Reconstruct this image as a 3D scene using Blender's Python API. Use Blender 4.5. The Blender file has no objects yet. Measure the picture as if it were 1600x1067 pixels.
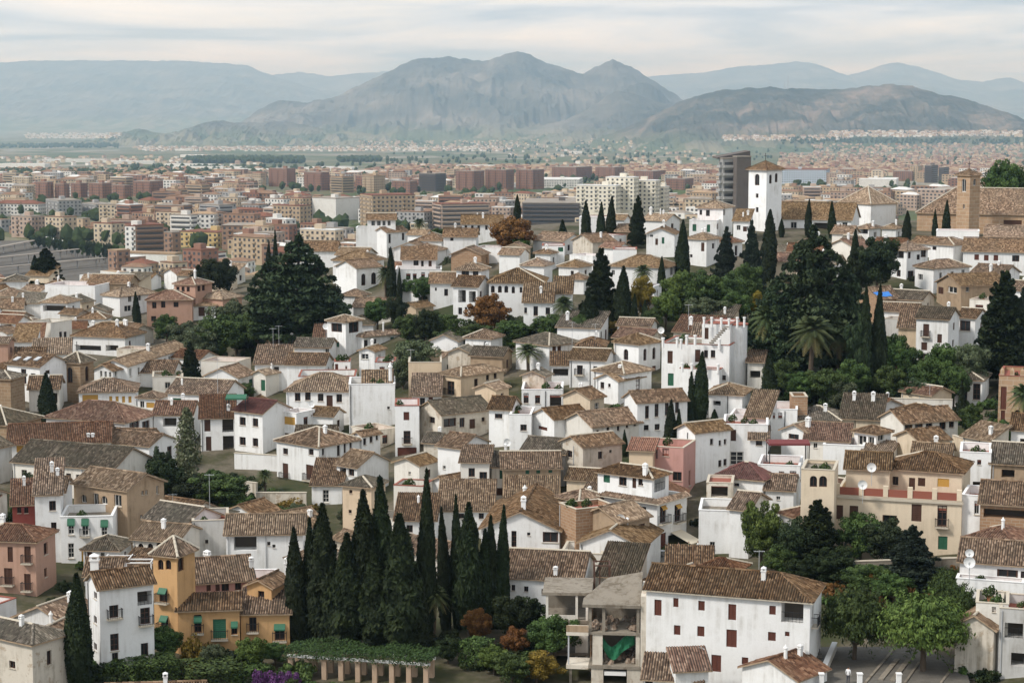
import bpy, math, random
import numpy as np
from mathutils import Vector, Matrix
from mathutils.bvhtree import BVHTree

R = math.radians
random.seed(7)
NP = np.random.RandomState(7)
SC = bpy.context.scene
COL = SC.collection

# ------------------------------------------------------------------ camera, sky, sun, exposure
F_PX = 3000.0                       # focal length in photo pixels (1600 wide)
HORIZON = 165.0
HAZE = 6.0e-5                       # density of the air (per metre)
PITCH = math.atan((533.5 - HORIZON) / F_PX)
CP, SP = math.cos(PITCH), math.sin(PITCH)

cam_d = bpy.data.cameras.new('camera')
cam_d.sensor_width = 36.0
cam_d.lens = 36.0 * F_PX / 1600.0
cam_d.clip_start = 1.0
cam_d.clip_end = 90000.0
cam = bpy.data.objects.new('camera', cam_d)
cam.location = (0, 0, 0)
cam.rotation_euler = (math.pi / 2 - PITCH, 0, 0)
COL.objects.link(cam)
SC.camera = cam

SUN_EL, SUN_AZ = R(46), R(-118)     # azimuth measured from +Y (view direction) clockwise: from the left, behind the camera
sun_dir = Vector((math.sin(SUN_AZ) * math.cos(SUN_EL), math.cos(SUN_AZ) * math.cos(SUN_EL), math.sin(SUN_EL)))

world = bpy.data.worlds.new('World')
SC.world = world
world.use_nodes = True
nt = world.node_tree
nt.nodes.clear()
def wn(t, **k):
    n = nt.nodes.new(t)
    for a, b in k.items(): setattr(n, a, b)
    return n
sky = wn('ShaderNodeTexSky', sky_type='NISHITA', sun_disc=False)
sky.sun_elevation = SUN_EL
sky.sun_rotation = SUN_AZ
sky.altitude = 700
sky.dust_density = 2.0
tc = wn('ShaderNodeTexCoord')
sep = wn('ShaderNodeSeparateXYZ')
nt.links.new(tc.outputs['Generated'], sep.inputs[0])
def wmath(op, a, b=None):
    n = wn('ShaderNodeMath', operation=op)
    for i, v in enumerate((a, b)):
        if v is None: continue
        if isinstance(v, (int, float)): n.inputs[i].default_value = v
        else: nt.links.new(v, n.inputs[i])
    return n.outputs[0]
zc = wmath('ADD', wmath('MAXIMUM', sep.outputs[2], 0.0), 0.055)
cx = wmath('DIVIDE', sep.outputs[0], zc)
cy = wmath('DIVIDE', sep.outputs[1], zc)
comb = wn('ShaderNodeCombineXYZ')
nt.links.new(cx, comb.inputs[0]); nt.links.new(cy, comb.inputs[1])
n1 = wn('ShaderNodeTexNoise'); n1.inputs['Scale'].default_value = 0.42; n1.inputs['Detail'].default_value = 7; n1.inputs['Roughness'].default_value = 0.62
n1.inputs['Distortion'].default_value = 0.5
nt.links.new(comb.outputs[0], n1.inputs['Vector'])
rampc = wn('ShaderNodeValToRGB')
rampc.color_ramp.elements[0].position = 0.36; rampc.color_ramp.elements[0].color = (4.5, 5.5, 6.7, 1)
rampc.color_ramp.elements[1].position = 0.62; rampc.color_ramp.elements[1].color = (10.1, 9.9, 9.4, 1)
e = rampc.color_ramp.elements.new(0.48); e.color = (7.3, 7.9, 8.6, 1)
nt.links.new(n1.outputs['Fac'], rampc.inputs[0])
n2 = wn('ShaderNodeTexNoise'); n2.inputs['Scale'].default_value = 0.3; n2.inputs['Detail'].default_value = 3
nt.links.new(comb.outputs[0], n2.inputs['Vector'])
rampm = wn('ShaderNodeValToRGB')
rampm.color_ramp.elements[0].position = 0.25; rampm.color_ramp.elements[0].color = (0.72, 0.72, 0.72, 1)
rampm.color_ramp.elements[1].position = 0.5; rampm.color_ramp.elements[1].color = (1, 1, 1, 1)
nt.links.new(n2.outputs['Fac'], rampm.inputs[0])
mixs = wn('ShaderNodeMix', data_type='RGBA')
nt.links.new(rampm.outputs[0], mixs.inputs[0])
nt.links.new(sky.outputs[0], mixs.inputs[6])
nt.links.new(rampc.outputs[0], mixs.inputs[7])
bg = wn('ShaderNodeBackground'); bg.inputs['Strength'].default_value = 0.055
nt.links.new(mixs.outputs[2], bg.inputs[0])
outw = wn('ShaderNodeOutputWorld')
nt.links.new(bg.outputs[0], outw.inputs[0])

sun_d = bpy.data.lights.new('sun', 'SUN')
sun_d.energy = 1.5
sun_d.angle = R(10)
sun_d.color = (1.0, 0.965, 0.91)
sun = bpy.data.objects.new('sun', sun_d)
sun.rotation_euler = (-sun_dir).to_track_quat('-Z', 'Y').to_euler()
COL.objects.link(sun)

SC.view_settings.view_transform = 'Standard'
SC.view_settings.look = 'None'
SC.view_settings.gamma = 1.0
SC.view_settings.use_curve_mapping = False
SC.view_settings.exposure = 1.1
SC.render.engine = 'CYCLES'
SC.cycles.use_denoising = True
SC.cycles.max_bounces = 5
SC.cycles.diffuse_bounces = 3
SC.cycles.glossy_bounces = 2
SC.cycles.transmission_bounces = 2
SC.cycles.volume_bounces = 3
SC.cycles.transparent_max_bounces = 4

# ------------------------------------------------------------------ pixel helpers (1600 x 1067 photo pixels -> directions)
def ray(x, y):
    return Vector(((x - 800) / F_PX, CP + SP * (533.5 - y) / F_PX, -SP + CP * (533.5 - y) / F_PX))
def at_depth(x, y, Y):
    r = ray(x, y)
    return r * (Y / r.y)

# ------------------------------------------------------------------ terrain height: thin-plate fit through surveyed points
_rows = {
 100: [(-400, -58), (800, -58), (2000, -57)],
 185: [(-300, -55), (0, -56), (400, -57), (800, -57), (1150, -57), (1450, -56), (1650, -53), (1950, -52)],
 215: [(0, -55), (400, -56), (800, -55), (1100, -53.5), (1450, -51), (1650, -48)],
 245: [(0, -54), (400, -55), (800, -52), (1150, -50), (1450, -48), (1650, -45)],
 275: [(-300, -50), (0, -51), (400, -53), (650, -50), (900, -46), (1150, -43), (1450, -45), (1650, -42), (1950, -40)],
 310: [(0, -48), (350, -51), (600, -46), (850, -40), (1100, -37), (1300, -41), (1500, -40), (1700, -38)],
 350: [(0, -46), (300, -48), (550, -43), (750, -36), (1000, -33), (1250, -34), (1450, -31), (1650, -31)],
 400: [(-200, -45), (0, -44), (300, -44), (550, -38), (750, -31), (1000, -29), (1200, -26), (1450, -27), (1650, -27), (1900, -26)],
 440: [(0, -42), (300, -41), (550, -36), (750, -28), (1000, -27), (1200, -26), (1450, -27), (1650, -27)],
 480: [(-200, -47), (0, -46), (300, -45), (600, -37), (900, -30), (1200, -28), (1600, -29), (1900, -29)],
 560: [(-200, -63), (0, -62), (400, -58), (800, -50), (1600, -45)],
}
_P = np.array([((px - 800) / F_PX * D, D, z) for D, l in _rows.items() for px, z in l], float)
_P[:, :2] /= 100.0
def _tps(d2):
    return np.where(d2 > 1e-12, 0.5 * d2 * np.log(np.maximum(d2, 1e-12)), 0.0)
_n = len(_P)
_K = _tps(((_P[:, None, :2] - _P[None, :, :2]) ** 2).sum(2)) + np.eye(_n) * 0.02
_A = np.zeros((_n + 3, _n + 3)); _A[:_n, :_n] = _K
_A[:_n, _n] = 1; _A[:_n, _n + 1:] = _P[:, :2]; _A[_n, :_n] = 1; _A[_n + 1:, :_n] = _P[:, :2].T
_W = np.linalg.solve(_A, np.concatenate([_P[:, 2], np.zeros(3)]))
def _sm(a, b, x):
    t = np.clip((x - a) / (b - a), 0, 1)
    return t * t * (3 - 2 * t)
def plain_z(Y):
    return np.interp(Y, [0, 500, 1000, 2500, 3500, 5000, 7500, 10500, 14000, 20000, 60000], [-84, -84, -86, -106, -128, -158, -196, -236, -258, -300, -420])
def terr(X, Y):
    X = np.atleast_1d(np.asarray(X, float)); Y = np.atleast_1d(np.asarray(Y, float))
    shp = X.shape
    x = np.clip(X.ravel(), -330, 330) / 100.0; y = np.clip(Y.ravel(), 90, 640) / 100.0
    d2 = (x[:, None] - _P[None, :, 0]) ** 2 + (y[:, None] - _P[None, :, 1]) ** 2
    z = _tps(d2) @ _W[:_n] + _W[_n] + _W[_n + 1] * x + _W[_n + 2] * y
    t = _sm(470, 640, Y.ravel())
    z = z * (1 - t) + plain_z(Y.ravel()) * t
    return z.reshape(shp)
def ground_z(x, y):
    return float(terr(x, y)[0])
_YS = np.arange(110, 640, 1.0)
def hit(x, y, h=0.0, lo=110):
    """first point of the photo ray that lies h metres above the terrain"""
    r = ray(x, y)
    ys = _YS[_YS >= lo]
    g = terr(r.x / r.y * ys, ys) + h
    z = r.z / r.y * ys
    k = np.argmax(z <= g)
    if not (z <= g).any(): k = int(np.argmin(z - g))
    return r * (float(ys[k]) / r.y)

# ------------------------------------------------------------------ object helpers
def new_obj(name, mesh, parent=None, loc=(0, 0, 0), rz=0.0):
    o = bpy.data.objects.new(name, mesh)
    COL.objects.link(o)
    o.location = loc
    if rz: o.rotation_euler = (0, 0, rz)
    if parent is not None: o.parent = parent
    return o
def tag(o, label=None, cat=None, group=None, kind=None):
    if label: o['label'] = label
    if cat: o['category'] = cat
    if group: o['group'] = group
    if kind: o['kind'] = kind
    return o
class MB:
    """collects polygons with material slots and uv"""
    def __init__(s): s.v = []; s.f = []; s.m = []; s.uv = []
    def face(s, pts, m=0, uv=None):
        b = len(s.v); s.v.extend([tuple(p) for p in pts]); s.f.append(list(range(b, b + len(pts)))); s.m.append(m)
        s.uv.append(uv if uv else [(0, 0)] * len(pts))
    def box(s, x0, x1, y0, y1, z0, z1, m=0):
        p = [(x0, y0, z0), (x1, y0, z0), (x1, y1, z0), (x0, y1, z0), (x0, y0, z1), (x1, y0, z1), (x1, y1, z1), (x0, y1, z1)]
        for q in ((0, 1, 5, 4), (1, 2, 6, 5), (2, 3, 7, 6), (3, 0, 4, 7), (4, 5, 6, 7), (3, 2, 1, 0)):
            s.face([p[i] for i in q], m)
    def prism(s, c0, c1, r0, r1, n=8, m=0, cap=True, ph=0.0):
        c0 = Vector(c0); c1 = Vector(c1); ax = (c1 - c0).normalized()
        a = ax.orthogonal().normalized(); b = ax.cross(a)
        q0 = [c0 + (a * math.cos(2 * math.pi * i / n + ph) + b * math.sin(2 * math.pi * i / n + ph)) * r0 for i in range(n)]
        q1 = [c1 + (a * math.cos(2 * math.pi * i / n + ph) + b * math.sin(2 * math.pi * i / n + ph)) * r1 for i in range(n)]
        for i in range(n):
            j = (i + 1) % n
            s.face([q0[i], q0[j], q1[j], q1[i]], m)
        if cap:
            s.face(q1, m); s.face(q0[::-1], m)
    def mesh(s, name, mats, smooth=False):
        me = bpy.data.meshes.new(name)
        me.from_pydata(s.v, [], s.f)
        for mm in mats: me.materials.append(mm)
        me.polygons.foreach_set('material_index', s.m)
        uvl = me.uv_layers.new(name='UVMap')
        flat = [c for u in s.uv for p in u for c in p]
        uvl.data.foreach_set('uv', flat)
        if smooth: me.polygons.foreach_set('use_smooth', [True] * len(s.f))
        me.update()
        return me
def quads_mesh(name, V, mats, attr=None, tri=False):
    """V: (N,4,3) numpy quads; attr: per-quad float"""
    N, k = V.shape[0], V.shape[1]
    me = bpy.data.meshes.new(name)
    me.vertices.add(N * k); me.vertices.foreach_set('co', V.reshape(-1).astype(np.float32))
    me.loops.add(N * k); me.loops.foreach_set('vertex_index', np.arange(N * k, dtype=np.int32))
    me.polygons.add(N); me.polygons.foreach_set('loop_start', np.arange(0, N * k, k, dtype=np.int32))
    try: me.polygons.foreach_set('loop_total', np.full(N, k, dtype=np.int32))
    except Exception: pass
    for m in mats: me.materials.append(m)
    if attr is not None:
        at = me.attributes.new('rnd', 'FLOAT', 'FACE'); at.data.foreach_set('value', attr.astype(np.float32))
    me.update(calc_edges=True)
    return me

# ------------------------------------------------------------------ materials
MATS = {}
class NT:
    def __init__(s, name):
        s.m = bpy.data.materials.new(name); s.m.use_nodes = True
        s.t = s.m.node_tree; s.b = s.t.nodes['Principled BSDF']
    def n(s, t, **k):
        q = s.t.nodes.new(t)
        for a, b in k.items(): setattr(q, a, b)
        return q
    def l(s, a, b): s.t.links.new(a, b)
    def math(s, op, a, b=None, c=None):
        q = s.n('ShaderNodeMath', operation=op)
        for i, v in enumerate((a, b, c)):
            if v is None: continue
            if isinstance(v, (int, float)): q.inputs[i].default_value = v
            else: s.l(v, q.inputs[i])
        return q.outputs[0]
    def ramp(s, fac, stops):
        q = s.n('ShaderNodeValToRGB'); el = q.color_ramp.elements
        while len(el) < len(stops): el.new(0.5)
        for e_, (p, c) in zip(el, stops): e_.position = p; e_.color = (*c, 1) if len(c) == 3 else c
        s.l(fac, q.inputs[0]); return q.outputs[0]
    def noise(s, vec, scale, detail=4, rough=0.55):
        q = s.n('ShaderNodeTexNoise'); q.inputs['Scale'].default_value = scale; q.inputs['Detail'].default_value = detail
        q.inputs['Roughness'].default_value = rough
        if vec is not None: s.l(vec, q.inputs['Vector'])
        return q.outputs['Fac']
    def mix(s, fac, a, b, blend='MIX'):
        q = s.n('ShaderNodeMix', data_type='RGBA', blend_type=blend)
        for i, v in ((0, fac), (6, a), (7, b)):
            if isinstance(v, (int, float)): q.inputs[i].default_value = v
            elif isinstance(v, tuple): q.inputs[i].default_value = (*v, 1)
            else: s.l(v, q.inputs[i])
        return q.outputs[2]
    def coord(s, which='Object'): return s.n('ShaderNodeTexCoord').outputs[which]
    def mapping(s, vec, scale=(1, 1, 1), loc=(0, 0, 0)):
        q = s.n('ShaderNodeMapping'); q.inputs['Scale'].default_value = scale; q.inputs['Location'].default_value = loc
        s.l(vec, q.inputs['Vector']); return q.outputs[0]
    def orand(s): return s.n('ShaderNodeObjectInfo').outputs['Random']
    def done(s, color=None, rough=0.9, spec=0.2):
        if isinstance(color, tuple): s.b.inputs['Base Color'].default_value = (*color, 1)
        elif color is not None: s.l(color, s.b.inputs['Base Color'])
        s.b.inputs['Roughness'].default_value = rough
        s.b.inputs['Specular IOR Level'].default_value = spec
        return s.m
def plain(name, col, rough=0.8, spec=0.3):
    if name not in MATS: MATS[name] = NT(name).done(col, rough, spec)
    return MATS[name]
def wall_mat(name, col, dirt=0.35, patch=None):
    t = NT('wall_' + name)
    co = t.coord()
    q = t.n('ShaderNodeVectorMath', operation='ADD'); t.l(co, q.inputs[0])
    cr = t.n('ShaderNodeCombineXYZ'); rr = t.math('MULTIPLY', t.orand(), 77.0); t.l(rr, cr.inputs[0]); t.l(rr, cr.inputs[1]); t.l(cr.outputs[0], q.inputs[1])
    co = q.outputs[0]
    big = t.noise(co, 0.35, 5, 0.65)
    streak = t.noise(t.mapping(co, (2.2, 2.2, 0.16)), 1.0, 4, 0.6)
    fac = t.math('MULTIPLY', t.math('MULTIPLY', t.ramp_fac(big, 0.42, 0.72), t.ramp_fac(streak, 0.4, 0.68)), dirt * 2.0)
    dark = tuple(c * f for c, f in zip(col, (0.52, 0.49, 0.44)))
    c = t.mix(fac, col, dark)
    if patch:
        pf = t.ramp_fac(t.noise(co, 0.8, 6, 0.7), 0.56, 0.62)
        c = t.mix(t.math('MULTIPLY', pf, 0.75), c, patch)
    fine = t.noise(co, 5.0, 3)
    c = t.mix(t.math('MULTIPLY', t.ramp_fac(fine, 0.35, 0.75), 0.10), c, dark)
    v = t.math('ADD', 0.88, t.math('MULTIPLY', t.orand(), 0.14))
    hs = t.n('ShaderNodeHueSaturation'); t.l(v, hs.inputs['Value']); t.l(c, hs.inputs['Color'])
    MATS[name] = t.done(hs.outputs[0], 0.92, 0.15)
def _rf(s, fac, a, b):
    q = s.n('ShaderNodeMapRange'); q.inputs[1].default_value = a; q.inputs[2].default_value = b
    s.l(fac, q.inputs[0]); return q.outputs[0]
NT.ramp_fac = _rf
wall_mat('white', (0.86, 0.855, 0.84), 0.42)
wall_mat('offwhite', (0.78, 0.74, 0.67), 0.5)
wall_mat('cream', (0.66, 0.52, 0.37), 0.5)
wall_mat('palecream', (0.72, 0.60, 0.45), 0.35)
wall_mat('weathered', (0.66, 0.60, 0.51), 0.85, (0.40, 0.31, 0.22))
wall_mat('tan', (0.42, 0.31, 0.21), 0.6, (0.30, 0.22, 0.15))
wall_mat('pink', (0.52, 0.29, 0.25), 0.45)
wall_mat('rosebeige', (0.50, 0.31, 0.23), 0.35)
wall_mat('orange', (0.60, 0.365, 0.175), 0.55)
wall_mat('red', (0.21, 0.055, 0.045), 0.4)
wall_mat('grey', (0.52, 0.51, 0.49), 0.6)
wall_mat('concrete', (0.27, 0.235, 0.19), 0.9, (0.15, 0.12, 0.09))
wall_mat('yellow', (0.62, 0.50, 0.28), 0.4)
def brick_mat(name, c1, c2, mortar, bw, bh):
    t = NT('wall_' + name)
    co = t.coord()
    sx = t.n('ShaderNodeSeparateXYZ'); t.l(co, sx.inputs[0])
    cv = t.n('ShaderNodeCombineXYZ'); t.l(t.math('ADD', sx.outputs[0], sx.outputs[1]), cv.inputs[0]); t.l(sx.outputs[2], cv.inputs[1])
    b = t.n('ShaderNodeTexBrick'); b.inputs['Scale'].default_value = 1.0
    b.inputs['Brick Width'].default_value = bw; b.inputs['Row Height'].default_value = bh; b.inputs['Mortar Size'].default_value = bh * 0.09
    b.inputs['Color1'].default_value = (*c1, 1); b.inputs['Color2'].default_value = (*c2, 1); b.inputs['Mortar'].default_value = (*mortar, 1)
    t.l(cv.outputs[0], b.inputs['Vector'])
    c = t.mix(t.math('MULTIPLY', t.ramp_fac(t.noise(co, 0.6, 5), 0.4, 0.7), 0.45), b.outputs['Color'], tuple(x * 0.6 for x in c1))
    MATS[name] = t.done(c, 0.95, 0.1)
brick_mat('brick', (0.40, 0.25, 0.15), (0.32, 0.19, 0.11), (0.42, 0.34, 0.26), 0.9, 0.35)
brick_mat('church', (0.46, 0.31, 0.20), (0.38, 0.25, 0.15), (0.48, 0.37, 0.27), 1.6, 0.75)
brick_mat('stone', (0.34, 0.24, 0.15), (0.27, 0.18, 0.11), (0.36, 0.28, 0.2), 1.1, 0.5)

def tile_mat(name, stops, moss=(0.10, 0.085, 0.06), mossf=0.5):
    t = NT('roof_' + name)
    uv = t.coord('UV')
    sc = t.mapping(uv, (1 / 0.25, 1 / 0.38, 1))
    fl = t.n('ShaderNodeVectorMath', operation='FLOOR'); t.l(sc, fl.inputs[0])
    ad = t.n('ShaderNodeVectorMath', operation='ADD'); t.l(fl.outputs[0], ad.inputs[0])
    cr = t.n('ShaderNodeCombineXYZ'); t.l(t.math('MULTIPLY', t.orand(), 313.0), cr.inputs[2]); t.l(cr.outputs[0], ad.inputs[1])
    wnn = t.n('ShaderNodeTexWhiteNoise', noise_dimensions='3D'); t.l(ad.outputs[0], wnn.inputs['Vector'])
    c = t.ramp(wnn.outputs['Value'], stops)
    co = t.coord()
    ad2 = t.n('ShaderNodeVectorMath', operation='ADD'); t.l(co, ad2.inputs[0]); t.l(cr.outputs[0], ad2.inputs[1])
    big = t.ramp_fac(t.noise(ad2.outputs[0], 0.28, 5, 0.65), 0.42, 0.66)
    c = t.mix(t.math('MULTIPLY', big, mossf), c, moss)
    blot = t.ramp_fac(t.noise(ad2.outputs[0], 1.7, 4, 0.7), 0.5, 0.7)
    c = t.mix(t.math('MULTIPLY', blot, 0.22), c, tuple(x * 0.9 for x in stops[-1][1]))
    hs = t.n('ShaderNodeHueSaturation')
    t.l(t.math('ADD', 0.72, t.math('MULTIPLY', t.orand(), 0.55)), hs.inputs['Value'])
    t.l(t.math('SUBTRACT', 1.17, t.math('MULTIPLY', t.orand(), 0.36)), hs.inputs['Saturation'])
    t.l(c, hs.inputs['Color'])
    bp = t.n('ShaderNodeBump'); bp.inputs['Strength'].default_value = 0.5; bp.inputs['Distance'].default_value = 0.06
    t.l(wnn.outputs['Value'], bp.inputs['Height']); t.l(bp.outputs[0], t.b.inputs['Normal'])
    MATS['roof_' + name] = t.done(hs.outputs[0], 0.9, 0.15)
tile_mat('brown', [(0, (0.0707, 0.0422, 0.0251)), (0.35, (0.1345, 0.0809, 0.0479)), (0.7, (0.2075, 0.1311, 0.0787)), (1, (0.3420, 0.2337, 0.1516))], (0.0969, 0.0752, 0.0513), 0.5)
tile_mat('tan', [(0, (0.10, 0.062, 0.036)), (0.35, (0.165, 0.107, 0.063)), (0.7, (0.24, 0.162, 0.097)), (1, (0.37, 0.265, 0.17))], (0.12, 0.093, 0.061), 0.4)
tile_mat('red', [(0, (0.085, 0.041, 0.026)), (0.4, (0.145, 0.073, 0.046)), (0.8, (0.205, 0.112, 0.070)), (1, (0.29, 0.18, 0.12))], (0.088, 0.058, 0.039), 0.45)
tile_mat('grey', [(0, (0.060, 0.049, 0.037)), (0.4, (0.105, 0.086, 0.063)), (0.8, (0.16, 0.132, 0.099)), (1, (0.25, 0.21, 0.16))], (0.075, 0.071, 0.051), 0.6)
tile_mat('maroon', [(0, (0.085, 0.028, 0.024)), (0.5, (0.115, 0.04, 0.034)), (1, (0.15, 0.058, 0.046))], (0.08, 0.04, 0.033), 0.4)
tile_mat('orange', [(0, (0.2, 0.07, 0.035)), (0.5, (0.30, 0.115, 0.055)), (1, (0.4, 0.18, 0.10))], (0.15, 0.08, 0.05), 0.4)
tile_mat('channel', [(0, (0.028, 0.018, 0.012)), (0.6, (0.06, 0.04, 0.028)), (1, (0.11, 0.08, 0.058))], (0.045, 0.038, 0.026), 0.5)  # dark lichened channel tiles; shade between the covers is put into this colour too
plain('glass', (0.018, 0.02, 0.022), 0.18, 0.5)
plain('wood', (0.085, 0.040, 0.026), 0.7)
plain('redwood', (0.13, 0.045, 0.03), 0.7)
plain('wframe', (0.62, 0.60, 0.56), 0.6)
plain('greenpaint', (0.035, 0.13, 0.075), 0.6)
plain('yellowblind', (0.52, 0.30, 0.07), 0.8)
plain('iron', (0.018, 0.018, 0.02), 0.6)
plain('stonetrim', (0.50, 0.44, 0.35), 0.9)
plain('whitetrim', (0.78, 0.77, 0.75), 0.85)
plain('redfloor', (0.27, 0.09, 0.06), 0.85)
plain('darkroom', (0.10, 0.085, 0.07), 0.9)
plain('pot', (0.33, 0.13, 0.07), 0.9)
plain('metal', (0.45, 0.46, 0.47), 0.45)
plain('dish', (0.75, 0.75, 0.74), 0.5)
# ------------------------------------------------------------------ ground: one sheet from below the camera to the horizon
def vnoise(x, y, seed=0):
    xi = np.floor(x).astype(np.int64); yi = np.floor(y).astype(np.int64)
    fx = x - xi; fy = y - yi
    fx = fx * fx * (3 - 2 * fx); fy = fy * fy * (3 - 2 * fy)
    def h(a, b):
        n = (a * 374761393 + b * 668265263 + seed * 974711) & 0x7fffffff
        n = ((n ^ (n >> 13)) * 1274126177) & 0x7fffffff
        return ((n ^ (n >> 16)) & 0xffff) / 65535.0
    return (h(xi, yi) * (1 - fx) + h(xi + 1, yi) * fx) * (1 - fy) + (h(xi, yi + 1) * (1 - fx) + h(xi + 1, yi + 1) * fx) * fy
def fbm(x, y, oct=5, seed=0, ridged=False):
    s = 0; a = 0.5
    for i in range(oct):
        v = vnoise(x * 2 ** i, y * 2 ** i, seed + i)
        if ridged: v = 1 - abs(2 * v - 1)
        s = s + a * v; a *= 0.5
    return s
def grid_mesh(name, X, Y, Z, mats, midx=None, smooth=True):
    ny, nx = X.shape
    V = np.stack([X, Y, Z], -1).reshape(-1, 3)
    idx = np.arange(ny * nx).reshape(ny, nx)
    F = np.stack([idx[:-1, :-1], idx[:-1, 1:], idx[1:, 1:], idx[1:, :-1]], -1).reshape(-1, 4)
    me = bpy.data.meshes.new(name)
    me.vertices.add(len(V)); me.vertices.foreach_set('co', V.reshape(-1).astype(np.float32))
    me.loops.add(F.size); me.loops.foreach_set('vertex_index', F.reshape(-1).astype(np.int32))
    me.polygons.add(len(F)); me.polygons.foreach_set('loop_start', np.arange(0, F.size, 4, dtype=np.int32))
    me.polygons.foreach_set('use_smooth', np.full(len(F), smooth))
    for m in mats: me.materials.append(m)
    if midx is not None: me.polygons.foreach_set('material_index', midx.reshape(-1).astype(np.int32))
    me.update(calc_edges=True)
    return me

t = NT('ground_hill'); co = t.coord()
g1 = t.ramp(t.noise(co, 0.06, 6, 0.7), [(0.36, (0.030, 0.042, 0.014)), (0.47, (0.06, 0.058, 0.028)), (0.56, (0.13, 0.11, 0.08)), (0.7, (0.18, 0.155, 0.12))])
g1 = t.mix(t.math('MULTIPLY', t.ramp_fac(t.noise(co, 1.3, 4), 0.4, 0.7), 0.5), g1, (0.06, 0.055, 0.04))
MATS['ground_hill'] = t.done(g1, 0.95, 0.1)
t = NT('ground_plain'); co = t.coord()
mp = t.mapping(co, (1 / 170.0, 1 / 420.0, 0.0))
vo = t.n('ShaderNodeTexVoronoi', voronoi_dimensions='2D'); vo.inputs['Scale'].default_value = 1.0; t.l(mp, vo.inputs['Vector'])
sepc = t.n('ShaderNodeSeparateColor'); t.l(vo.outputs['Color'], sepc.inputs[0])
fld = t.ramp(sepc.outputs[0], [(0.0, (0.055, 0.085, 0.03)), (0.3, (0.10, 0.115, 0.05)), (0.5, (0.16, 0.14, 0.085)), (0.7, (0.08, 0.10, 0.045)), (0.86, (0.24, 0.21, 0.15)), (1.0, (0.30, 0.28, 0.24))])
fld = t.mix(t.math('MULTIPLY', t.ramp_fac(t.noise(t.mapping(co, (1 / 60.0, 1 / 160.0, 0)), 1.0, 5), 0.4, 0.7), 0.6), fld, (0.09, 0.085, 0.06))
MATS['ground_plain'] = t.done(fld, 0.95, 0.1)

ys = np.concatenate([np.arange(-300, 90, 30), np.arange(90, 660, 5), np.geomspace(665, 42000, 120)])
rs = np.linspace(-0.62, 0.62, 141)
GY, GR = np.meshgrid(ys, rs, indexing='ij')
GX = GR * (np.maximum(GY, 0) + 260)
GZ = terr(GX.reshape(-1), np.maximum(GY, 90).reshape(-1)).reshape(GX.shape)
GZ = GZ + (fbm(GX / 9, GY / 9, 3, 5) - 0.45) * 0.9 * (GY < 640)
pass
mi = (0.5 * (GY[:-1, :-1] + GY[1:, 1:]) > 560).astype(int)
tag(new_obj('ground', grid_mesh('ground', GX, GY, GZ, [MATS['ground_hill'], MATS['ground_plain']], mi)), kind='structure')

# ------------------------------------------------------------------ mountains
t = NT('mountain'); co = t.coord()
cm = t.ramp(t.noise(t.mapping(co, (1 / 590.0, 1 / 840.0, 1 / 180.0)), 1.0, 9, 0.7), [(0.32, (0.050, 0.055, 0.050)), (0.45, (0.085, 0.086, 0.078)), (0.56, (0.135, 0.128, 0.115)), (0.68, (0.215, 0.195, 0.172))])
zz = t.n('ShaderNodeSeparateXYZ'); t.l(co, zz.inputs[0])
vf = t.n('ShaderNodeTexVoronoi', voronoi_dimensions='2D'); vf.inputs['Scale'].default_value = 1.0; t.l(t.mapping(co, (1 / 160.0, 1 / 300.0, 0)), vf.inputs['Vector'])
vs = t.n('ShaderNodeSeparateColor'); t.l(vf.outputs['Color'], vs.inputs[0])
fields = t.ramp(vs.outputs[0], [(0, (0.075, 0.10, 0.055)), (.5, (0.13, 0.14, 0.085)), (1, (0.21, 0.19, 0.14))])
low_ = t.math('ADD', zz.outputs[2], t.math('MULTIPLY', t.noise(t.mapping(co, (1 / 900.0, 1 / 900.0, 0)), 1.0, 4), 120.0))
cm = t.mix(t.ramp_fac(low_, -60.0, -145.0), cm, fields)
MATS['mountain'] = t.done(cm, 1.0, 0.05)
t = NT('hill_wooded'); co = t.coord()
cm = t.ramp(t.noise(t.mapping(co, (1 / 370.0, 1 / 370.0, 1 / 170.0)), 1.0, 8, 0.7), [(0.36, (0.030, 0.036, 0.028)), (0.48, (0.060, 0.060, 0.050)), (0.57, (0.12, 0.105, 0.085)), (0.68, (0.25, 0.185, 0.15))])
zz = t.n('ShaderNodeSeparateXYZ'); t.l(co, zz.inputs[0])
vf = t.n('ShaderNodeTexVoronoi', voronoi_dimensions='2D'); vf.inputs['Scale'].default_value = 1.0; t.l(t.mapping(co, (1 / 160.0, 1 / 300.0, 0)), vf.inputs['Vector'])
vs = t.n('ShaderNodeSeparateColor'); t.l(vf.outputs['Color'], vs.inputs[0])
fields = t.ramp(vs.outputs[0], [(0, (0.075, 0.10, 0.055)), (.5, (0.13, 0.14, 0.085)), (1, (0.21, 0.19, 0.14))])
low_ = t.math('ADD', zz.outputs[2], t.math('MULTIPLY', t.noise(t.mapping(co, (1 / 900.0, 1 / 900.0, 0)), 1.0, 4), 120.0))
cm = t.mix(t.ramp_fac(low_, -60.0, -145.0), cm, fields)
MATS['hill_wooded'] = t.done(cm, 1.0, 0.05)

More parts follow.
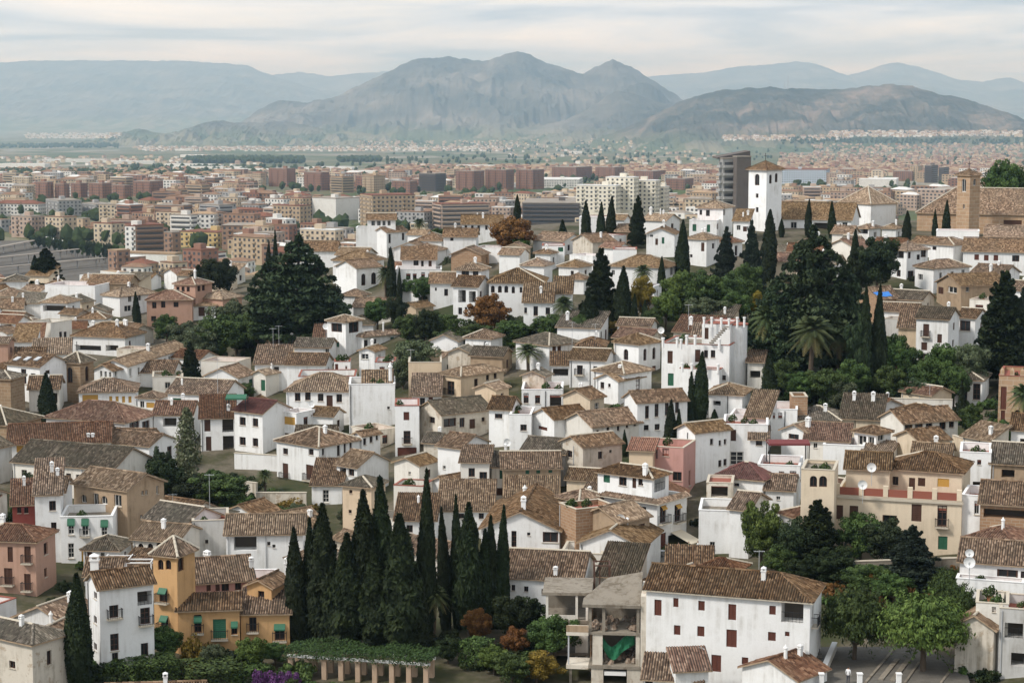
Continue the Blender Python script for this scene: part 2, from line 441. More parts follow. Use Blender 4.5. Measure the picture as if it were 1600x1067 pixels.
def px_dir(x): return (x - 800) / F_PX
def range_mesh(name, prof, Yc, Yf, Yb, mat, rough=60, ridge_amp=0.35, cell=500, seed=3, nx=800, ny=150, base=None):
    """a mountain range: crest line (photo pixels turned into heights at distance Yc), a foot at Yf and a back at Yb"""
    xs_px = np.array([p[0] for p in prof], float); ys_px = np.array([p[1] for p in prof], float)
    crx = xs_px * 0 + (xs_px - 800) / F_PX * Yc * 1.0
    crz = (HORIZON - ys_px) / F_PX * Yc
    X = np.linspace(crx[0], crx[-1], nx)
    crest = np.interp(X, crx, crz)
    Y = np.concatenate([np.linspace(Yf, Yc, ny), np.linspace(Yc, Yb, ny // 3)[1:]])
    GXX, GYY = np.meshgrid(X, Y)
    wob = (fbm(GXX / (cell * 4), GYY / (cell * 4), 3, seed + 9) - 0.45) * cell * 1.2 * np.clip((Yc - GYY) / (Yc - Yf) * 3, 0, 1)
    cr2 = np.interp(np.clip(GXX + wob, crx[0], crx[-1]), crx, crz)
    s = np.where(GYY <= Yc, (GYY - Yf) / (Yc - Yf), 1 - (GYY - Yc) / (Yb - Yc))
    s = np.clip(s, 0, 1)
    b = plain_z(GYY) - 12 if base is None else base
    rid = fbm(GXX / cell, GYY / (cell * 1.6), 6, seed, True)
    prof_s = s ** 1.45
    Z = b + (cr2 - b) * prof_s * (1 - ridge_amp * (0.72 - rid) * np.sin(np.pi * np.clip(s, 0, 1)) * 2.0)
    Z = Z + rough * (fbm(GXX / (cell * 0.35), GYY / (cell * 0.35), 4, seed + 4) - 0.47) * np.sin(np.pi * np.clip(s, 0.02, 1.0) * 0.93)
    gul = fbm(GXX / (cell * .22) + 7, GYY / (cell * .7), 5, seed + 14, True)
    Z = Z + (gul - .62) * rough * 2.2 * np.sin(np.pi * np.clip(s, 0.0, .97))
    Z = Z + (fbm(GXX / 60, GYY / 60, 3, seed + 30) - .47) * rough * .35 * np.clip(s * 2, 0, 1)
    return tag(new_obj(name, grid_mesh(name, GXX, GYY, Z, [mat])), kind='structure')

range_mesh('mountain', [(250, 236), (300, 226), (360, 205), (400, 178), (420, 165), (445, 158), (485, 160), (530, 148), (565, 132), (600, 116), (640, 97), (665, 92), (705, 89), (735, 94), (765, 97), (790, 86), (808, 82), (830, 89), (860, 104), (912, 117), (935, 105), (955, 95), (985, 104), (1020, 128), (1062, 152), (1110, 172), (1160, 190), (1250, 210), (1330, 222), (1400, 232)],
           15500, 11900, 18500, MATS['mountain'], 110, 0.55, 1050)
range_mesh('foothill', [(120, 240), (165, 234), (185, 221), (205, 206), (215, 203), (232, 202), (250, 208), (270, 211), (290, 205), (315, 196), (335, 189), (352, 187), (368, 191), (400, 193), (430, 188), (480, 196), (540, 206), (620, 214), (700, 226), (760, 234)],
           12900, 11300, 14600, MATS['mountain'], 55, 0.5, 480, seed=61)
range_mesh('hill', [(900, 226), (960, 208), (1000, 190), (1060, 158), (1090, 150), (1130, 140), (1175, 137), (1210, 137), (1260, 141), (1310, 141), (1350, 136), (1390, 133), (1420, 136), (1470, 148), (1520, 160), (1570, 176), (1610, 192), (1700, 205), (1800, 214)],
           10800, 8700, 12600, MATS['hill_wooded'], 64, 0.5, 600, seed=21)
range_mesh('foothill', [(640, 232), (700, 222), (760, 212), (820, 200), (880, 188), (915, 172), (945, 152), (965, 143), (990, 147), (1020, 158), (1080, 170), (1150, 185), (1230, 200), (1300, 214)],
           12900, 9900, 15000, MATS['mountain'], 66, 0.5, 650, seed=33)
range_mesh('far_range', [(-350, 120), (-100, 108), (0, 100), (60, 96), (200, 96), (300, 97), (350, 100), (390, 103), (410, 112), (440, 122), (520, 148), (700, 165)],
           30000, 20500, 34500, MATS['mountain'], 75, 0.3, 1800, seed=41)
range_mesh('far_range', [(250, 160), (400, 122), (435, 117), (470, 114), (520, 120), (560, 116), (600, 113), (660, 112), (900, 125), (1010, 121), (1050, 117), (1100, 114), (1150, 105), (1200, 102), (1240, 97), (1270, 101), (1320, 119), (1350, 111), (1375, 102), (1395, 99), (1430, 106), (1490, 125), (1530, 129), (1552, 123), (1572, 122), (1600, 132), (1750, 150), (1900, 170)],
           33000, 22500, 37500, MATS['mountain'], 75, 0.3, 1800, seed=51)

bpy.context.view_layer.update()
_dg = bpy.context.evaluated_depsgraph_get()
LANDBVH = [BVHTree.FromObject(o, _dg) for o in COL.objects if o.name.split('.')[0] in ('mountain', 'foothill', 'hill')]
def land_hit(x, y, q):
    """nearest land on the photo ray: the plain point q or a hillside in front of it"""
    d = ray(x, y).normalized(); best = q
    for bv in LANDBVH:
        h_ = bv.ray_cast(Vector((0, 0, 0)), d)
        if h_[0] is not None and h_[0].y < best.y: best = h_[0]
    return best
# ------------------------------------------------------------------ house builder
UNIT = {}
def unit_meshes():
    def frame(mat, mull=1, bar=0, th=0.09):
        b = MB()
        b.box(-.5, -.5 + th, -.03, .05, -.5, .5); b.box(.5 - th, .5, -.03, .05, -.5, .5)
        b.box(-.5 + th, .5 - th, -.03, .05, -.5, -.5 + th * .7); b.box(-.5 + th, .5 - th, -.03, .05, .5 - th * .7, .5)
        if mull: b.box(-.03, .03, -.02, .05, -.5 + th * .7, .5 - th * .7)
        for k in range(bar):
            z = -.5 + (k + 1) / (bar + 1.0); b.box(-.5 + th, .5 - th, -.01, .04, z - .018, z + .018)
        return b.mesh('window_frame', [mat])
    for k, m in (('wood', 'wood'), ('white', 'wframe'), ('green', 'greenpaint')):
        UNIT['frame_' + k] = frame(MATS[m])
        UNIT['frameb_' + k] = frame(MATS[m], 1, 2)
    b = MB(); b.face([(-.5, .06, -.5), (.5, .06, -.5), (.5, .06, .5), (-.5, .06, .5)])
    UNIT['pane'] = b.mesh('pane', [MATS['glass']])
    b = MB(); b.box(-.56, .56, -.1, .02, -.56, -.505); UNIT['sill'] = b.mesh('sill', [MATS['stonetrim']])
    def shutter(mat):
        b = MB()
        b.box(-.5, .5, .02, .05, -.5, .5)
        for s in (-1, 1):
            x0, x1 = (-.48, -.02) if s < 0 else (.02, .48)
            b.box(x0, x0 + .06, -.03, .02, -.49, .49); b.box(x1 - .06, x1, -.03, .02, -.49, .49)
            for k in range(9):
                z = -.46 + k * .105
                b.box(x0 + .06, x1 - .06, -.015, .02, z, z + .06)
        return b.mesh('shutter', [mat])
    UNIT['sh_wood'] = shutter(MATS['wood']); UNIT['sh_red'] = shutter(MATS['redwood']); UNIT['sh_green'] = shutter(MATS['greenpaint'])
    b = MB(); n = 10
    b.box(-.5, .5, .0, .04, -.5, .5)
    for k in range(n): b.box(-.5, .5, -.02, .0, -.5 + k / n + .012, -.5 + (k + 1) / n - .012)
    UNIT['blind'] = b.mesh('blind', [MATS['yellowblind']])
    # chimney: shaft, collar and little cap
    b = MB()
    b.box(-.33, .33, -.33, .33, -1.2, 1.1); b.box(-.42, .42, -.42, .42, 1.1, 1.22)
    for sx in (-1, 1):
        for sy in (-1, 1): b.box(sx * .3 - .07, sx * .3 + .07, sy * .3 - .07, sy * .3 + .07, 1.22, 1.5)
    b.box(-.4, .4, -.4, .4, 1.5, 1.58)
    for q in ((-.4, -.4, .4, -.4), (.4, -.4, .4, .4), (.4, .4, -.4, .4), (-.4, .4, -.4, -.4)):
        b.face([(q[0], q[1], 1.58), (q[2], q[3], 1.58), (0, 0, 1.85)])
    UNIT['chimney'] = b.mesh('chimney', [MATS['white']])
    b = MB(); b.prism((0, 0, -1), (0, 0, 1.25), .26, .24, 10); b.prism((0, 0, 1.25), (0, 0, 1.4), .34, .3, 10); b.prism((0, 0, 1.4), (0, 0, 1.75), .22, .05, 10)
    UNIT['chimney_round'] = b.mesh('chimney', [MATS['whitetrim']])
unit_meshes()
BALC = {}
def balcony_mesh(w):
    k = round(w * 4) / 4.0
    if k not in BALC:
        b = MB(); hw = k / 2
        b.box(-hw, hw, -.62, 0, -.14, 0, 0)
        for x in np.linspace(-hw + .03, hw - .03, max(5, int(k / .16))): b.box(x - .012, x + .012, -.6, -.576, 0, .92, 1)
        for s in (-1, 1):
            for y in np.linspace(-.5, -.06, 4): b.box(s * (hw - .03) - .012, s * (hw - .03) + .012, y - .012, y + .012, 0, .92, 1)
            b.box(s * (hw - .03) - .02, s * (hw - .03) + .02, -.6, 0, .92, .97, 1)
        b.box(-hw, hw, -.61, -.565, .92, .97, 1); b.box(-hw + .03, hw - .03, -.598, -.578, .1, .13, 1)
        BALC[k] = b.mesh('balcony', [MATS['stonetrim'], MATS['iron']])
    return BALC[k]
RAIL = {}
def railing_mesh(L):
    k = max(0.5, round(L * 2) / 2.0)
    if k not in RAIL:
        b = MB()
        for x in np.linspace(0, k, max(3, int(k / .28))): b.box(x - .014, x + .014, -.014, .014, 0, .95)
        b.box(0, k, -.022, .022, .95, 1.0); b.box(0, k, -.015, .015, .08, .12)
        RAIL[k] = b.mesh('railing', [MATS['iron']])
    return RAIL[k], L / k

def wall_with_holes(b, W, z0, z1, holes, P, mi=0):
    """b: MB; wall rectangle u 0..W, v z0..z1; holes (u0,u1,v0,v1,depth,backmat); P(u,v,dep) -> point"""
    us = sorted({0.0, W, *[x for h in holes for x in (h[0], h[1])]})
    vs = sorted({z0, z1, *[x for h in holes for x in (h[2], h[3])]})
    for i in range(len(us) - 1):
        j = 0
        while j < len(vs) - 1:
            um = (us[i] + us[i + 1]) / 2; vm = (vs[j] + vs[j + 1]) / 2
            if any(h[0] < um < h[1] and h[2] < vm < h[3] for h in holes): j += 1; continue
            k = j
            while k + 1 < len(vs) - 1:
                vm2 = (vs[k + 1] + vs[k + 2]) / 2
                if any(h[0] < um < h[1] and h[2] < vm2 < h[3] for h in holes): break
                k += 1
            b.face([P(us[i], vs[j], 0), P(us[i + 1], vs[j], 0), P(us[i + 1], vs[k + 1], 0), P(us[i], vs[k + 1], 0)], mi)
            j = k + 1
    for u0, u1, v0, v1, d, bm in holes:
        b.face([P(u0, v0, 0), P(u0, v1, 0), P(u0, v1, d), P(u0, v0, d)], mi)
        b.face([P(u1, v0, 0), P(u1, v0, d), P(u1, v1, d), P(u1, v1, 0)], mi)
        b.face([P(u0, v1, 0), P(u1, v1, 0), P(u1, v1, d), P(u0, v1, d)], mi)
        b.face([P(u0, v0, 0), P(u0, v0, d), P(u1, v0, d), P(u1, v0, 0)], mi)
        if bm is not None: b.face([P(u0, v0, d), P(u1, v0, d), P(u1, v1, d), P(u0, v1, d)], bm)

def tile_face(b, poly, fine, rng, mt=0, mslab=1, col=0.25, th=0.14, mch=False):
    """poly: convex, first edge = eave. Adds a slab plus barrel-tile ribs"""
    p = [Vector(q) for q in poly]
    u = (p[1] - p[0]).normalized(); n = u.cross(p[-1] - p[0]).normalized()
    if n.z < 0: n = -n
    v = n.cross(u).normalized()
    if v.z < 0: v = -v
    q2 = [((q - p[0]).dot(u), (q - p[0]).dot(v)) for q in p]
    ou = rng.random() * 50; ov = rng.random() * 50
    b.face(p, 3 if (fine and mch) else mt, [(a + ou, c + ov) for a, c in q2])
    low = [q - Vector((0, 0, th)) for q in p]
    b.face(low[::-1], mslab)
    for i in range(len(p)):
        j = (i + 1) % len(p)
        b.face([low[i], low[j], p[j], p[i]], mslab)
    if not fine: return
    umin = min(a for a, c in q2); umax = max(a for a, c in q2)
    nc = max(1, int((umax - umin) / col)); cw = (umax - umin) / nc
    prof = ((0.0, 0.0), (0.12, 0.065), (0.31, 0.09), (0.50, 0.065), (0.62, 0.0))
    E = len(q2)
    def vr(uu):
        lo, hi = 1e9, -1e9
        for i in range(E):
            a, c = q2[i]; a2, c2 = q2[(i + 1) % E]
            if (a - uu) * (a2 - uu) <= 0 and abs(a2 - a) > 1e-6:
                vv = c + (c2 - c) * (uu - a) / (a2 - a); lo = min(lo, vv); hi = max(hi, vv)
        return lo, hi
    for k in range(nc):
        uc = umin + (k + 0.5) * cw
        lo, hi = vr(uc)
        if hi - lo < 0.25: continue
        lo -= 0.02 + rng.random() * 0.04
        nseg = 2 if hi - lo > 3.5 else 1
        vv = [lo + (hi - lo) * s / nseg for s in range(nseg + 1)]
        jit = [rng.uniform(-0.02, 0.03) for _ in vv]; sl = [rng.uniform(-0.03, 0.03) for _ in vv]
        uvu = ou + (math.floor((k * cw + 0.5 * cw + umin) / 0.27 + 0.0) + 0.5) * 0.27
        for s in range(nseg):
            for m in range(4):
                (a0, h0), (a1, h1) = prof[m], prof[m + 1]
                pts = []
                for (aa, hh, ss) in ((a0, h0, s), (a1, h1, s), (a1, h1, s + 1), (a0, h0, s + 1)):
                    pts.append(p[0] + u * (umin + (k + aa) * cw + sl[ss]) + v * vv[ss] + n * (hh + jit[ss] * (hh > 0)))
                b.face(pts, mt, [(uvu, vv[s] + ov), (uvu + .01, vv[s] + ov), (uvu + .01, vv[s + 1] + ov), (uvu, vv[s + 1] + ov)])
def ridge_line(b, p0, p1, r=0.14, m=0):
    p0 = Vector(p0); p1 = Vector(p1)
    L = (p1 - p0).length
    if L < 0.4: return
    ax = (p1 - p0) / L
    side = ax.cross(Vector((0, 0, 1))).normalized(); up = side.cross(ax).normalized()
    nseg = max(1, int(L / 0.55))
    for k in range(nseg):
        a = p0 + ax * (L * k / nseg); c = p0 + ax * (L * (k + 0.97) / nseg)
        ra, rc = r, r * 0.8
        A = [a + side * ra * math.cos(t) + up * ra * math.sin(t) for t in (0, .8, 1.57, 2.34, 3.14)]
        Cc = [c + side * rc * math.cos(t) + up * rc * math.sin(t) for t in (0, .8, 1.57, 2.34, 3.14)]
        for i in range(4): b.face([A[i], A[i + 1], Cc[i + 1], Cc[i]], m, [(k * .6 + .1, i * .3)] * 4)
        b.face(A[::-1], m)

HOUSES = []
WINPX = []
PITCHT = math.tan(R(23))
class House:
    pass
def H(px, a=15, h=7, roof='hip', col='white', rc='brown', w=None, lab=None, cat='house', d=None, wd=None, D=None, ch=None, hips=None,
      rise=None, name='house', of=None, dD=0.0, ov=0.35, aw=None, trim=False, low=None, feat=None, grp=None, lm=None, ridgew=False, parap=0.9, cop=None, long=False):
    xl, xc, xr, ye = px
    rng = random.Random(int(xl * 31 + xc * 17 + ye * 7))
    if of is not None: C = at_depth(xc, ye, of.C.y + dD)
    elif D: C = at_depth(xc, ye, D)
    else: C = hit(xc, ye, max(2.6, h * 0.58))
    Z = C.z; base = C.y * CP - Z * SP
    def solve(xp, dv):
        k = (xp - 800) / F_PX
        den = dv.x - k * dv.y * CP
        return (k * base - C.x) / den if abs(den) > 1e-4 else 8.0
    while True:
        a_ = R(a) + math.atan(C.x / C.y)      # yaw is judged against the line of sight
        dL = Vector((-math.cos(a_), math.sin(a_), 0)); dR = Vector((math.sin(a_), math.cos(a_), 0))
        W = wd if wd else min(60, max(2.0, solve(xl, dL)))
        if d: Dp = d; break
        Dp = solve(xr, dR) if xr > xc + 1 else 0
        if Dp < 3.0 or (xr - xc) < 4: Dp = max(Dp, 6.5 if W > 7 else 5.0); Dp = min(Dp, 7.5); break
        if not long and a < 46 and Dp > max(6.5, min(9.5, .8 * W)): a += 1.5; continue
        Dp = min(Dp, 38); break
    gz = terr([C.x, C.x + dL.x * W, C.x + dR.x * Dp, C.x + dL.x * W + dR.x * Dp], [C.y, C.y + dL.y * W, C.y + dR.y * Dp, C.y + dL.y * W + dR.y * Dp])
    zg = float(gz.min()) - 1.2
    hh = House(); hh.C = C; hh.D = C.y; hh.px = px
    if of is None:
        root = bpy.data.objects.new(name, None); COL.objects.link(root)
        root.empty_display_size = 0.5
        zb = float(gz[0])
        root.location = (C.x, C.y, zb); root.rotation_euler = (0, 0, -a_)
        hh.root = root; hh.rootloc = Vector((C.x, C.y, zb)); hh.rota = -a_; hh.blocks = []
        hh.info = dict(col=col, rc=rc, roof=roof, lab=lab, cat=cat, h=Z - zb, lm=lm, feat=feat or [], grp=grp, nw=0, W=W, Dp=Dp, pred=None)
        HOUSES.append(hh); main = hh
    else:
        main = of
        zg = low if low is not None else min(zg, Z - 2.5)
        hh.root = main.root; hh.rootloc = main.rootloc; hh.rota = main.rota; hh.info = main.info
    rel = (Matrix.Rotation(-main.rota, 3, 'Z') @ (Vector((C.x, C.y, 0)) - Vector((main.rootloc.x, main.rootloc.y, 0))))
    bl = (rel.x, rel.y, -main.rootloc.z); brz = -a_ - main.rota      # block frame: local z is world z
    def put(nm, mesh, parent=None, loc=(0, 0, 0), rz=0.0):
        if parent is None:
            v = Matrix.Rotation(brz, 3, 'Z') @ Vector(loc)
            return new_obj(nm, mesh, main.root, (bl[0] + v.x, bl[1] + v.y, bl[2] + v.z), brz + rz)
        return new_obj(nm, mesh, parent, loc, rz)
    hh.put = put; hh.W = W; hh.Dp = Dp; hh.Z = Z; hh.zg = zg; hh.a = a_
    fine = C.y < 345
    ztop = Z
    # ---- windows
    def to_face(x, y, face):
        r = ray(x, y)
        if face == 'L':      # plane through C, along dL, normal -dR
            nrm = dR
        else: nrm = dL
        tt = C.dot(nrm) / r.dot(nrm) if abs(r.dot(nrm)) > 1e-5 else 1
        p = r * tt
        return ((p - C).dot(-dL) if face == 'L' else (p - C).dot(dR), p.z)
    holes = {'L': [], 'R': []}; wins = []
    thin = (w == [] and of is None and lab is None)
    bare = ''
    if w and of is None and 'blank' not in (lab or '') and 'windowless' not in (lm or '') and name == 'house':
        if not any(q[0] < xc for q in w) and xc - xl > 16: bare += 'L'
        if not any(q[0] >= xc for q in w) and xr - xc > 16: bare += 'R'
    if w is None or aw or thin or bare:
        sty = rng.choice(['w', 'w', 'd', 'd'])
        ww = []
        st = 2.75
        for face, L in (('L', W), ('R', Dp)):
            if (aw and face not in aw) or (bare and face not in bare): continue
            vis = (xc - xl) if face == 'L' else (xr - xc)
            if L < 2.2 or vis < 8: continue
            nrow = max(1, min(4, int((Z - float(gz[0]) + 0.6) / st)))
            ncol = max(1, int(L / rng.uniform(2.5, 3.6)))
            for r_ in range(nrow):
                for c_ in range(ncol):
                    if rng.random() < (0.5 if (thin or bare) else 0.3): continue
                    u = (c_ + 0.5) / ncol * L + rng.uniform(-.2, .2); z = Z - 1.45 - r_ * st
                    tall = rng.random() < 0.35
                    ww.append((face, u, z - (0.3 if tall else 0), rng.uniform(.75, 1.15), 2.0 if tall else rng.uniform(1.0, 1.4), rng.choice([sty, sty, 'w', 'b' if tall else 'w'])))
        autow = ww
    else: autow = []
    lst = [(f, (u, u, z, z), (wm, hm), k) for f, u, z, wm, hm, k in autow]
    plist = []
    for q in (w or []):
        x, y, pw, ph, k = q
        face = 'L' if x < xc else 'R'
        WINPX.append((x, y, C.y))
        u0, zt = to_face(x - pw / 2, y - ph / 2, face); u1, zb2 = to_face(x + pw / 2, y + ph / 2, face)
        if u1 < u0: u0, u1 = u1, u0
        plist.append((face, u0, u1, min(zt, zb2), max(zt, zb2), k))
    for f, (u, _, z, _), (wm, hm), k in lst: plist.append((f, u - wm / 2, u + wm / 2, z - hm / 2, z + hm / 2, k))
    for face, u0, u1, v0, v1, k in plist:
        if face == 'L': u0 += W; u1 += W; L = W
        else: L = Dp
        m = 0.12
        u0 = max(u0, m); u1 = min(u1, L - m); v1 = min(v1, Z - 0.16); v0 = max(v0, zg + 0.2)
        if u1 - u0 < 0.3 or v1 - v0 < 0.3: continue
        if any(u0 < g[1] + .05 and u1 > g[0] - .05 and v0 < g[3] + .05 and v1 > g[2] - .05 for g in holes[face]): continue
        dep = 0.26
        bm = None
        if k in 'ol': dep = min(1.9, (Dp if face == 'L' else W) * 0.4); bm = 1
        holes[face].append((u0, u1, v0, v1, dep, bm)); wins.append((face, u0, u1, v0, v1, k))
    main.info['nw'] += len(wins)
    # ---- roof + walls
    wb = MB()
    PL = lambda u, v, dd: (-W + u, dd, v)
    PR = lambda u, v, dd: (-dd, u, v)
    wtop = Z
    wall_with_holes(wb, W, zg, wtop, holes['L'], PL)
    wall_with_holes(wb, Dp, zg, wtop, holes['R'], PR)
    wb.face([(-W, Dp, zg), (-W, 0, zg), (-W, 0, wtop), (-W, Dp, wtop)])
    wb.face([(0, Dp, zg), (-W, Dp, zg), (-W, Dp, wtop), (0, Dp, wtop)])
    rb = MB(); polys = []; ridges = []
    tp = PITCHT * rng.uniform(.88, 1.1)
    o = ov; zo = Z - tp * o * 0.6 + 0.06
    x0, x1, y0, y1 = -W - o, o, -o, Dp + o
    if roof in ('hip', 'pyr', 'gl', 'gr', 'hl', 'hr'):
        rl = roof
        if roof == 'hip': rl = 'gl' if W >= Dp else 'gr'
        along_x = rl in ('gl', 'hl', 'hr') or (roof == 'pyr' and W >= Dp)
        span = (y1 - y0) if along_x else (x1 - x0); length = (x1 - x0) if along_x else (y1 - y0)
        rs_ = rise if rise else tp * span / 2
        zr = zo + rs_
        if roof in ('hip', 'pyr'): e0 = e1 = min(length / 2 - (0.02 if roof == 'pyr' else 0.3), span / 2)
        else: e0 = e1 = 0.0
        if roof == 'pyr': e0 = e1 = length / 2 - 0.02
        if roof == 'hl': e0 = min(span / 2, length / 2)
        if roof == 'hr': e1 = min(span / 2, length / 2)
        if along_x:
            ym = (y0 + y1) / 2; A = (x0 + e0, ym, zr); B = (x1 - e1, ym, zr)
            polys.append([(x0, y0, zo), (x1, y0, zo), B, A]); polys.append([(x1, y1, zo), (x0, y1, zo), A, B])
            if e1 > 0: polys.append([(x1, y0, zo), (x1, y1, zo), B]); ridges += [((x1, y0, zo), B), ((x1, y1, zo), B)]
            if e0 > 0: polys.append([(x0, y1, zo), (x0, y0, zo), A]); ridges += [((x0, y0, zo), A), ((x0, y1, zo), A)]
            zw = Z + rs_ * (Dp / 2) / (span / 2)
            if e1 == 0: wb.face([(0, 0, wtop), (0, Dp, wtop), (0, Dp / 2, zw - .05)])
            if e0 == 0: wb.face([(-W, Dp, wtop), (-W, 0, wtop), (-W, Dp / 2, zw - .05)])
        else:
            xm = (x0 + x1) / 2; A = (xm, y0 + e0, zr); B = (xm, y1 - e1, zr)
            polys.append([(x1, y0, zo), (x1, y1, zo), B, A]); polys.append([(x0, y1, zo), (x0, y0, zo), A, B])
            if e0 > 0: polys.append([(x0, y0, zo), (x1, y0, zo), A]); ridges += [((x0, y0, zo), A), ((x1, y0, zo), A)]
            if e1 > 0: polys.append([(x1, y1, zo), (x0, y1, zo), B]); ridges += [((x1, y1, zo), B), ((x0, y1, zo), B)]
            zw = Z + rs_ * (W / 2) / (span / 2)
            if e0 == 0: wb.face([(-W, 0, wtop), (0, 0, wtop), (-W / 2, 0, zw - .05)])
            if e1 == 0: wb.face([(0, Dp, wtop), (-W, Dp, wtop), (-W / 2, Dp, zw - .05)])
        ridges.append((A, B))
        if roof == 'gl' or roof == 'gr': pass
    elif roof in ('pl', 'pr'):
        span = Dp if roof == 'pl' else W
        rs_ = rise if rise else tp * span * 0.85
        sl = rs_ / span
        if roof == 'pl':
            zA = Z - sl * o + .06; zB = Z + sl * (Dp + o) + .06
            polys.append([(x0, y0, zA), (x1, y0, zA), (x1, y1, zB), (x0, y1, zB)])
            wb.face([(0, 0, wtop), (0, Dp, wtop), (0, Dp, Z + rs_ - .05)]); wb.face([(-W, Dp, wtop), (-W, 0, wtop), (-W, Dp, Z + rs_ - .05)])
            wb.face([(0, Dp, wtop), (-W, Dp, wtop), (-W, Dp, Z + rs_ - .05), (0, Dp, Z + rs_ - .05)])
        else:
            zA = Z - sl * o + .06; zB = Z + sl * (W + o) + .06
            polys.append([(x1, y0, zA), (x1, y1, zA), (x0, y1, zB), (x0, y0, zB)])
            wb.face([(-W, 0, wtop), (0, 0, wtop), (-W, 0, Z + rs_ - .05)]); wb.face([(0, Dp, wtop), (-W, Dp, wtop), (-W, Dp, Z + rs_ - .05)])
            wb.face([(-W, Dp, wtop), (-W, 0, wtop), (-W, 0, Z + rs_ - .05), (-W, Dp, Z + rs_ - .05)])
    else:   # flat terrace with parapet; Z is the parapet top
        pt = 0.22
        zf = Z - parap
        wb.box(-W + pt, -pt, pt, Dp - pt, zf - .25, zf, 2)
        wb.face([(-W + pt, pt, zf), (-W + pt, pt, Z), (-pt, pt, Z), (-pt, pt, zf)])
        wb.face([(-pt, pt, zf), (-pt, pt, Z), (-pt, Dp - pt, Z), (-pt, Dp - pt, zf)])
        wb.face([(-pt, Dp - pt, zf), (-pt, Dp - pt, Z), (-W + pt, Dp - pt, Z), (-W + pt, Dp - pt, zf)])
        wb.face([(-W + pt, Dp - pt, zf), (-W + pt, Dp - pt, Z), (-W + pt, pt, Z), (-W + pt, pt, zf)])
        cb = MB(); e_ = .05
        cb.box(-W - e_, e_, -e_, pt + e_, Z, Z + .08); cb.box(-W - e_, e_, Dp - pt - e_, Dp + e_, Z, Z + .08)
        cb.box(-W - e_, -W + pt + e_, pt + e_, Dp - pt - e_, Z, Z + .08); cb.box(-pt - e_, e_, pt + e_, Dp - pt - e_, Z, Z + .08)
        put('coping', cb.mesh('coping', [MATS[cop or ('redfloor' if rng.random() < .2 else ('stonetrim' if col not in ('white',) else 'whitetrim'))]]))
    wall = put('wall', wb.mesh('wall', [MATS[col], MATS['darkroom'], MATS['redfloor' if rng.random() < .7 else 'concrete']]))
    hh.wall = wall
    hh.roof = None
    if polys:
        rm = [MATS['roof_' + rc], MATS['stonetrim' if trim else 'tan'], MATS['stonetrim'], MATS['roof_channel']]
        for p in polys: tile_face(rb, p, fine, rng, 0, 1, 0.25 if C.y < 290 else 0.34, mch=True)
        for r0, r1 in ridges: ridge_line(rb, Vector(r0) + Vector((0, 0, .04)), Vector(r1) + Vector((0, 0, .04)), .16, 2 if (ridgew or rng.random() < .3) else 0)
        hh.roof = put('roof', rb.mesh('roof', rm))
        hh.polys = polys
    # ---- window objects
    fr = rng.choice(['wood', 'wood', 'white'])
    for face, u0, u1, v0, v1, k in wins:
        ww_, wh = u1 - u0, v1 - v0
        uc, vc = (u0 + u1) / 2, (v0 + v1) / 2
        if face == 'L': loc = (-W + uc, 0.0, vc); rz = 0.0; inn = Vector((0, 1, 0))
        else: loc = (0.0, uc, vc); rz = math.pi / 2; inn = Vector((-1, 0, 0))
        L3 = Vector(loc)
        if k in 'wba':
            ob = put('window', UNIT[('frameb_' if (wh > 1.7 and C.y < 300) else 'frame_') + fr], None, L3 + inn * .2, rz); ob.scale = (ww_, 1, wh)
            pn = new_obj('pane', UNIT['pane'], ob)
            if C.y < 330 and k == 'w': new_obj('sill', UNIT['sill'], ob, (0, -.2, 0))
            if k == 'a':
                ab = MB(); n = 8; rr = .5; top = wh / 2; asp = min(.5, ww_ / wh / 2)
                prev = None
                for i in range(n + 1):
                    an = math.pi * i / n; x = -.5 * math.cos(an); z = .5 - asp + asp * math.sin(an)
                    if prev is not None:
                        ab.face([(prev[0], 0, prev[1]), (x, 0, z), (x, 0, .5), (prev[0], 0, .5)])
                        ab.face([(prev[0], 0, prev[1]), (prev[0], .2, prev[1]), (x, .2, z), (x, 0, z)])
                    prev = (x, z)
                sp = new_obj('arch', ab.mesh('arch', [MATS[col]]), ob, (0, -.198, 0))
            if k == 'b':
                bo = put('balcony', balcony_mesh(ww_ + .5), None, (L3 - inn * 0.0) + Vector((0, 0, -wh / 2)), rz)
        elif k in 'drg':
            ob = put('shutter', UNIT['sh_' + {'d': 'wood', 'r': 'red', 'g': 'green'}[k]], None, L3 + inn * .12, rz); ob.scale = (ww_, 1, wh)
        elif k == 'B':
            ob = put('shutter', UNIT['sh_wood'], None, L3 + inn * .12, rz); ob.scale = (ww_, 1, wh)
            put('balcony', balcony_mesh(ww_ + .5), None, L3 + Vector((0, 0, -wh / 2)), rz)
        elif k == 'G':
            ob = put('shutter', UNIT['sh_green'], None, L3 + inn * .12, rz); ob.scale = (ww_, 1, wh)
            put('balcony', balcony_mesh(ww_ + .5), None, L3 + Vector((0, 0, -wh / 2)), rz)
        elif k == 'y':
            ob = put('blind', UNIT['blind'], None, L3 + inn * .1, rz); ob.scale = (ww_, 1, wh)
        elif k == 'Y':   # arched opening with yellow blind
            ob = put('blind', UNIT['blind'], None, L3 + inn * .1, rz); ob.scale = (ww_, 1, wh)
        elif k == 'l':
            me, s = railing_mesh(ww_)
            ob = put('railing', me, None, L3 - Vector((ww_ / 2 if face == 'L' else 0, ww_ / 2 if face == 'R' else 0, wh / 2)) + inn * .12, rz); ob.scale = (s, 1, 1)
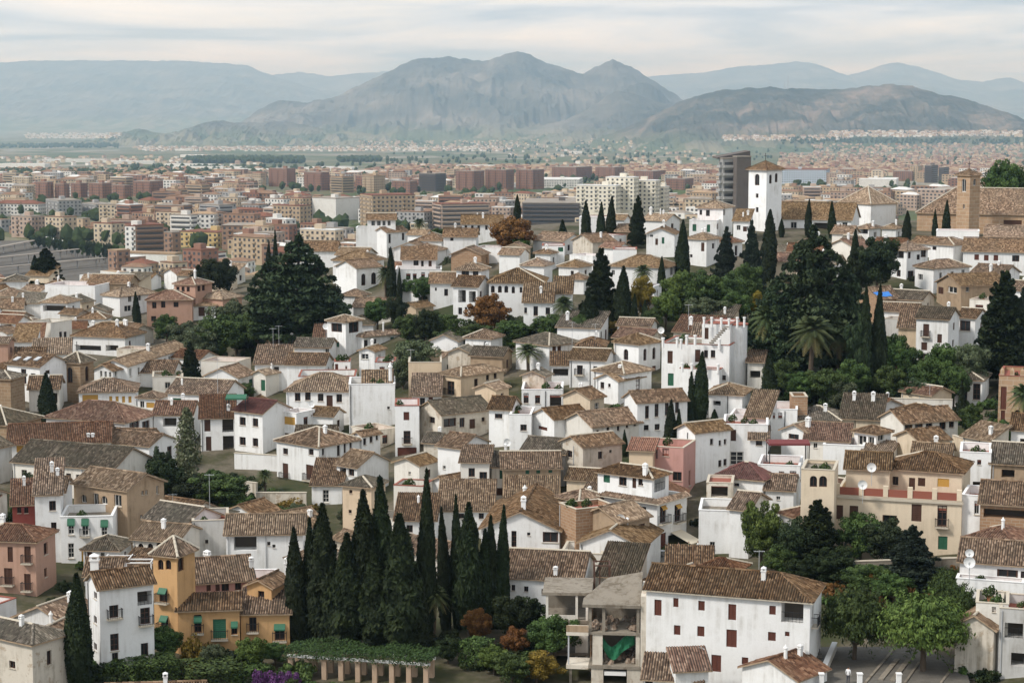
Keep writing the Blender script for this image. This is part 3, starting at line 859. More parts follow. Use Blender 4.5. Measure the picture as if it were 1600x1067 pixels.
    # ---- drainpipes
    if C.y < 300 and of is None and W > 4 and rng.random() < .6:
        for u in ([-W + .25] if rng.random() < .5 else [-W + .25, -W * rng.uniform(.3, .7)]):
            if any(g[0] - .15 < u + W < g[1] + .15 for g in holes['L']): continue
            pb = MB(); pb.prism((u, -.07, zg), (u, -.07, Z - .2), .05, .05, 6); put('drainpipe', pb.mesh('drainpipe', [MATS['metal' if rng.random() < .5 else 'iron']]))
    # ---- chimneys
    if polys:
        bv = BVHTree.FromPolygons([Vector(v) for p in polys for v in p], [list(range(sum(len(q) for q in polys[:i]), sum(len(q) for q in polys[:i]) + len(polys[i]))) for i in range(len(polys))])
        Minv = Matrix.Rotation(a_, 3, 'Z')
        org = Minv @ (-Vector((C.x, C.y, 0)))
        def on_roof(x, y):
            rr = Minv @ ray(x, y)
            res = bv.ray_cast(org, rr.normalized())
            return res[0]
        hh.on_roof = on_roof
        spots = []
        if ch is not None:
            for x, y, hp in ch:
                p = on_roof(x, y)
                if p is None: p = Vector((-W * .4, Dp * .5, Z + 1))
                spots.append((p, hp * C.y / F_PX))
        elif of is None and rng.random() < 0.4:
            for _ in range(rng.choice([1, 1, 2])):
                q = bv.ray_cast(Vector((-W * rng.uniform(.15, .85), Dp * rng.uniform(.25, .8), 50)), Vector((0, 0, -1)))[0]
                if q: spots.append((q, rng.uniform(.9, 1.5)))
        for p, hm in spots:
            c = put('chimney', UNIT['chimney_round' if rng.random() < .25 else 'chimney'], None, p)
            s = hm / 1.8; c.scale = (max(.6, s * .9) * rng.uniform(.75, 1.3), max(.6, s * .9) * rng.uniform(.75, 1.1), s)
            main.info['feat'].append('chimney')
    main.blocks.append(hh)
    return hh
# ------------------------------------------------------------------ the hillside quarter, measured from the photograph (front to back)
# ---- lowest row
A1 = H((-70, 50, 105, 1006), a=48, h=9, col='weathered', rc='grey', roof='hip', w=[(19, 1038, 10, 14, 'w'), (77, 1027, 8, 20, 'w')], lm='stained cream house with the mossy hip roof', lab='stained cream house with mossy grey hip roof and two small dark windows')
H((165, 316, 330, 1094), a=4, h=5, d=4.5, roof='gl', w=[], ch=[(281, 1052, 20), (314, 1062, 20)], lab='low house of which only a brown tile roof with two white chimneys shows')
A2 = H((-45, 55, 86, 846), a=24, h=11, col='rosebeige', rc='red', roof='hip', w=[(16, 866, 9, 24, 'd'), (43, 866, 11, 26, 'B'), (43, 909, 11, 26, 'B'), (13, 900, 14, 26, 'B')], lm='dusty pink house with the red hip roof', lab='dusty pink house with brown shutters and iron balconies under a red hip roof')
H((19, 54, 56, 787), a=2, h=9, d=6, col='red', rc='red', roof='pl', w=[(30, 797, 7, 9, 'w'), (41, 797, 7, 9, 'w')], lab='dark red house wedged between pink and white houses')
A4 = H((54, 94, 98, 771), a=3, h=15, d=8, roof='pl', w=[(82, 790, 11, 15, 'w'), (84, 822, 9, 12, 'w')], lm='white house with the pillared roof terrace', lab='tall white house with green awnings and a pillared roof terrace full of plants')
H((94, 176, 188, 806), a=6, roof='flat', of=A4, dD=0.3, d=7, w=[(111, 822, 10, 26, 'w'), (133, 823, 11, 28, 'b'), (163, 825, 10, 27, 'w'), (111, 860, 10, 23, 'w'), (132, 868, 10, 24, 'y'), (163, 862, 10, 20, 'w')])
H((115, 198, 256, 766), a=22, of=A4, dD=5, roof='gl', col='tan', w=[(131, 779, 9, 14, 'a'), (150, 781, 9, 22, 'w'), (163, 781, 10, 14, 'a'), (184, 782, 12, 20, 'w'), (223, 770, 4, 6, 'w'), (229, 769, 4, 6, 'w'), (246, 765, 4, 12, 'w'), (221, 808, 4, 7, 'w')], rc='tan')
WHT = H((137, 155, 239, 920), a=74, h=16, roof='gr', w=[(178, 955, 15, 18, 'b'), (227, 962, 16, 24, 'b'), (179, 1003, 14, 25, 'w'), (180, 1027, 10, 14, 'w'), (226, 934, 23, 19, 'l'), (226, 1015, 12, 20, 'w'), (149, 930, 5, 15, 'w'), (149, 968, 5, 16, 'w'), (149, 1010, 5, 16, 'w')], rise=1.3, d=None, lm='white four-storey house against the orange tower', lab='tall white four-storey house with flower balconies leaning against the orange tower')
ORG = H((239, 276, 304, 869), a=32, h=18, roof='pyr', col='orange', ridgew=True, rise=1.7, ch=[], w=[(251, 882, 9, 17, 'a'), (263, 882, 9, 16, 'a'), (283, 880, 10, 20, 'a'), (255, 930, 13, 22, 'b'), (257, 975, 12, 24, 'b')], lm='orange house with the lookout tower', lab='ochre orange villa with a square lookout tower, green awnings and brown tile roofs')
H((278, 374, 380, 950), a=2, of=ORG, dD=0.5, d=2.6, roof='pl', rise=0.9, col='orange', w=[(309, 974, 12, 28, 'b'), (343, 982, 21, 30, 'G'), (366, 981, 10, 20, 'w'), (300, 1023, 12, 22, 'w'), (335, 1028, 12, 24, 'd'), (360, 1028, 12, 24, 'd')])
H((282, 372, 378, 938), a=2, of=ORG, dD=3.4, d=5, roof='flat', parap=0.5, col='orange', w=[])
H((300, 396, 420, 905), a=-8, of=ORG, dD=8, d=8, roof='gl', col='pink', w=[(326, 917, 7, 12, 'd'), (340, 917, 7, 12, 'd'), (352, 914, 12, 18, 'w'), (372, 914, 10, 14, 'w')], ch=[(393, 886, 18)])
H((386, 424, 452, 918), a=28, of=ORG, dD=4, roof='gr', col='orange', w=[(408, 930, 10, 15, 'w')], ch=[(452, 900, 34)])
H((376, 452, 458, 957), a=4, of=ORG, dD=1.5, d=5, roof='pl', rise=1.2, col='orange', w=[(437, 988, 16, 24, 'b'), (395, 975, 12, 22, 'b'), (393, 1020, 14, 20, 'd')])
H((133, 186, 200, 898), a=8, h=9, d=6, roof='gl', w=[(150, 915, 8, 12, 'd')], ch=[(148, 893, 30)])
H((130, 185, 205, 859), a=18, h=8, roof='hip', rc='grey', w=[(140, 868, 8, 12, 'd'), (160, 868, 7, 10, 'w')])
ARC = H((207, 277, 316, 846), a=26, h=9, roof='gl', col='offwhite', rc='tan', w=[(220, 857, 9, 17, 'a'), (235, 857, 9, 17, 'a'), (249, 855, 9, 17, 'a')], lab='beige house with three arched loggia windows under a tan tile roof')
H((300, 357, 360, 812), a=0, h=11, d=7, roof='flat', col='grey', w=[(323, 846, 5, 6, 'w')], lab='blank grey-white cube house with flat roof beside three arched windows')
H((226, 290, 345, 819), a=20, h=10, roof='gl', rc='grey', w=[(286, 825, 8, 8, 'w')])
GAL = H((353, 473, 478, 833), a=3, h=10, d=7, roof='gl', rc='tan', w=[(383, 849, 36, 21, 'o'), (420, 849, 5, 6, 'w'), (428, 853, 5, 5, 'w')], ch=[], lab='long white house with a glazed dark gallery under one broad tan roof')
# ---- big white house and its ruin
BIG = H((1010, 1266, 1284, 940), a=9, h=17, roof='hr', trim=True, rc='brown', w=[(1028, 949, 11, 26, 'r'), (1056, 941, 8, 15, 'r'), (1096, 946, 10, 16, 'r'), (1144, 956, 12, 26, 'r'), (1058, 984, 10, 16, 'r'), (1095, 986, 11, 17, 'r'), (1143, 997, 16, 29, 'r'), (1119, 1036, 15, 28, 'r'), (1164, 1032, 10, 12, 'r'), (1207, 953, 10, 15, 'r'), (1238, 957, 34, 34, 'l'), (1206, 994, 12, 15, 'r'), (1230, 990, 7, 8, 'r')],
        ch=[(1193, 905, 22)], lm='big white house with the long roof', lab='big white house with long speckled tile roof, brown shutters and a corner loggia')
H((1160, 1246, 1268, 1062), a=34, h=7, roof='gr', rc='red', w=[], lm=None, lab='small white gabled house with rusty orange roof below the big white house')
H((1006, 1096, 1107, 1063), a=4, h=6, d=3.4, roof='pl', rise=1.3, w=[(1014, 1066, 12, 8, 'w'), (1065, 1066, 26, 8, 'o')], ch=[], lab='low white house with narrow tile roof at the foot of the ruin')
H((1056, 1107, 1109, 1044), a=-14, h=8, d=2.5, roof='pl', rc='red', w=[], ch=[], rise=1.2)
# ---- centre bottom
H((752, 874, 880, 829), a=6, h=9, d=16, roof='gr', col='white', rc='brown', ch=[(818, 795, 22)], w=[(860, 839, 24, 17, 'w'), (803, 808, 10, 12, 'w'), (826, 834, 5, 5, 'w'), (803, 842, 8, 26, 'w'), (840, 812, 4, 4, 'w')], lab='cream white gabled house with one wide brown window behind the cypresses', lm='gabled white house behind the cypresses')
H((828, 867, 869, 862), a=0, h=4, d=3, roof='pl', rc='orange', rise=0.7, w=[(836, 875, 8, 10, 'y'), (855, 873, 10, 9, 'd')], lab='tiny white annex with an orange roof under the wide brown window', ch=[])
GAB = H((906, 1003, 1012, 854), a=14, h=9, d=9, roof='gr', rc='tan', ch=[(964, 838, 18)], w=[(979, 870, 9, 12, 'w'), (950, 848, 4, 4, 'w'), (972, 848, 4, 4, 'w')], lab='white gabled house with tan roof, twin vents and a single small window')
H((876, 941, 946, 866), a=6, h=8, d=6, roof='flat', col='offwhite', w=[(919, 888, 9, 10, 'y')], lab='pale flat-roofed block with one blinded window beside the mossy lean-to')
H((788, 908, 916, 907), a=9, h=9, d=9, roof='gl', rc='brown', col='white', w=[(802, 918, 6, 10, 'w'), (822, 920, 7, 9, 'w'), (849, 924, 6, 9, 'w')], ch=[(868, 897, 14)])
H((868, 906, 908, 893), a=0, h=9, d=4, roof='pl', rc='red', col='white', w=[], ch=[], rise=1)
H((934, 993, 1001, 902), a=12, h=8, d=6, roof='pl', rc='grey', col='weathered', w=[], lab='pale shed under a mossy lean-to tile roof above the ruin', ch=[])
H((874, 900, 962, 796), a=62, h=14, roof='flat', col='brick', parap=.6, w=[], lab='unfinished brown brick shell with bare walls and no roof', lm='bare brown brick shell')
H((872, 905, 948, 783), a=48, h=10, roof='hip', rc='brown', col='tan', w=[(885, 792, 5, 6, 'w')], ch=[])
H((910, 968, 1015, 816), a=42, h=12, roof='gr', rc='tan', col='tan', w=[])
CAF = H((944, 1027, 1073, 784), a=30, h=10, roof='flat', parap=.3, w=[(984, 791, 8, 7, 'w'), (1005, 797, 9, 13, 'w'), (1036, 803, 10, 24, 'b'), (1059, 801, 10, 24, 'b'), (1036, 846, 9, 24, 'r'), (1021, 852, 6, 15, 'w'), (1055, 850, 22, 26, 'o'), (985, 838, 8, 11, 'w')], lm='white café house with the cream awning', lab='white corner café house with flower balconies, a cream awning and a pavilion on top')
H((934, 1019, 1045, 747), a=30, of=CAF, dD=1.6, roof='hip', ch=[(1008, 742, 20)], w=[(948, 748, 10, 13, 'g'), (973, 752, 12, 15, 'w'), (991, 754, 6, 18, 'd'), (1001, 752, 8, 14, 'w'), (1031, 756, 17, 16, 'l')])
H((1092, 1167, 1172, 799), a=1, h=9, d=7, roof='flat', w=[(1152, 820, 12, 25, 'g'), (1113, 852, 8, 12, 'w'), (1131, 808, 4, 4, 'w')], lm='white house with the lone green shutter', lab='plain white house with one green shutter and planted roof terrace')
H((1140, 1170, 1196, 797), a=20, h=10, d=7, roof='gl', rc='brown', w=[], ch=[])
H((1043, 1112, 1114, 881), a=0, h=3.0, d=3, roof='pl', rise=1.2, w=[], ch=[], lab='low wall house with striped tile lean-to roof in front of the café terrace')
H((1090, 1150, 1165, 893), a=20, h=4, d=4, roof='hip', rc='red', w=[], ch=[])
# ---- cream palace and right edge
PAL = H((1304, 1503, 1520, 784), a=3, h=10.5, d=12, roof='flat', col='palecream', w=[(1311, 800, 12, 23, 'd'), (1334, 801, 13, 23, 'd'), (1390, 812, 22, 16, 'w'), (1432, 801, 15, 28, 'd'), (1472, 806, 14, 34, 'b'), (1473, 848, 14, 22, 'g'), (1384, 852, 18, 20, 'w'), (1340, 850, 14, 22, 'd')], lm='cream palace with the long balustrade', lab='long pale cream palace with balustraded terrace, brown shutters and two arched tower windows')
H((1388, 1503, 1527, 739), a=8, of=PAL, dD=4.5, d=7, roof='hip', col='palecream', w=[(1399, 751, 9, 14, 'w'), (1425, 756, 9, 20, 'd'), (1440, 753, 11, 14, 'd'), (1474, 754, 18, 14, 'y')])
H((1322, 1390, 1395, 734), a=2, of=PAL, dD=5.5, d=6, roof='gl', col='palecream', rc='tan', w=[])
H((1252, 1304, 1309, 735), a=4, of=PAL, dD=-0.3, d=6, roof='flat', col='palecream', parap=.3, w=[(1271, 752, 11, 18, 'a'), (1286, 752, 12, 18, 'a')])
H((1500, 1549, 1553, 708), a=0, h=12, d=7, roof='flat', w=[(1530, 722, 6, 8, 'w'), (1530, 760, 20, 16, 'o')], lab='blank tall white block rising behind the cream palace')
H((1503, 1532, 1540, 775), a=6, h=11, d=6, roof='flat', w=[(1527, 793, 9, 22, 'w')])
POR = H((1532, 1640, 1650, 792), a=2, h=9, d=8, roof='gl', col='brick', w=[(1570, 803, 66, 18, 'o')], lab='brick porch house with wide dark opening under a striped roof', ch=[])
H((1508, 1584, 1625, 852), a=16, h=8, roof='hip', rc='red', w=[(1530, 858, 40, 6, 'w')], ch=[(1567, 826, 20)])
DSH = H((1500, 1612, 1640, 884), a=3, h=10, d=7, roof='gl', col='white', ch=[], w=[(1574, 899, 32, 21, 'w'), (1598, 900, 6, 16, 'w')], lm='white house with the two satellite dishes', lab='white house with a barred window, tall chimney and two satellite dishes')
H((1494, 1600, 1640, 911), a=3, of=DSH, dD=-1.5, d=2, roof='flat', parap=.5, w=[])
H((1493, 1553, 1563, 984), a=14, h=9, d=10, roof='gr', col='weathered', rc='brown', w=[], rise=1.3, lab='rain-streaked white gable house without windows beside the square', lm='rain-streaked gable house', ch=[])
H((1525, 1576, 1580, 944), a=0, h=12, d=5, roof='flat', col='offwhite', w=[(1553, 952, 6, 9, 'w')])
H((1562, 1640, 1650, 955), a=0, h=11, d=6, roof='flat', col='grey', w=[(1584, 985, 28, 26, 'l'), (1590, 1030, 20, 22, 'o')], lab='grey house with deep balcony behind the rain-streaked gable')
# ---- second tier, left
H((-40, 16, 38, 592), a=30, h=11, col='stone', rc='grey', roof='hip', w=[], lab='brown stone church chapel with mossy roofs at the edge of the hill', name='church', cat='church', lm='brown stone chapel')
H((-80, 10, 64, 664), a=38, h=7, col='stone', rc='grey', roof='hip', w=[], ridgew=True, lab='low brown stone nave with dark grey hip roof')
H((-60, -5, 18, 700), a=40, h=9, col='grey', rc='grey', roof='gr', w=[])
BEL = H((95, 125, 146, 567), a=36, h=12, roof='pyr', col='stone', rc='grey', ridgew=True, rise=1.6, ch=[], name='bell_tower', cat='tower', w=[(109, 586, 9, 25, 'a'), (136, 584, 6, 23, 'a')], lm='brown stone belfry', lab='square brown stone belfry with an arched bell opening on each side')
H((123, 212, 222, 611), a=3, h=7, d=8, roof='hip', rc='brown', w=[(141, 623, 25, 12, 'y'), (173, 624, 5, 10, 'Y'), (183, 624, 5, 10, 'Y'), (193, 624, 5, 10, 'Y'), (203, 624, 5, 10, 'Y')], lm='white house with yellow blinds', lab='white house with a row of narrow yellow-blinded windows beside the belfry')
H((215, 247, 263, 622), a=26, h=6, roof='hip', w=[(222, 632, 7, 11, 'w'), (235, 633, 13, 9, 'y'), (252, 631, 9, 9, 'y')], lab='small white pavilion house with two yellow blinds')
H((72, 195, 247, 660), a=20, h=8, roof='hip', rc='red', w=[(98, 664, 26, 8, 'w'), (134, 666, 20, 8, 'w'), (172, 669, 34, 9, 'w'), (210, 667, 16, 14, 'w'), (228, 665, 12, 12, 'w')], lm='white house with the broad red hip roof', lab='white house with ribbon windows under a broad reddish hip roof')
H((12, 172, 180, 690), a=3, h=8, d=9, roof='gl', rc='red', w=[(32, 700, 13, 13, 'y'), (61, 700, 13, 14, 'y'), (92, 700, 14, 6, 'w')], ch=[(138, 682, 6), (145, 682, 6)])
H((20, 176, 236, 734), a=18, h=9, roof='gl', col='offwhite', rc='grey', w=[(38, 744, 9, 21, 'w'), (72, 747, 10, 23, 'w'), (107, 744, 8, 10, 'w'), (122, 745, 7, 8, 'w'), (193, 725, 4, 5, 'w'), (208, 723, 4, 5, 'w')], lm='cream house with the large mossy roof', lab='cream house with large mossy grey roof and white gable with two vents', ch=[])
H((160, 233, 275, 697), a=36, h=8, roof='gl', col='white', rc='brown', w=[], ch=[])
H((110, 232, 236, 697), a=14, h=6, d=8, roof='gl', col='tan', rc='brown', w=[], ch=[])
H((60, 100, 106, 768), a=10, h=9, d=6, roof='gl', rc='brown', w=[(62, 790, 6, 8, 'w')], ch=[])
H((262, 350, 381, 617), a=16, h=8, roof='gl', rc='brown', w=[(276, 627, 16, 11, 'g'), (322, 629, 10, 20, 'w'), (338, 627, 10, 12, 'w'), (366, 624, 8, 9, 'w')])
H((313, 366, 370, 652), a=1, h=9, d=7, roof='pl', rc='red', w=[(324, 664, 10, 20, 'd'), (326, 693, 9, 22, 'd'), (356, 664, 18, 22, 'l'), (357, 692, 18, 22, 'l')], lab='white house with stacked loggias and brown shutters beside the maroon roof')
H((240, 300, 315, 648), a=10, h=8, d=7, roof='gl', rc='red', w=[(265, 660, 22, 14, 'o'), (300, 668, 8, 14, 'd')])
MAR = H((366, 410, 453, 646), a=28, h=11, roof='gl', rc='maroon', w=[(379, 658, 10, 14, 'w'), (399, 660, 9, 14, 'w'), (379, 689, 10, 14, 'w'), (399, 691, 9, 14, 'w')], lm='white house with the maroon roof', lab='white cube-like house with plain maroon roof and four square windows', ch=[])
H((348, 376, 382, 640), a=10, h=8, d=5, roof='flat', w=[(356, 628, 10, 16, 'g'), (368, 630, 6, 12, 'w')])
# ---- second tier, centre left
H((447, 556, 569, 611), a=8, h=9, roof='hip', rc='tan', d=9, w=[(465, 620, 9, 13, 'w'), (481, 619, 9, 13, 'w'), (501, 621, 9, 12, 'w'), (515, 628, 10, 21, 'd'), (530, 622, 9, 13, 'w')], lm='white house with the tan hip roof', lab='white villa with row of dark windows under a golden tan hip roof')
H((545, 617, 622, 600), a=0, h=11, d=8, roof='flat', w=[(607, 637, 4, 4, 'w')], ch=None, lab='blank white slab house with stepped parapet and corner chimney')
H((568, 612, 617, 600), a=0, h=11, d=7, roof='gl', rc='tan', w=[], ch=[(610, 594, 30)])
H((436, 463, 492, 646), a=40, h=9, roof='flat', col='white', w=[(449, 657, 24, 15, 'y'), (449, 681, 24, 12, 'd')], lab='white and beige house with one orange blind beside the maroon roof')
H((484, 520, 537, 650), a=26, h=6, roof='gl', rc='tan', w=[])
KHS = H((432, 498, 562, 698), a=34, h=9.5, roof='hip', rc='brown', ridgew=True, w=[(446, 705, 8, 11, 'w'), (486, 706, 8, 11, 'w'), (446, 736, 9, 26, 'B'), (484, 738, 12, 26, 'B'), (446, 761, 7, 11, 'w'), (466, 763, 8, 10, 'w'), (505, 706, 4, 10, 'w'), (529, 704, 5, 16, 'w'), (539, 700, 4, 15, 'w'), (548, 697, 4, 15, 'w'), (515, 724, 4, 8, 'w')], ch=[(508, 677, 14)], lm='large white corner house with the brown hip roof', lab='large white corner house with brown hip roof, tall brown shutters and balconies')
H((556, 566, 594, 681), a=52, h=8, roof='gr', rc='brown', w=[(570, 690, 5, 10, 'w'), (580, 686, 5, 10, 'w'), (589, 682, 4, 10, 'w')])
H((526, 558, 607, 730), a=40, h=8, roof='gl', rc='tan', w=[(536, 738, 10, 16, 'l'), (549, 738, 9, 12, 'w')], lab='white house with golden tile roof and blank white gable wall', ch=[])
H((487, 534, 541, 757), a=8, h=5, d=6, roof='pl', rc='brown', w=[(509, 775, 10, 20, 'w'), (532, 770, 4, 10, 'w')], ch=[])
CRM = H((535, 580, 602, 761), a=26, h=14, roof='hip', col='cream', rc='grey', w=[(548, 768, 5, 6, 'w'), (567, 771, 5, 6, 'w'), (590, 772, 10, 8, 'w'), (547, 799, 5, 6, 'w')], lm='peeling cream tower house', lab='tall peeling cream house with mossy hip roof just uphill of the cypresses')
H((617, 655, 658, 634), a=0, h=12, d=7, roof='flat', w=[(635, 650, 9, 13, 'r'), (636, 683, 11, 20, 'b'), (636, 706, 30, 14, 'r')], lm='narrow white house with the brown garage door', lab='narrow white house with two windows above a wide brown garage door')
H((644, 688, 690, 617), a=2, h=8, d=6, roof='pl', rc='brown', w=[(660, 627, 8, 11, 'w'), (673, 625, 7, 10, 'r')])
CRH = H((688, 720, 787, 588), a=42, h=10, roof='hip', col='cream', rc='tan', w=[(704, 606, 12, 23, 'b'), (744, 598, 6, 12, 'w'), (762, 590, 5, 8, 'w'), (774, 587, 5, 8, 'w')], lm='cream house with the tan roof', lab='square cream house with tan hip roof and one barred balcony window')
H((638, 690, 694, 566), a=0, h=11, d=8, roof='flat', col='cream', w=[], lab='blank cream cube house with flat top beside the olive tree')
H((742, 775, 795, 609), a=30, h=8, roof='gr', col='cream', rc='tan', w=[])
H((653, 690, 768, 648), a=58, h=9, roof='gr', col='weathered', rc='grey', w=[(675, 656, 9, 12, 'w'), (703, 660, 20, 11, 'w'), (722, 660, 8, 14, 'w'), (738, 662, 9, 14, 'd'), (755, 655, 5, 6, 'w')], lm='dilapidated cream house with patched plaster', lab='dilapidated cream house with patched plaster and a sagging mossy roof', ch=[])
H((764, 797, 812, 640), a=14, h=9, roof='gl', rc='brown', w=[(779, 650, 12, 8, 'w')])
H((662, 684, 700, 692), a=20, h=8, roof='gl', rc='grey', col='weathered', w=[])
H((616, 655, 684, 727), a=36, h=9, roof='gr', rc='tan', col='offwhite', w=[(640, 739, 4, 5, 'w')])
H((684, 719, 762, 700), a=20, h=12, roof='gl', rc='brown', w=[(694, 730, 5, 6, 'w')], col='white')
H((720, 764, 768, 722), a=4, h=11, d=6, roof='pl', rc='brown', rise=1.1, col='offwhite', w=[(737, 738, 10, 14, 'w'), (755, 745, 12, 16, 'w'), (757, 768, 10, 18, 'b'), (741, 770, 5, 16, 'd')])
H((675, 701, 742, 757), a=50, h=8, roof='gr', rc='brown', w=[(709, 764, 8, 9, 'w'), (728, 761, 8, 9, 'w')], lab='small white gabled house with two square windows above the cypress tops', ch=[])
H((615, 662, 676, 760), a=16, h=9, roof='flat', col='offwhite', w=[(627, 779, 3, 4, 'w')])
H((768, 812, 815, 729), a=2, h=8, d=6, roof='gl', rc='grey', col='offwhite', w=[(784, 741, 7, 14, 'g'), (780, 768, 12, 12, 'd')])
H((686, 770, 775, 797), a=2, h=6, d=7, roof='pl', rc='tan', w=[(720, 806, 10, 8, 'w'), (752, 806, 8, 9, 'w')], ch=[])
H((618, 680, 690, 812), a=5, h=8, d=6, roof='pl', rc='brown', w=[(640, 826, 10, 12, 'w')])
H((560, 620, 640, 812), a=20, h=7, roof='flat', col='offwhite', w=[])
# ---- second tier, centre right
H((833, 866, 920, 655), a=56, h=8, roof='gr', rc='brown', w=[(848, 669, 14, 9, 'r')])
H((882, 926, 1001, 667), a=56, h=8, roof='gr', rc='brown', col='offwhite', w=[(909, 673, 20, 8, 'r'), (934, 677, 4, 10, 'w'), (950, 672, 4, 10, 'w'), (966, 668, 4, 9, 'w'), (980, 664, 4, 8, 'w'), (992, 661, 4, 8, 'w')], lab='beige gabled house with one wide window and a long low brown roof', lm='beige gabled house with the wide window')
BLU = H((975, 996, 1074, 629), a=68, h=10, roof='gr', rc='brown', col='white', w=[(1011, 644, 6, 20, 'w'), (1026, 641, 6, 20, 'w'), (1042, 638, 6, 22, 'w'), (1058, 635, 6, 20, 'w'), (1010, 668, 8, 8, 'w'), (1027, 667, 8, 9, 'w')], lm='white house with four tall windows', lab='white house with a row of four tall narrow windows and broad brown roof')
H((815, 882, 908, 709), a=20, h=8, roof='gl', rc='grey', col='grey', w=[], lab='low house under a big sagging grey mossy roof', ch=[])
H((786, 876, 878, 731), a=-4, h=8, d=7, roof='gl', rc='brown', col='tan', w=[(824, 736, 6, 9, 'g'), (841, 735, 6, 9, 'g'), (860, 734, 6, 9, 'g')], lab='tan house with three small green shutters', ch=[])
WEA = H((877, 911, 972, 698), a=56, h=11, roof='gr', rc='brown', col='weathered', w=[(890, 709, 8, 13, 'w'), (938, 711, 7, 11, 'w'), (954, 705, 4, 4, 'w')], lm='patchy cream gabled house', lab='patchy weathered cream gabled house with a single window on each wall')
H((790, 868, 872, 777), a=1, h=8, d=5, roof='pl', rc='tan', rise=1.6, w=[(846, 786, 26, 14, 'l')], ch=[(820, 776, 20)])
PNK = H((985, 1068, 1087, 700), a=10, h=12, roof='flat', col='pink', w=[(1016, 709, 7, 14, 'w'), (1040, 706, 10, 14, 'w'), (1058, 744, 14, 15, 'w')], lm='salmon pink house', lab='salmon pink house with roof terrace and red canopy')
H((983, 1020, 1030, 704), a=8, of=PNK, dD=-.5, d=4, roof='pl', rc='orange', rise=.8, col='cream', w=[])
TAL = H((1058, 1086, 1141, 676), a=54, h=12, roof='gr', rc='tan', w=[(1125, 692, 4, 8, 'w'), (1133, 690, 4, 8, 'w'), (1125, 724, 5, 10, 'w'), (1133, 722, 5, 10, 'w'), (1112, 690, 5, 9, 'w')], lm='tall windowless white house with the tan gable roof', lab='tall white house with tan roof, long blank side and tiny windows')
H((1130, 1200, 1206, 664), a=0, h=11, d=8, roof='flat', w=[(1146, 680, 8, 18, 'd'), (1151, 716, 22, 22, 'w'), (1180, 682, 12, 12, 'w')], lab='white terraced house with large glazed door beside the tall tan-roofed house')
H((1166, 1200, 1212, 652), a=10, h=9, d=7, roof='pl', rc='tan', w=[])
H((1172, 1200, 1204, 686), a=0, h=9, d=4, roof='pl', rc='brown', w=[(1186, 692, 10, 8, 'w')], rise=1)
H((1117, 1192, 1216, 750), a=14, h=8, roof='hip', rc='maroon', w=[(1150, 757, 10, 6, 'w')], lab='white house under a broad dark maroon hip roof')
H((1104, 1145, 1150, 755), a=2, h=10, d=5, roof='flat', col='weathered', parap=.3, w=[(1124, 768, 26, 18, 'o')], lab='roofless weathered frame with open front beside the planted terrace')
# ---- second tier, right
H((1186, 1246, 1250, 640), a=0, h=9, d=7, roof='flat', w=[(1208, 649, 6, 9, 'w'), (1219, 649, 6, 9, 'w')])
H((1238, 1262, 1264, 620), a=-6, h=10, d=4, roof='flat', col='brick', w=[], lab='small brown brick tower block beside the park trees')
H((1221, 1262, 1284, 676), a=30, h=8, roof='gr', rc='brown', w=[(1240, 682, 16, 10, 'w')])
H((1258, 1326, 1336, 689), a=4, h=7, d=4.5, roof='pl', rc='red', col='offwhite', w=[(1274, 696, 6, 8, 'w')], ch=[])
TER = H((1184, 1250, 1256, 728), a=3, h=9, d=7, roof='flat', w=[(1221, 742, 8, 12, 'w'), (1239, 742, 10, 13, 'w'), (1205, 760, 14, 18, 'y'), (1222, 760, 10, 16, 'r')], lm='white house with the maroon canopy', lab='white house with a maroon canopy over its roof terrace')
H((1196, 1240, 1246, 766), a=5, h=6, d=6, roof='gl', rc='brown', w=[(1216, 778, 6, 6, 'w')])
GLZ = H((1335, 1369, 1392, 678), a=36, h=9, roof='pyr', rc='brown', w=[(1347, 688, 13, 17, 'w'), (1361, 690, 9, 17, 'w'), (1377, 683, 10, 9, 'w')], ch=[], lm='glazed pavilion with pyramid roof', lab='white pavilion with black-framed windows and brown pyramid roof')
H((1345, 1388, 1400, 712), a=14, h=6, d=5, roof='pl', rc='tan', rise=1, w=[(1390, 704, 5, 8, 'w')])
H((1376, 1412, 1497, 661), a=56, h=9, roof='gr', rc='brown', col='offwhite', w=[(1420, 667, 12, 10, 'w'), (1436, 664, 12, 10, 'w'), (1452, 662, 10, 8, 'w'), (1473, 664, 10, 14, 'w'), (1487, 661, 8, 13, 'w')], lm='cream house with the terrace canopy frame', lab='cream and white house with bare side wall and wide brown roof')
H((1400, 1438, 1484, 690), a=52, h=8, roof='gr', rc='brown', col='palecream', w=[(1450, 698, 7, 9, 'w'), (1469, 694, 7, 10, 'w')], ch=[])
H((1286, 1350, 1356, 697), a=4, h=7, d=6, roof='flat', w=[], ch=[])
H((1425, 1484, 1490, 716), a=5, h=7, d=6, roof='gl', rc='tan', w=[])
H((1549, 1640, 1650, 728), a=3, h=8, d=8, roof='gl', rc='grey', col='tan', w=[(1575, 740, 20, 14, 'o')])
H((1481, 1535, 1543, 594), a=8, h=6.5, d=7, roof='hip', rc='grey', ridgew=True, w=[(1506, 612, 10, 26, 'w'), (1526, 612, 11, 26, 'w')], lm='white garden house with two tall doors', lab='white garden house with two tall doors and grey hip roof among trees', ch=[])
CAS = H((1561, 1640, 1650, 590), a=2, h=12, d=10, roof='flat', col='church', parap=.5, name='mansion', cat='mansion', w=[(1568, 622, 8, 36, 'r'), (1592, 612, 16, 14, 'w'), (1590, 650, 10, 20, 'a'), (1567, 650, 6, 18, 'r')], lm='crenellated brick mansion', lab='tan brick mansion with crenellated parapet and arched window')
H((1580, 1640, 1650, 674), a=4, h=6, d=7, roof='gl', w=[(1598, 690, 8, 10, 'w')])
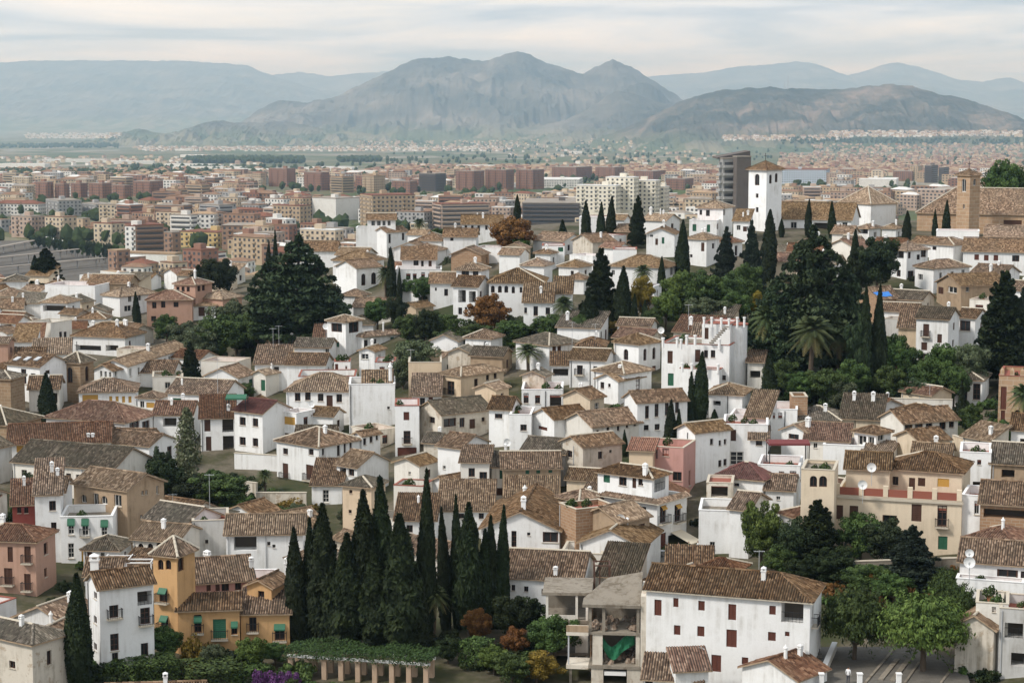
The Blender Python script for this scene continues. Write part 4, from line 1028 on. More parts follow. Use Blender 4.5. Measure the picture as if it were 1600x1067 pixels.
# ---- third tier, left
H((-25, 25, 48, 505), a=34, h=7, roof='gl', rc='red', w=[])
H((44, 79, 112, 505), a=30, h=9, roof='flat', col='offwhite', w=[(95, 523, 5, 9, 'w'), (102, 523, 5, 9, 'w')], lm='pale parapet house with twin windows', lab='pale flat house with heavy parapet and a pair of small windows')
H((63, 105, 125, 473), a=20, h=8, roof='hip', rc='tan', w=[(85, 482, 36, 10, 'o')], ch=[], lab='open roof pavilion with tan hip roof on posts')
H((70, 148, 175, 447), a=18, h=9, roof='flat', w=[], lm='long blank white building', lab='long blank white building on the brow of the hill')
H((138, 200, 217, 443), a=14, h=8, roof='gl', rc='brown', col='tan', w=[(206, 448, 8, 6, 'o')])
H((160, 187, 243, 463), a=50, h=8, roof='hip', rc='tan', w=[(203, 467, 6, 10, 'w'), (218, 465, 6, 10, 'w'), (200, 482, 12, 8, 'w')])
PKT = H((229, 300, 304, 468), a=4, h=9, d=8, roof='hip', col='rosebeige', rc='red', w=[(241, 477, 7, 10, 'w'), (255, 476, 7, 10, 'w'), (240, 498, 8, 8, 'w'), (275, 476, 8, 8, 'w')], lm='rose villa with the lookout', lab='rose beige villa with a square lookout storey and red roofs')
H((272, 305, 331, 445), a=36, of=PKT, dD=4, roof='hip', col='rosebeige', rc='red', ch=[(328, 438, 16)], w=[(278, 452, 5, 8, 'w'), (286, 452, 5, 8, 'w'), (294, 452, 5, 8, 'w'), (311, 451, 5, 8, 'w'), (318, 450, 5, 8, 'w')])
H((311, 348, 378, 467), a=34, h=7, roof='hip', rc='tan', col='rosebeige', w=[])
H((300, 337, 340, 477), a=0, h=5, d=5, roof='pl', rc='tan', rise=.9, w=[(315, 487, 10, 14, 'd'), (327, 487, 6, 14, 'd')])
H((113, 195, 226, 527), a=16, h=7, roof='hip', rc='brown', w=[(138, 544, 40, 10, 'o'), (175, 544, 20, 10, 'o')], lm='white house with the long dark loggia', lab='white house with deep dark loggia under a brown hip roof')
LNG = H((157, 199, 293, 572), a=24, long=True, h=8, roof='gr', rc='tan', w=[(204, 582, 4, 11, 'w'), (217, 580, 4, 11, 'w'), (231, 576, 4, 9, 'w'), (242, 570, 4, 9, 'w'), (250, 567, 4, 8, 'w'), (258, 565, 5, 9, 'w'), (265, 562, 4, 9, 'w'), (274, 560, 4, 10, 'w'), (284, 555, 4, 9, 'w')], ch=[(192, 543, 12), (218, 535, 12)], lm='long white building with the golden roof', lab='very long white building with golden tile roof running away from the belfry')
H((147, 176, 199, 579), a=38, h=7, roof='gr', rc='brown', w=[(158, 584, 4, 10, 'w'), (165, 585, 4, 10, 'w'), (172, 586, 4, 10, 'w'), (181, 583, 4, 10, 'w')])
H((11, 62, 106, 573), a=22, h=11, roof='gl', rc='brown', w=[(22, 584, 7, 8, 'w'), (37, 588, 9, 24, 'w'), (52, 593, 8, 20, 'w')], lm='white house with three skylights', lab='white house with three roof skylights and tall blue-black windows', ch=[])
H((45, 92, 96, 607), a=6, h=7, d=7, roof='gl', rc='brown', col='offwhite', w=[(85, 622, 10, 16, 'o')])
H((20, 54, 58, 533), a=10, h=8, d=6, roof='pl', rc='tan', w=[(47, 546, 5, 8, 'w'), (24, 546, 4, 10, 'w')])
H((-30, 12, 22, 536), a=20, h=10, roof='gl', rc='tan', col='rosebeige', w=[])
H((52, 110, 114, 552), a=2, h=7, d=6, roof='pl', rc='tan', w=[])
H((238, 286, 290, 588), a=0, h=6, d=7, roof='flat', col='offwhite', w=[(262, 602, 9, 10, 'w')])
H((213, 270, 278, 582), a=14, h=5, d=7, roof='gl', rc='brown', w=[])
H((314, 370, 392, 566), a=10, h=7, roof='flat', col='offwhite', w=[])
H((320, 372, 398, 590), a=28, h=7, roof='gr', rc='brown', w=[(392, 598, 6, 10, 'g')])
# ---- third tier, centre left
TOW = H((511, 540, 566, 503), a=40, h=11, roof='pyr', rc='tan', w=[(526, 512, 17, 15, 'w'), (553, 511, 16, 15, 'w'), (527, 538, 6, 9, 'g')], ch=[], lm='white lookout-tower villa', lab='white villa with glazed lookout tower, tan pyramid roof and green shutters')
H((556, 568, 639, 526), a=56, of=TOW, dD=1, roof='hip', rc='brown', w=[(572, 537, 6, 11, 'w'), (585, 535, 7, 10, 'w'), (613, 537, 6, 20, 'g'), (626, 534, 6, 20, 'g')], ch=[(622, 508, 12)])
H((490, 520, 526, 531), a=4, h=6, d=6, roof='pl', rc='red', w=[])
H((460, 515, 527, 543), a=12, h=6, roof='gl', rc='grey', w=[(512, 548, 8, 8, 'w')])
H((424, 462, 470, 545), a=6, h=7, d=6, roof='flat', col='cream', w=[], ch=None)
H((448, 507, 519, 570), a=12, h=6, roof='gl', rc='brown', w=[])
H((398, 450, 458, 568), a=6, h=8, d=7, roof='pl', rc='brown', w=[(432, 580, 8, 14, 'w')])
H((396, 415, 436, 585), a=40, h=7, roof='gr', rc='tan', col='offwhite', w=[(411, 602, 7, 18, 'g')])
H((466, 555, 560, 588), a=2, h=6, d=8, roof='flat', col='white', w=[(480, 592, 14, 5, 'o')])
H((522, 547, 549, 565), a=2, h=7, d=4, roof='flat', col='white', w=[(526, 574, 5, 11, 'r'), (541, 574, 3, 5, 'w')])
H((561, 585, 602, 549), a=24, h=7, roof='gr', rc='tan', w=[(570, 557, 12, 9, 'w')])
H((586, 617, 620, 566), a=2, h=8, d=6, roof='flat', w=[(597, 580, 8, 14, 'w'), (612, 580, 6, 10, 'w')])
H((525, 557, 596, 419), a=50, h=9, roof='gr', rc='brown', w=[(568, 437, 7, 18, 'a'), (584, 435, 8, 18, 'a'), (571, 426, 3, 3, 'w')], lm='white gabled house with two green arched doors', lab='white gabled house with two green arched balcony doors')
H((535, 566, 577, 462), a=20, h=6, roof='hip', rc='brown', w=[])
H((552, 610, 622, 480), a=10, h=5, roof='gl', rc='brown', w=[], col='offwhite')
H((629, 650, 665, 481), a=40, h=5, roof='gr', rc='tan', col='cream', w=[])
WTE = H((618, 690, 694, 421), a=0, h=8, d=8, roof='flat', w=[(638, 432, 7, 9, 'w'), (648, 432, 6, 9, 'w'), (661, 434, 6, 17, 'w'), (671, 432, 4, 9, 'w'), (678, 432, 4, 9, 'w')], lm='white terrace house with ornate parapet', lab='white house with ornate terrace parapet and a row of small windows')
H((628, 681, 684, 405), a=0, of=WTE, dD=2.5, d=6, roof='pl', rc='brown', w=[(650, 411, 8, 8, 'w'), (660, 412, 4, 9, 'w'), (672, 412, 5, 9, 'd')])
H((638, 681, 697, 392), a=12, h=6, roof='hip', rc='brown', w=[(650, 397, 5, 4, 'w')])
H((672, 716, 722, 442), a=3, h=7, d=7, roof='gl', rc='brown', w=[(697, 457, 6, 11, 'w'), (681, 452, 3, 5, 'w')])
BWH = H((708, 746, 766, 448), a=14, h=12, roof='gl', rc='brown', w=[(722, 463, 12, 20, 'l'), (738, 464, 11, 18, 'l'), (719, 486, 6, 11, 'w'), (728, 487, 4, 14, 'w')], lm='white house with two big dark window bays', lab='white house with two big dark window bays beside the rust-coloured tree')
H((713, 752, 764, 422), a=16, of=BWH, dD=4, roof='hip', rc='tan', w=[(727, 429, 12, 12, 'w'), (743, 427, 9, 10, 'w')], ch=[(697, 425, 10)])
OCT = H((764, 850, 858, 442), a=3, h=10, d=9, roof='hip', rc='tan', w=[(770, 452, 6, 11, 'a'), (781, 452, 6, 11, 'a'), (791, 452, 6, 11, 'a'), (802, 453, 5, 11, 'a'), (814, 453, 4, 9, 'a'), (822, 453, 4, 9, 'a'), (833, 453, 6, 10, 'd'), (844, 452, 6, 10, 'd')], lm='white house with the arcade of arched windows', lab='white house with a row of small arched windows under a tan hip roof')
H((727, 767, 785, 529), a=24, h=7, roof='hip', rc='brown', w=[(759, 539, 7, 11, 'a')], ch=[], lab='small white pavilion with one arched window and hip roof')
H((700, 735, 748, 552), a=20, h=7, roof='gr', rc='grey', col='weathered', w=[])
H((735, 785, 800, 557), a=20, h=6, roof='gl', rc='grey', col='tan', w=[])
GAT = H((586, 604, 637, 363), a=48, h=10, roof='gr', rc='brown', w=[(609, 373, 4, 14, 'w'), (630, 370, 4, 11, 'w'), (609, 392, 4, 9, 'w')], lm='tall white house with the glazed attic', lab='tall white and cream house with glazed attic on the skyline of the hill')
H((574, 618, 622, 343), a=0, h=15, d=5, of=GAT, dD=2.5, roof='gl', rc='brown', w=[(583, 349, 6, 8, 'w'), (592, 349, 6, 8, 'w'), (600, 349, 5, 8, 'w'), (608, 349, 5, 8, 'w')])
H((556, 586, 590, 356), a=4, h=10, d=6, roof='flat', w=[])
H((525, 570, 588, 399), a=18, h=6, roof='gl', rc='tan', w=[], col='offwhite')
H((470, 526, 534, 392), a=6, h=6, d=8, roof='gl', rc='brown', w=[])
H((520, 580, 600, 408), a=14, h=6, roof='hip', rc='tan', w=[], col='white')
# ---- third tier, centre and round-tower house
RND = H((1034, 1140, 1160, 540), a=12, h=13, d=9, roof='flat', parap=.3, cop='redfloor', w=[(1047, 558, 8, 20, 'd'), (1048, 593, 9, 20, 'g'), (1067, 592, 9, 15, 'w'), (1090, 556, 8, 20, 'd'), (1103, 553, 6, 12, 'w'), (1114, 553, 7, 12, 'w'), (1130, 590, 8, 8, 'w')], lm='white house with the round tower', lab='large white house with a round tower, red terraces and rows of white posts')
H((1097, 1141, 1166, 507), a=12, of=RND, dD=2.5, d=7, roof='flat', parap=.3, cop='redfloor', w=[(1104, 521, 6, 18, 'd')])
H((1062, 1124, 1126, 578), a=12, of=RND, dD=-1.8, d=2.2, roof='flat', parap=.9, cop='redfloor', w=[(1080, 598, 8, 14, 'w')])
ARP = H((960, 998, 1032, 538), a=40, h=9, roof='hip', rc='tan', w=[(978, 554, 7, 18, 'a'), (1008, 554, 5, 18, 'a'), (1022, 552, 5, 18, 'a'), (1022, 579, 6, 14, 'r'), (978, 585, 6, 9, 'w')], lm='white arched pavilion', lab='white square pavilion house with an arched window on each wall beside the round tower')
H((890, 945, 960, 563), a=8, h=7, roof='gl', rc='tan', w=[(906, 578, 9, 15, 'b'), (930, 576, 6, 8, 'w')])
H((928, 975, 1018, 584), a=28, h=8, roof='hip', rc='tan', w=[])
H((932, 966, 1006, 595), a=34, h=7, roof='gr', rc='tan', w=[(941, 602, 6, 11, 'w'), (952, 602, 4, 6, 'w'), (983, 604, 6, 9, 'w')])
H((806, 858, 905, 540), a=40, h=8, roof='hip', rc='grey', w=[(866, 548, 6, 14, 'd'), (874, 546, 6, 14, 'd')], lm='white house with the weathered grey hip roof', lab='white house with weathered grey hip roof beside the palm', ch=[])
H((862, 890, 893, 570), a=0, h=6, d=5, roof='pl', rc='brown', rise=1.3, w=[(876, 582, 24, 12, 'o')])
H((816, 850, 862, 588), a=20, h=8, roof='gr', rc='grey', col='weathered', w=[], ch=[(841, 578, 12)])
H((815, 879, 882, 609), a=1, h=8, d=8, roof='flat', w=[(822, 622, 8, 16, 'w'), (840, 624, 8, 13, 'w'), (868, 626, 18, 20, 'o')], lab='white house with brick terrace parapet and open corner room')
H((880, 922, 944, 623), a=36, h=8, roof='gr', rc='brown', col='palecream', w=[])
H((796, 830, 836, 648), a=4, h=9, d=7, roof='flat', w=[(818, 668, 10, 10, 'w')])
H((1104, 1160, 1173, 617), a=8, h=7, roof='hip', rc='tan', w=[(1120, 630, 12, 8, 'o')])
H((1168, 1192, 1196, 566), a=4, h=8, d=6, roof='pl', rc='brown', rise=1, w=[(1180, 585, 16, 12, 'o')], col='offwhite')
H((1140, 1175, 1180, 650), a=6, h=6, d=6, roof='flat', w=[(1160, 662, 6, 8, 'w')])
H((952, 1040, 1058, 418), a=14, h=8, roof='hip', rc='tan', w=[(1050, 424, 6, 12, 'w'), (958, 426, 5, 8, 'w')], lm='broad tan-roofed house among the conifers', lab='white house with very broad tan roof half hidden by conifers')
H((873, 904, 925, 417), a=30, h=7, roof='hip', rc='tan', w=[(894, 427, 5, 8, 'w')])
H((886, 912, 922, 436), a=20, h=5, roof='hip', rc='brown', w=[])
H((815, 850, 863, 415), a=20, h=7, roof='hip', rc='brown', w=[])
H((847, 882, 884, 384), a=0, h=7, d=6, roof='flat', w=[(876, 390, 8, 7, 'g')])
H((836, 860, 870, 396), a=20, h=6, roof='hip', rc='brown', w=[])
H((958, 995, 1000, 390), a=0, h=7, d=6, roof='flat', w=[])
H((818, 864, 868, 472), a=2, h=9, d=7, roof='pl', rc='tan', w=[(837, 486, 7, 15, 'w'), (856, 486, 7, 11, 'w'), (821, 485, 5, 9, 'w')])
H((866, 893, 896, 458), a=2, h=8, d=6, roof='pl', rc='tan', w=[])
H((1074, 1104, 1124, 374), a=30, h=9, roof='hip', rc='tan', w=[(1098, 386, 5, 14, 'd'), (1080, 400, 4, 5, 'w')])
H((1010, 1054, 1056, 366), a=6, h=8, d=8, roof='gr', rc='brown', w=[(1018, 367, 5, 7, 'w'), (1026, 378, 4, 10, 'd'), (1036, 376, 4, 10, 'g')])
H((1004, 1040, 1062, 345), a=20, h=6, roof='gl', rc='tan', w=[], ch=[(1017, 335, 12), (1032, 335, 10), (1058, 332, 8)])
GSH = H((1077, 1120, 1127, 345), a=4, h=8, roof='flat', w=[(1085, 356, 6, 11, 'g'), (1107, 357, 5, 12, 'g'), (1121, 354, 3, 8, 'w')], lab='white terrace house with two green shutters below the tall office tower', lm='white terrace house with two green shutters')
H((1090, 1130, 1145, 325), a=12, of=GSH, dD=4, roof='hip', rc='tan', w=[(1095, 332, 4, 8, 'w'), (1106, 333, 6, 10, 'w'), (1131, 332, 4, 9, 'w')])
H((1146, 1170, 1176, 345), a=8, h=8, d=6, roof='pl', rc='tan', w=[(1154, 356, 6, 8, 'w'), (1164, 358, 6, 8, 'd')])
H((955, 975, 984, 343), a=20, h=8, roof='gl', rc='tan', w=[])
H((833, 880, 912, 377), a=14, h=5, roof='gl', rc='brown', w=[(860, 383, 8, 5, 'w')])
H((905, 935, 940, 340), a=4, h=9, d=5, roof='flat', w=[])
H((962, 984, 990, 362), a=14, h=6, d=6, roof='gl', rc='brown', col='tan', w=[])
H((722, 785, 790, 350), a=0, h=6, d=7, roof='gl', rc='tan', w=[(728, 356, 4, 7, 'w'), (738, 356, 4, 7, 'w'), (748, 357, 4, 9, 'w'), (760, 356, 4, 7, 'w')], lab='white house with four little windows on the skyline of the hill', lm='skyline house with four little windows')
H((693, 744, 750, 370), a=4, h=6, d=7, roof='gl', rc='brown', w=[(706, 374, 5, 5, 'w')])
H((705, 752, 764, 398), a=12, h=6, roof='gr', rc='brown', col='brick', w=[])
H((650, 690, 704, 376), a=10, h=5, roof='hip', rc='brown', w=[])
H((740, 785, 800, 388), a=12, h=5, roof='flat', w=[(760, 396, 6, 6, 'w')])
H((780, 812, 826, 398), a=20, h=6, roof='gl', rc='brown', w=[])
# ---- third tier, right: white church, brown church, houses
WCH = H((1170, 1198, 1222, 265), a=42, h=14, D=402, roof='pyr', rc='brown', ov=.5, rise=1.7, ch=[], name='church_tower', cat='tower', w=[(1183, 281, 7, 18, 'a'), (1183, 306, 4, 7, 'w'), (1183, 328, 4, 8, 'w'), (1204, 280, 4, 14, 'a'), (1213, 278, 4, 14, 'a')], lm='tall white church tower', lab='tall white church tower with pyramid tile roof and arched bell openings')
H((1206, 1330, 1362, 344), a=9, h=7, D=405, d=11, rise=3.3, roof='gl', rc='tan', name='church', cat='church', w=[(1240, 352, 10, 10, 'w'), (1284, 354, 26, 12, 'o'), (1320, 352, 8, 9, 'w')], ch=[], lab='white church nave with broad golden roof at the foot of the tower', lm='white church nave')
H((1312, 1361, 1400, 319), a=38, h=11, D=418, roof='pyr', rc='tan', name='church', cat='church', ridgew=True, w=[], ch=[], rise=3.6, lab='white church crossing block with big tan pyramid roof and pale ridges')
H((1338, 1358, 1376, 357), a=32, h=8, D=388, roof='hip', rc='brown', w=[(1349, 361, 14, 10, 'o')], lab='small white house with dark loggia in front of the church crossing')
H((1378, 1400, 1410, 357), a=16, h=7, D=395, roof='hip', rc='tan', w=[])
H((1300, 1330, 1342, 365), a=16, h=6, roof='gl', rc='brown', col='offwhite', w=[])
H((1316, 1340, 1348, 376), a=16, h=6, roof='gl', rc='grey', w=[])
BCH = H((1433, 1660, 1700, 337), a=5, h=10, D=400, d=14, rise=5.2, roof='hl', col='church', rc='brown', name='church', cat='church', ridgew=True, ch=[], w=[(1582, 352, 28, 16, 'd'), (1458, 345, 3, 5, 'w')], lm='long brown brick church', lab='long tan brick church with dark tile roof and white-dotted ridge')
BCT = H((1496, 1516, 1532, 274), a=38, h=22, D=397, roof='pyr', col='church', rc='brown', rise=1.2, name='bell_tower', cat='tower', ch=[], w=[(1506, 290, 6, 21, 'a'), (1523, 285, 4, 10, 'a'), (1506, 323, 2.5, 7, 'w')], lm='tan brick belfry', lab='tan brick belfry with arched bell opening attached to the long church')
H((1388, 1417, 1450, 391), a=42, h=10, roof='hip', rc='brown', w=[(1403, 398, 18, 13, 'l'), (1421, 399, 4, 10, 'w'), (1435, 402, 5, 8, 'w'), (1443, 396, 8, 11, 'w'), (1404, 427, 6, 11, 'w'), (1423, 429, 9, 11, 'w')], lm='white house with the corner gallery', lab='white house with dark corner gallery below the brown brick church')
H((1430, 1459, 1515, 419), a=50, h=8, roof='hip', rc='brown', w=[(1438, 433, 7, 10, 'w'), (1470, 432, 4, 12, 'w'), (1488, 428, 5, 7, 'w'), (1505, 425, 5, 7, 'w')])
H((1452, 1490, 1516, 383), a=24, h=8, roof='hip', rc='brown', w=[(1460, 388, 6, 6, 'w')])
H((1463, 1530, 1534, 362), a=0, h=7, d=6, roof='flat', w=[], lab='low white flat wall house right below the brick belfry')
H((1505, 1640, 1650, 395), a=2, h=8, d=9, roof='gl', rc='brown', w=[(1526, 402, 7, 9, 'r'), (1541, 403, 7, 9, 'r'), (1556, 403, 7, 9, 'r'), (1587, 404, 11, 10, 'w')], lab='long white house with three red-brown windows below the brown church')
H((1539, 1640, 1650, 371), a=2, h=8, d=8, roof='gl', rc='brown', w=[(1556, 378, 4, 6, 'd'), (1564, 378, 4, 6, 'd'), (1590, 379, 28, 7, 'o')])
H((1518, 1568, 1593, 429), a=18, h=7, roof='gl', rc='brown', w=[], ch=[(1548, 424, 12), (1556, 410, 10)])
H((1464, 1502, 1575, 447), a=60, h=9, roof='gr', rc='tan', col='tan', w=[(1470, 454, 8, 12, 'd'), (1488, 453, 14, 12, 'w'), (1512, 452, 5, 8, 'w')], lm='tan gabled house', lab='tan plaster gabled house with two wide upper windows')
H((1385, 1440, 1460, 469), a=18, h=6, roof='gl', rc='grey', w=[], col='weathered')
TRP = H((1343, 1372, 1404, 468), a=44, h=7, roof='gr', rise=1.9, rc='brown', col='brick', w=[(1380, 473, 5, 5, 'w')], ch=[], lm='brick house with the blue tarpaulin', lab='crumbling brick house with a bright blue tarpaulin on its roof')
H((1372, 1432, 1441, 487), a=10, h=6, roof='gl', rc='brown', w=[])
H((1380, 1420, 1432, 500), a=20, h=6, roof='flat', col='grey', w=[])
H((1404, 1434, 1440, 512), a=4, h=7, d=6, roof='pl', rc='brown', col='cream', w=[])
H((1432, 1482, 1499, 499), a=16, h=12, roof='gl', rc='grey', w=[(1447, 516, 9, 20, 'B'), (1444, 541, 9, 13, 'd'), (1468, 529, 7, 14, 'd'), (1443, 556, 10, 8, 'b')], lm='white house with brown shutters by the park', lab='tall white house with brown shutters standing above the park trees')
H((1496, 1524, 1543, 497), a=22, h=9, roof='gl', rc='brown', w=[(1508, 509, 16, 17, 'w')])
H((1515, 1560, 1575, 470), a=16, h=8, roof='flat', col='offwhite', w=[(1530, 480, 12, 8, 'w')])
H((1560, 1620, 1640, 455), a=10, h=7, roof='gl', rc='brown', w=[])
# ------------------------------------------------------------------ the modern city on the plain
for nm, c in (('civory', (0.74, 0.69, 0.58)), ('cbrick', (0.29, 0.16, 0.115)), ('cbrick2', (0.32, 0.205, 0.145)), ('ccream', (0.56, 0.46, 0.34)), ('cwhite', (0.70, 0.68, 0.64)), ('cgrey', (0.38, 0.37, 0.36)), ('ctan', (0.46, 0.35, 0.24)), ('cyellow', (0.60, 0.45, 0.22)), ('cdark', (0.14, 0.12, 0.11)), ('cpink', (0.46, 0.35, 0.28)), ('cblue', (0.55, 0.62, 0.70))):
    wall_mat(nm, c, 0.3)
for nm, c in (('rred', (0.20, 0.09, 0.06)), ('rbrown', (0.24, 0.15, 0.10)), ('rflat', (0.30, 0.26, 0.22)), ('rtan', (0.36, 0.25, 0.16)), ('rwhite', (0.66, 0.65, 0.62))):
    t = NT('cityroof_' + nm); co = t.coord()
    MATS[nm] = t.done(t.mix(t.math('MULTIPLY', t.ramp_fac(t.noise(co, 0.15, 5), 0.4, 0.7), 0.6), c, tuple(x * 0.6 for x in c)), 0.95, 0.1)
CITYNAMES = ['cbrick', 'cbrick2', 'ccream', 'cwhite', 'cgrey', 'ctan', 'cyellow', 'cdark', 'cpink', 'cblue']
ROOFNAMES = ['rred', 'rbrown', 'rflat', 'rtan', 'rwhite']
plain('cityglass', (0.06, 0.06, 0.065), 0.3, 0.5)

def plain_hit(x, y):
    r = ray(x, y)
    lo, hi = 450.0, 30000.0
    for _ in range(60):
        m = (lo + hi) / 2
        if r.z / r.y * m > float(plain_z(m)): lo = m
        else: hi = m
    return r * (lo / r.y)

def block_geo(W, Dp, Hh, style, rng, detail=True):
    """returns lists of quads (local, near corner at origin, x in -W..0, y in 0..Dp): walls, glass, slabs, roof"""
    wl, gl, sl, rf = MB(), MB(), MB(), MB()
    wl.box(-W, 0, 0, Dp, -6, Hh)
    st = 3.1; nf = max(1, int(Hh / st))
    if style == 'hip':
        o = .5; m = min(W, Dp) / 2
        zr = Hh + m * .42
        if W >= Dp: A, B = (-W + m, Dp / 2, zr), (-m, Dp / 2, zr)
        else: A, B = (-W / 2, m, zr), (-W / 2, Dp - m, zr)
        c = [(-W - o, -o, Hh + .05), (o, -o, Hh + .05), (o, Dp + o, Hh + .05), (-W - o, Dp + o, Hh + .05)]
        if W >= Dp:
            rf.face([c[0], c[1], B, A]); rf.face([c[1], c[2], B]); rf.face([c[2], c[3], A, B]); rf.face([c[3], c[0], A])
        else:
            rf.face([c[0], c[1], A]); rf.face([c[1], c[2], B, A]); rf.face([c[2], c[3], B]); rf.face([c[3], c[0], A, B])
        rf.face(c[::-1])
    else:
        rf.box(-W - .15, .15, -.15, Dp + .15, Hh, Hh + .5)
        if W > 8 and Dp > 6:
            x = -W * rng.uniform(.3, .7); y = Dp * rng.uniform(.35, .6)
            wl.box(x - 2.5, x + 2.5, y - 2, y + 2, Hh + .5, Hh + 3.2)
    if detail:
        for f in range(nf):
            z = Hh - (f + 1) * st + .8
            if z < .5: break
            for face, L in (('L', W), ('R', Dp)):
                if style == 'band':
                    if face == 'L': gl.box(-W + .8, -.8, -.08, .05, z, z + 1.15); sl.box(-W + .3, -.3, -1.0, 0, z - 1.1, z - .1)
                    else: gl.box(-.05, .08, .8, Dp - .8, z, z + 1.15); sl.box(0, 1.0, .3, Dp - .3, z - 1.1, z - .1)
                else:
                    n = max(1, int(L / 3.2))
                    for k in range(n):
                        u = (k + .5) / n * L
                        tall = (k % 3 == 1)
                        if face == 'L':
                            gl.box(-W + u - .75, -W + u + .75, -.06, .1, z - (.7 if tall else 0), z + 1.4)
                            if tall: sl.box(-W + u - 1.3, -W + u + 1.3, -.9, 0, z - .95, z - .05)
                        else:
                            gl.box(-.1, .06, u - .75, u + .75, z - (.7 if tall else 0), z + 1.4)
                            if tall: sl.box(0, .9, u - 1.3, u + 1.3, z - .95, z - .05)
    return wl, gl, sl, rf
NOTABLE = []
def AB(px, a=20, col='ccream', roof='rflat', style='grid', lab=None, h=None, D=None, d=None, name='apartment_block', cat='building', grp=None, detail=True):
    xl, xc, xr, yt, yb = px
    B = plain_hit(xc, yb) if D is None else at_depth(xc, yb, D)
    T = at_depth(xc, yt, B.y)
    gz = B.z
    Hh = T.z - gz
    a_ = R(a); base = B.y * CP - B.z * SP
    def solve(xp, dx, dy):
        k = (xp - 800) / F_PX; return (k * base - B.x) / (dx - k * dy * CP)
    W = max(4, solve(xl, -math.cos(a_), math.sin(a_)))
    Dp = d if d else (max(6, min(70, solve(xr, math.sin(a_), math.cos(a_)))) if xr > xc + 1 and a > 3 else 14)
    rng = random.Random(int(xl * 7 + yt))
    wl, gl, sl, rf = block_geo(W, Dp, Hh, style, rng, detail)
    root = bpy.data.objects.new(name, None); COL.objects.link(root)
    root.location = (B.x, B.y, gz); root.rotation_euler = (0, 0, -a_)
    new_obj('wall', wl.mesh('wall', [MATS[col]]), root)
    new_obj('roof', rf.mesh('roof', [MATS[roof]]), root)
    if gl.f: tag(new_obj('window_grid', gl.mesh('window_grid', [MATS['cityglass']]), root), kind='stuff')
    if sl.f: tag(new_obj('balcony_tier', sl.mesh('balcony_tier', [MATS[col]]), root), kind='stuff')
    tag(root, lab, cat, grp)
    NOTABLE.append((xl - 3, xr + 3, yt - 2, yb + 8, B.y))
    return root
G1 = 'brick tower blocks in a row on the plain'
L1 = 'red brick tower block in the row of towers on the plain'
for q in [(56, 74, 84, 285, 311), (86, 100, 109, 288, 311), (111, 126, 137, 287, 309), (139, 160, 175, 287, 310), (176, 195, 206, 290, 311), (208, 235, 257, 284, 308), (420, 448, 462, 264, 292), (475, 502, 515, 270, 298), (712, 740, 757, 268, 298), (758, 790, 803, 266, 297), (806, 832, 850, 266, 296)]:
    AB(q, a=32, col='cbrick', roof='rflat', style='grid', lab=L1, grp=G1)
AB((517, 535, 553, 277, 302), a=40, col='ctan', roof='rbrown', style='band', lab='tan block with vertical dark stripes beside the brick towers')
AB((566, 584, 602, 275, 300), a=40, col='ctan', roof='rbrown', style='grid', lab='tan stepped block standing between white sheds and the hotel')
AB((655, 680, 697, 272, 300), a=34, col='cdark', roof='rflat', style='band', lab='dark brown block beside the long brick towers')
AB((-10, 60, 72, 319, 339), a=14, col='cwhite', roof='rred', style='hip', lab='long pale block with red roof near the rail yard', d=14)
AB((72, 92, 128, 314, 339), a=60, col='cgrey', roof='rflat', style='grid', lab='grey office block with strong window grid')
AB((129, 150, 178, 320, 339), a=60, col='cgrey', roof='rflat', style='grid', lab='lower grey office block beyond the grey office grid')
AB((18, 50, 71, 339, 372), a=30, col='cpink', roof='rflat', style='grid', lab='beige pink apartment block behind the trees of the rail yard')
AB((71, 100, 121, 340, 374), a=34, col='ccream', roof='rbrown', style='grid', lab='cream apartment block with stepped fronts beside the rail yard')
AB((121, 130, 139, 342, 375), a=40, col='ctan', roof='rflat', style='grid', lab='narrow tan apartment block at the end of the cream row')
AB((147, 175, 195, 350, 383), a=30, col='ccream', roof='rred', style='grid', lab='cream brick block with small balconies beside the white-fronted block')
AB((196, 213, 257, 353, 396), a=62, col='cbrick2', roof='rred', style='band', lab='brick apartment block with white end wall and red roof by the rail yard')
AB((196, 212, 230, 354, 396), a=30, col='cwhite', roof='rred', style='grid', lab='white apartment block joined to the brick block by the rail yard')
AB((257, 270, 283, 364, 402), a=40, col='cbrick2', roof='rflat', style='grid', lab='salmon brick block at the corner of the rail yard')
AB((281, 340, 380, 364, 388), a=26, col='cyellow', roof='rred', style='grid', lab='long yellow apartment block with gabled red roofs')
AB((286, 315, 342, 392, 432), a=36, col='cbrick', roof='rred', style='grid', lab='dark red brick block nearest to the hillside houses')
HOT = AB((563, 582, 649, 306, 362), a=68, col='ctan', roof='rred', style='grid', lab='broad tan hotel block with regular window grid')
AB((677, 690, 765, 320, 366), a=72, col='cpink', roof='rred', style='band', lab='beige balcony block with flat red roof')
AB((488, 525, 562, 311, 345), a=40, col='cwhite', roof='rflat', style='plain', lab='white theatre block with black front', detail=False)
AB((816, 905, 912, 318, 356), a=4, col='cdark', roof='rflat', style='band', lab='long dark brown balcony block behind the cypress row')
AB((838, 905, 915, 281, 294), a=6, col='cwhite', roof='rwhite', style='grid', lab='long low white hall with flat roof beyond the dark block')
for i, (q, l) in enumerate([((900, 962, 975, 291, 332), 'white hospital block with scattered square windows, lowest wing'), ((946, 990, 1004, 278, 332), 'white hospital block, tallest stepped wing'), ((990, 1024, 1034, 283, 334), 'white hospital block with double window columns'), ((1016, 1038, 1045, 293, 336), 'white hospital block, end wing with small windows')]):
    AB(q, a=18, col='civory', roof='rwhite', style='grid', lab=l, d=16, D=1450 + i * 14)
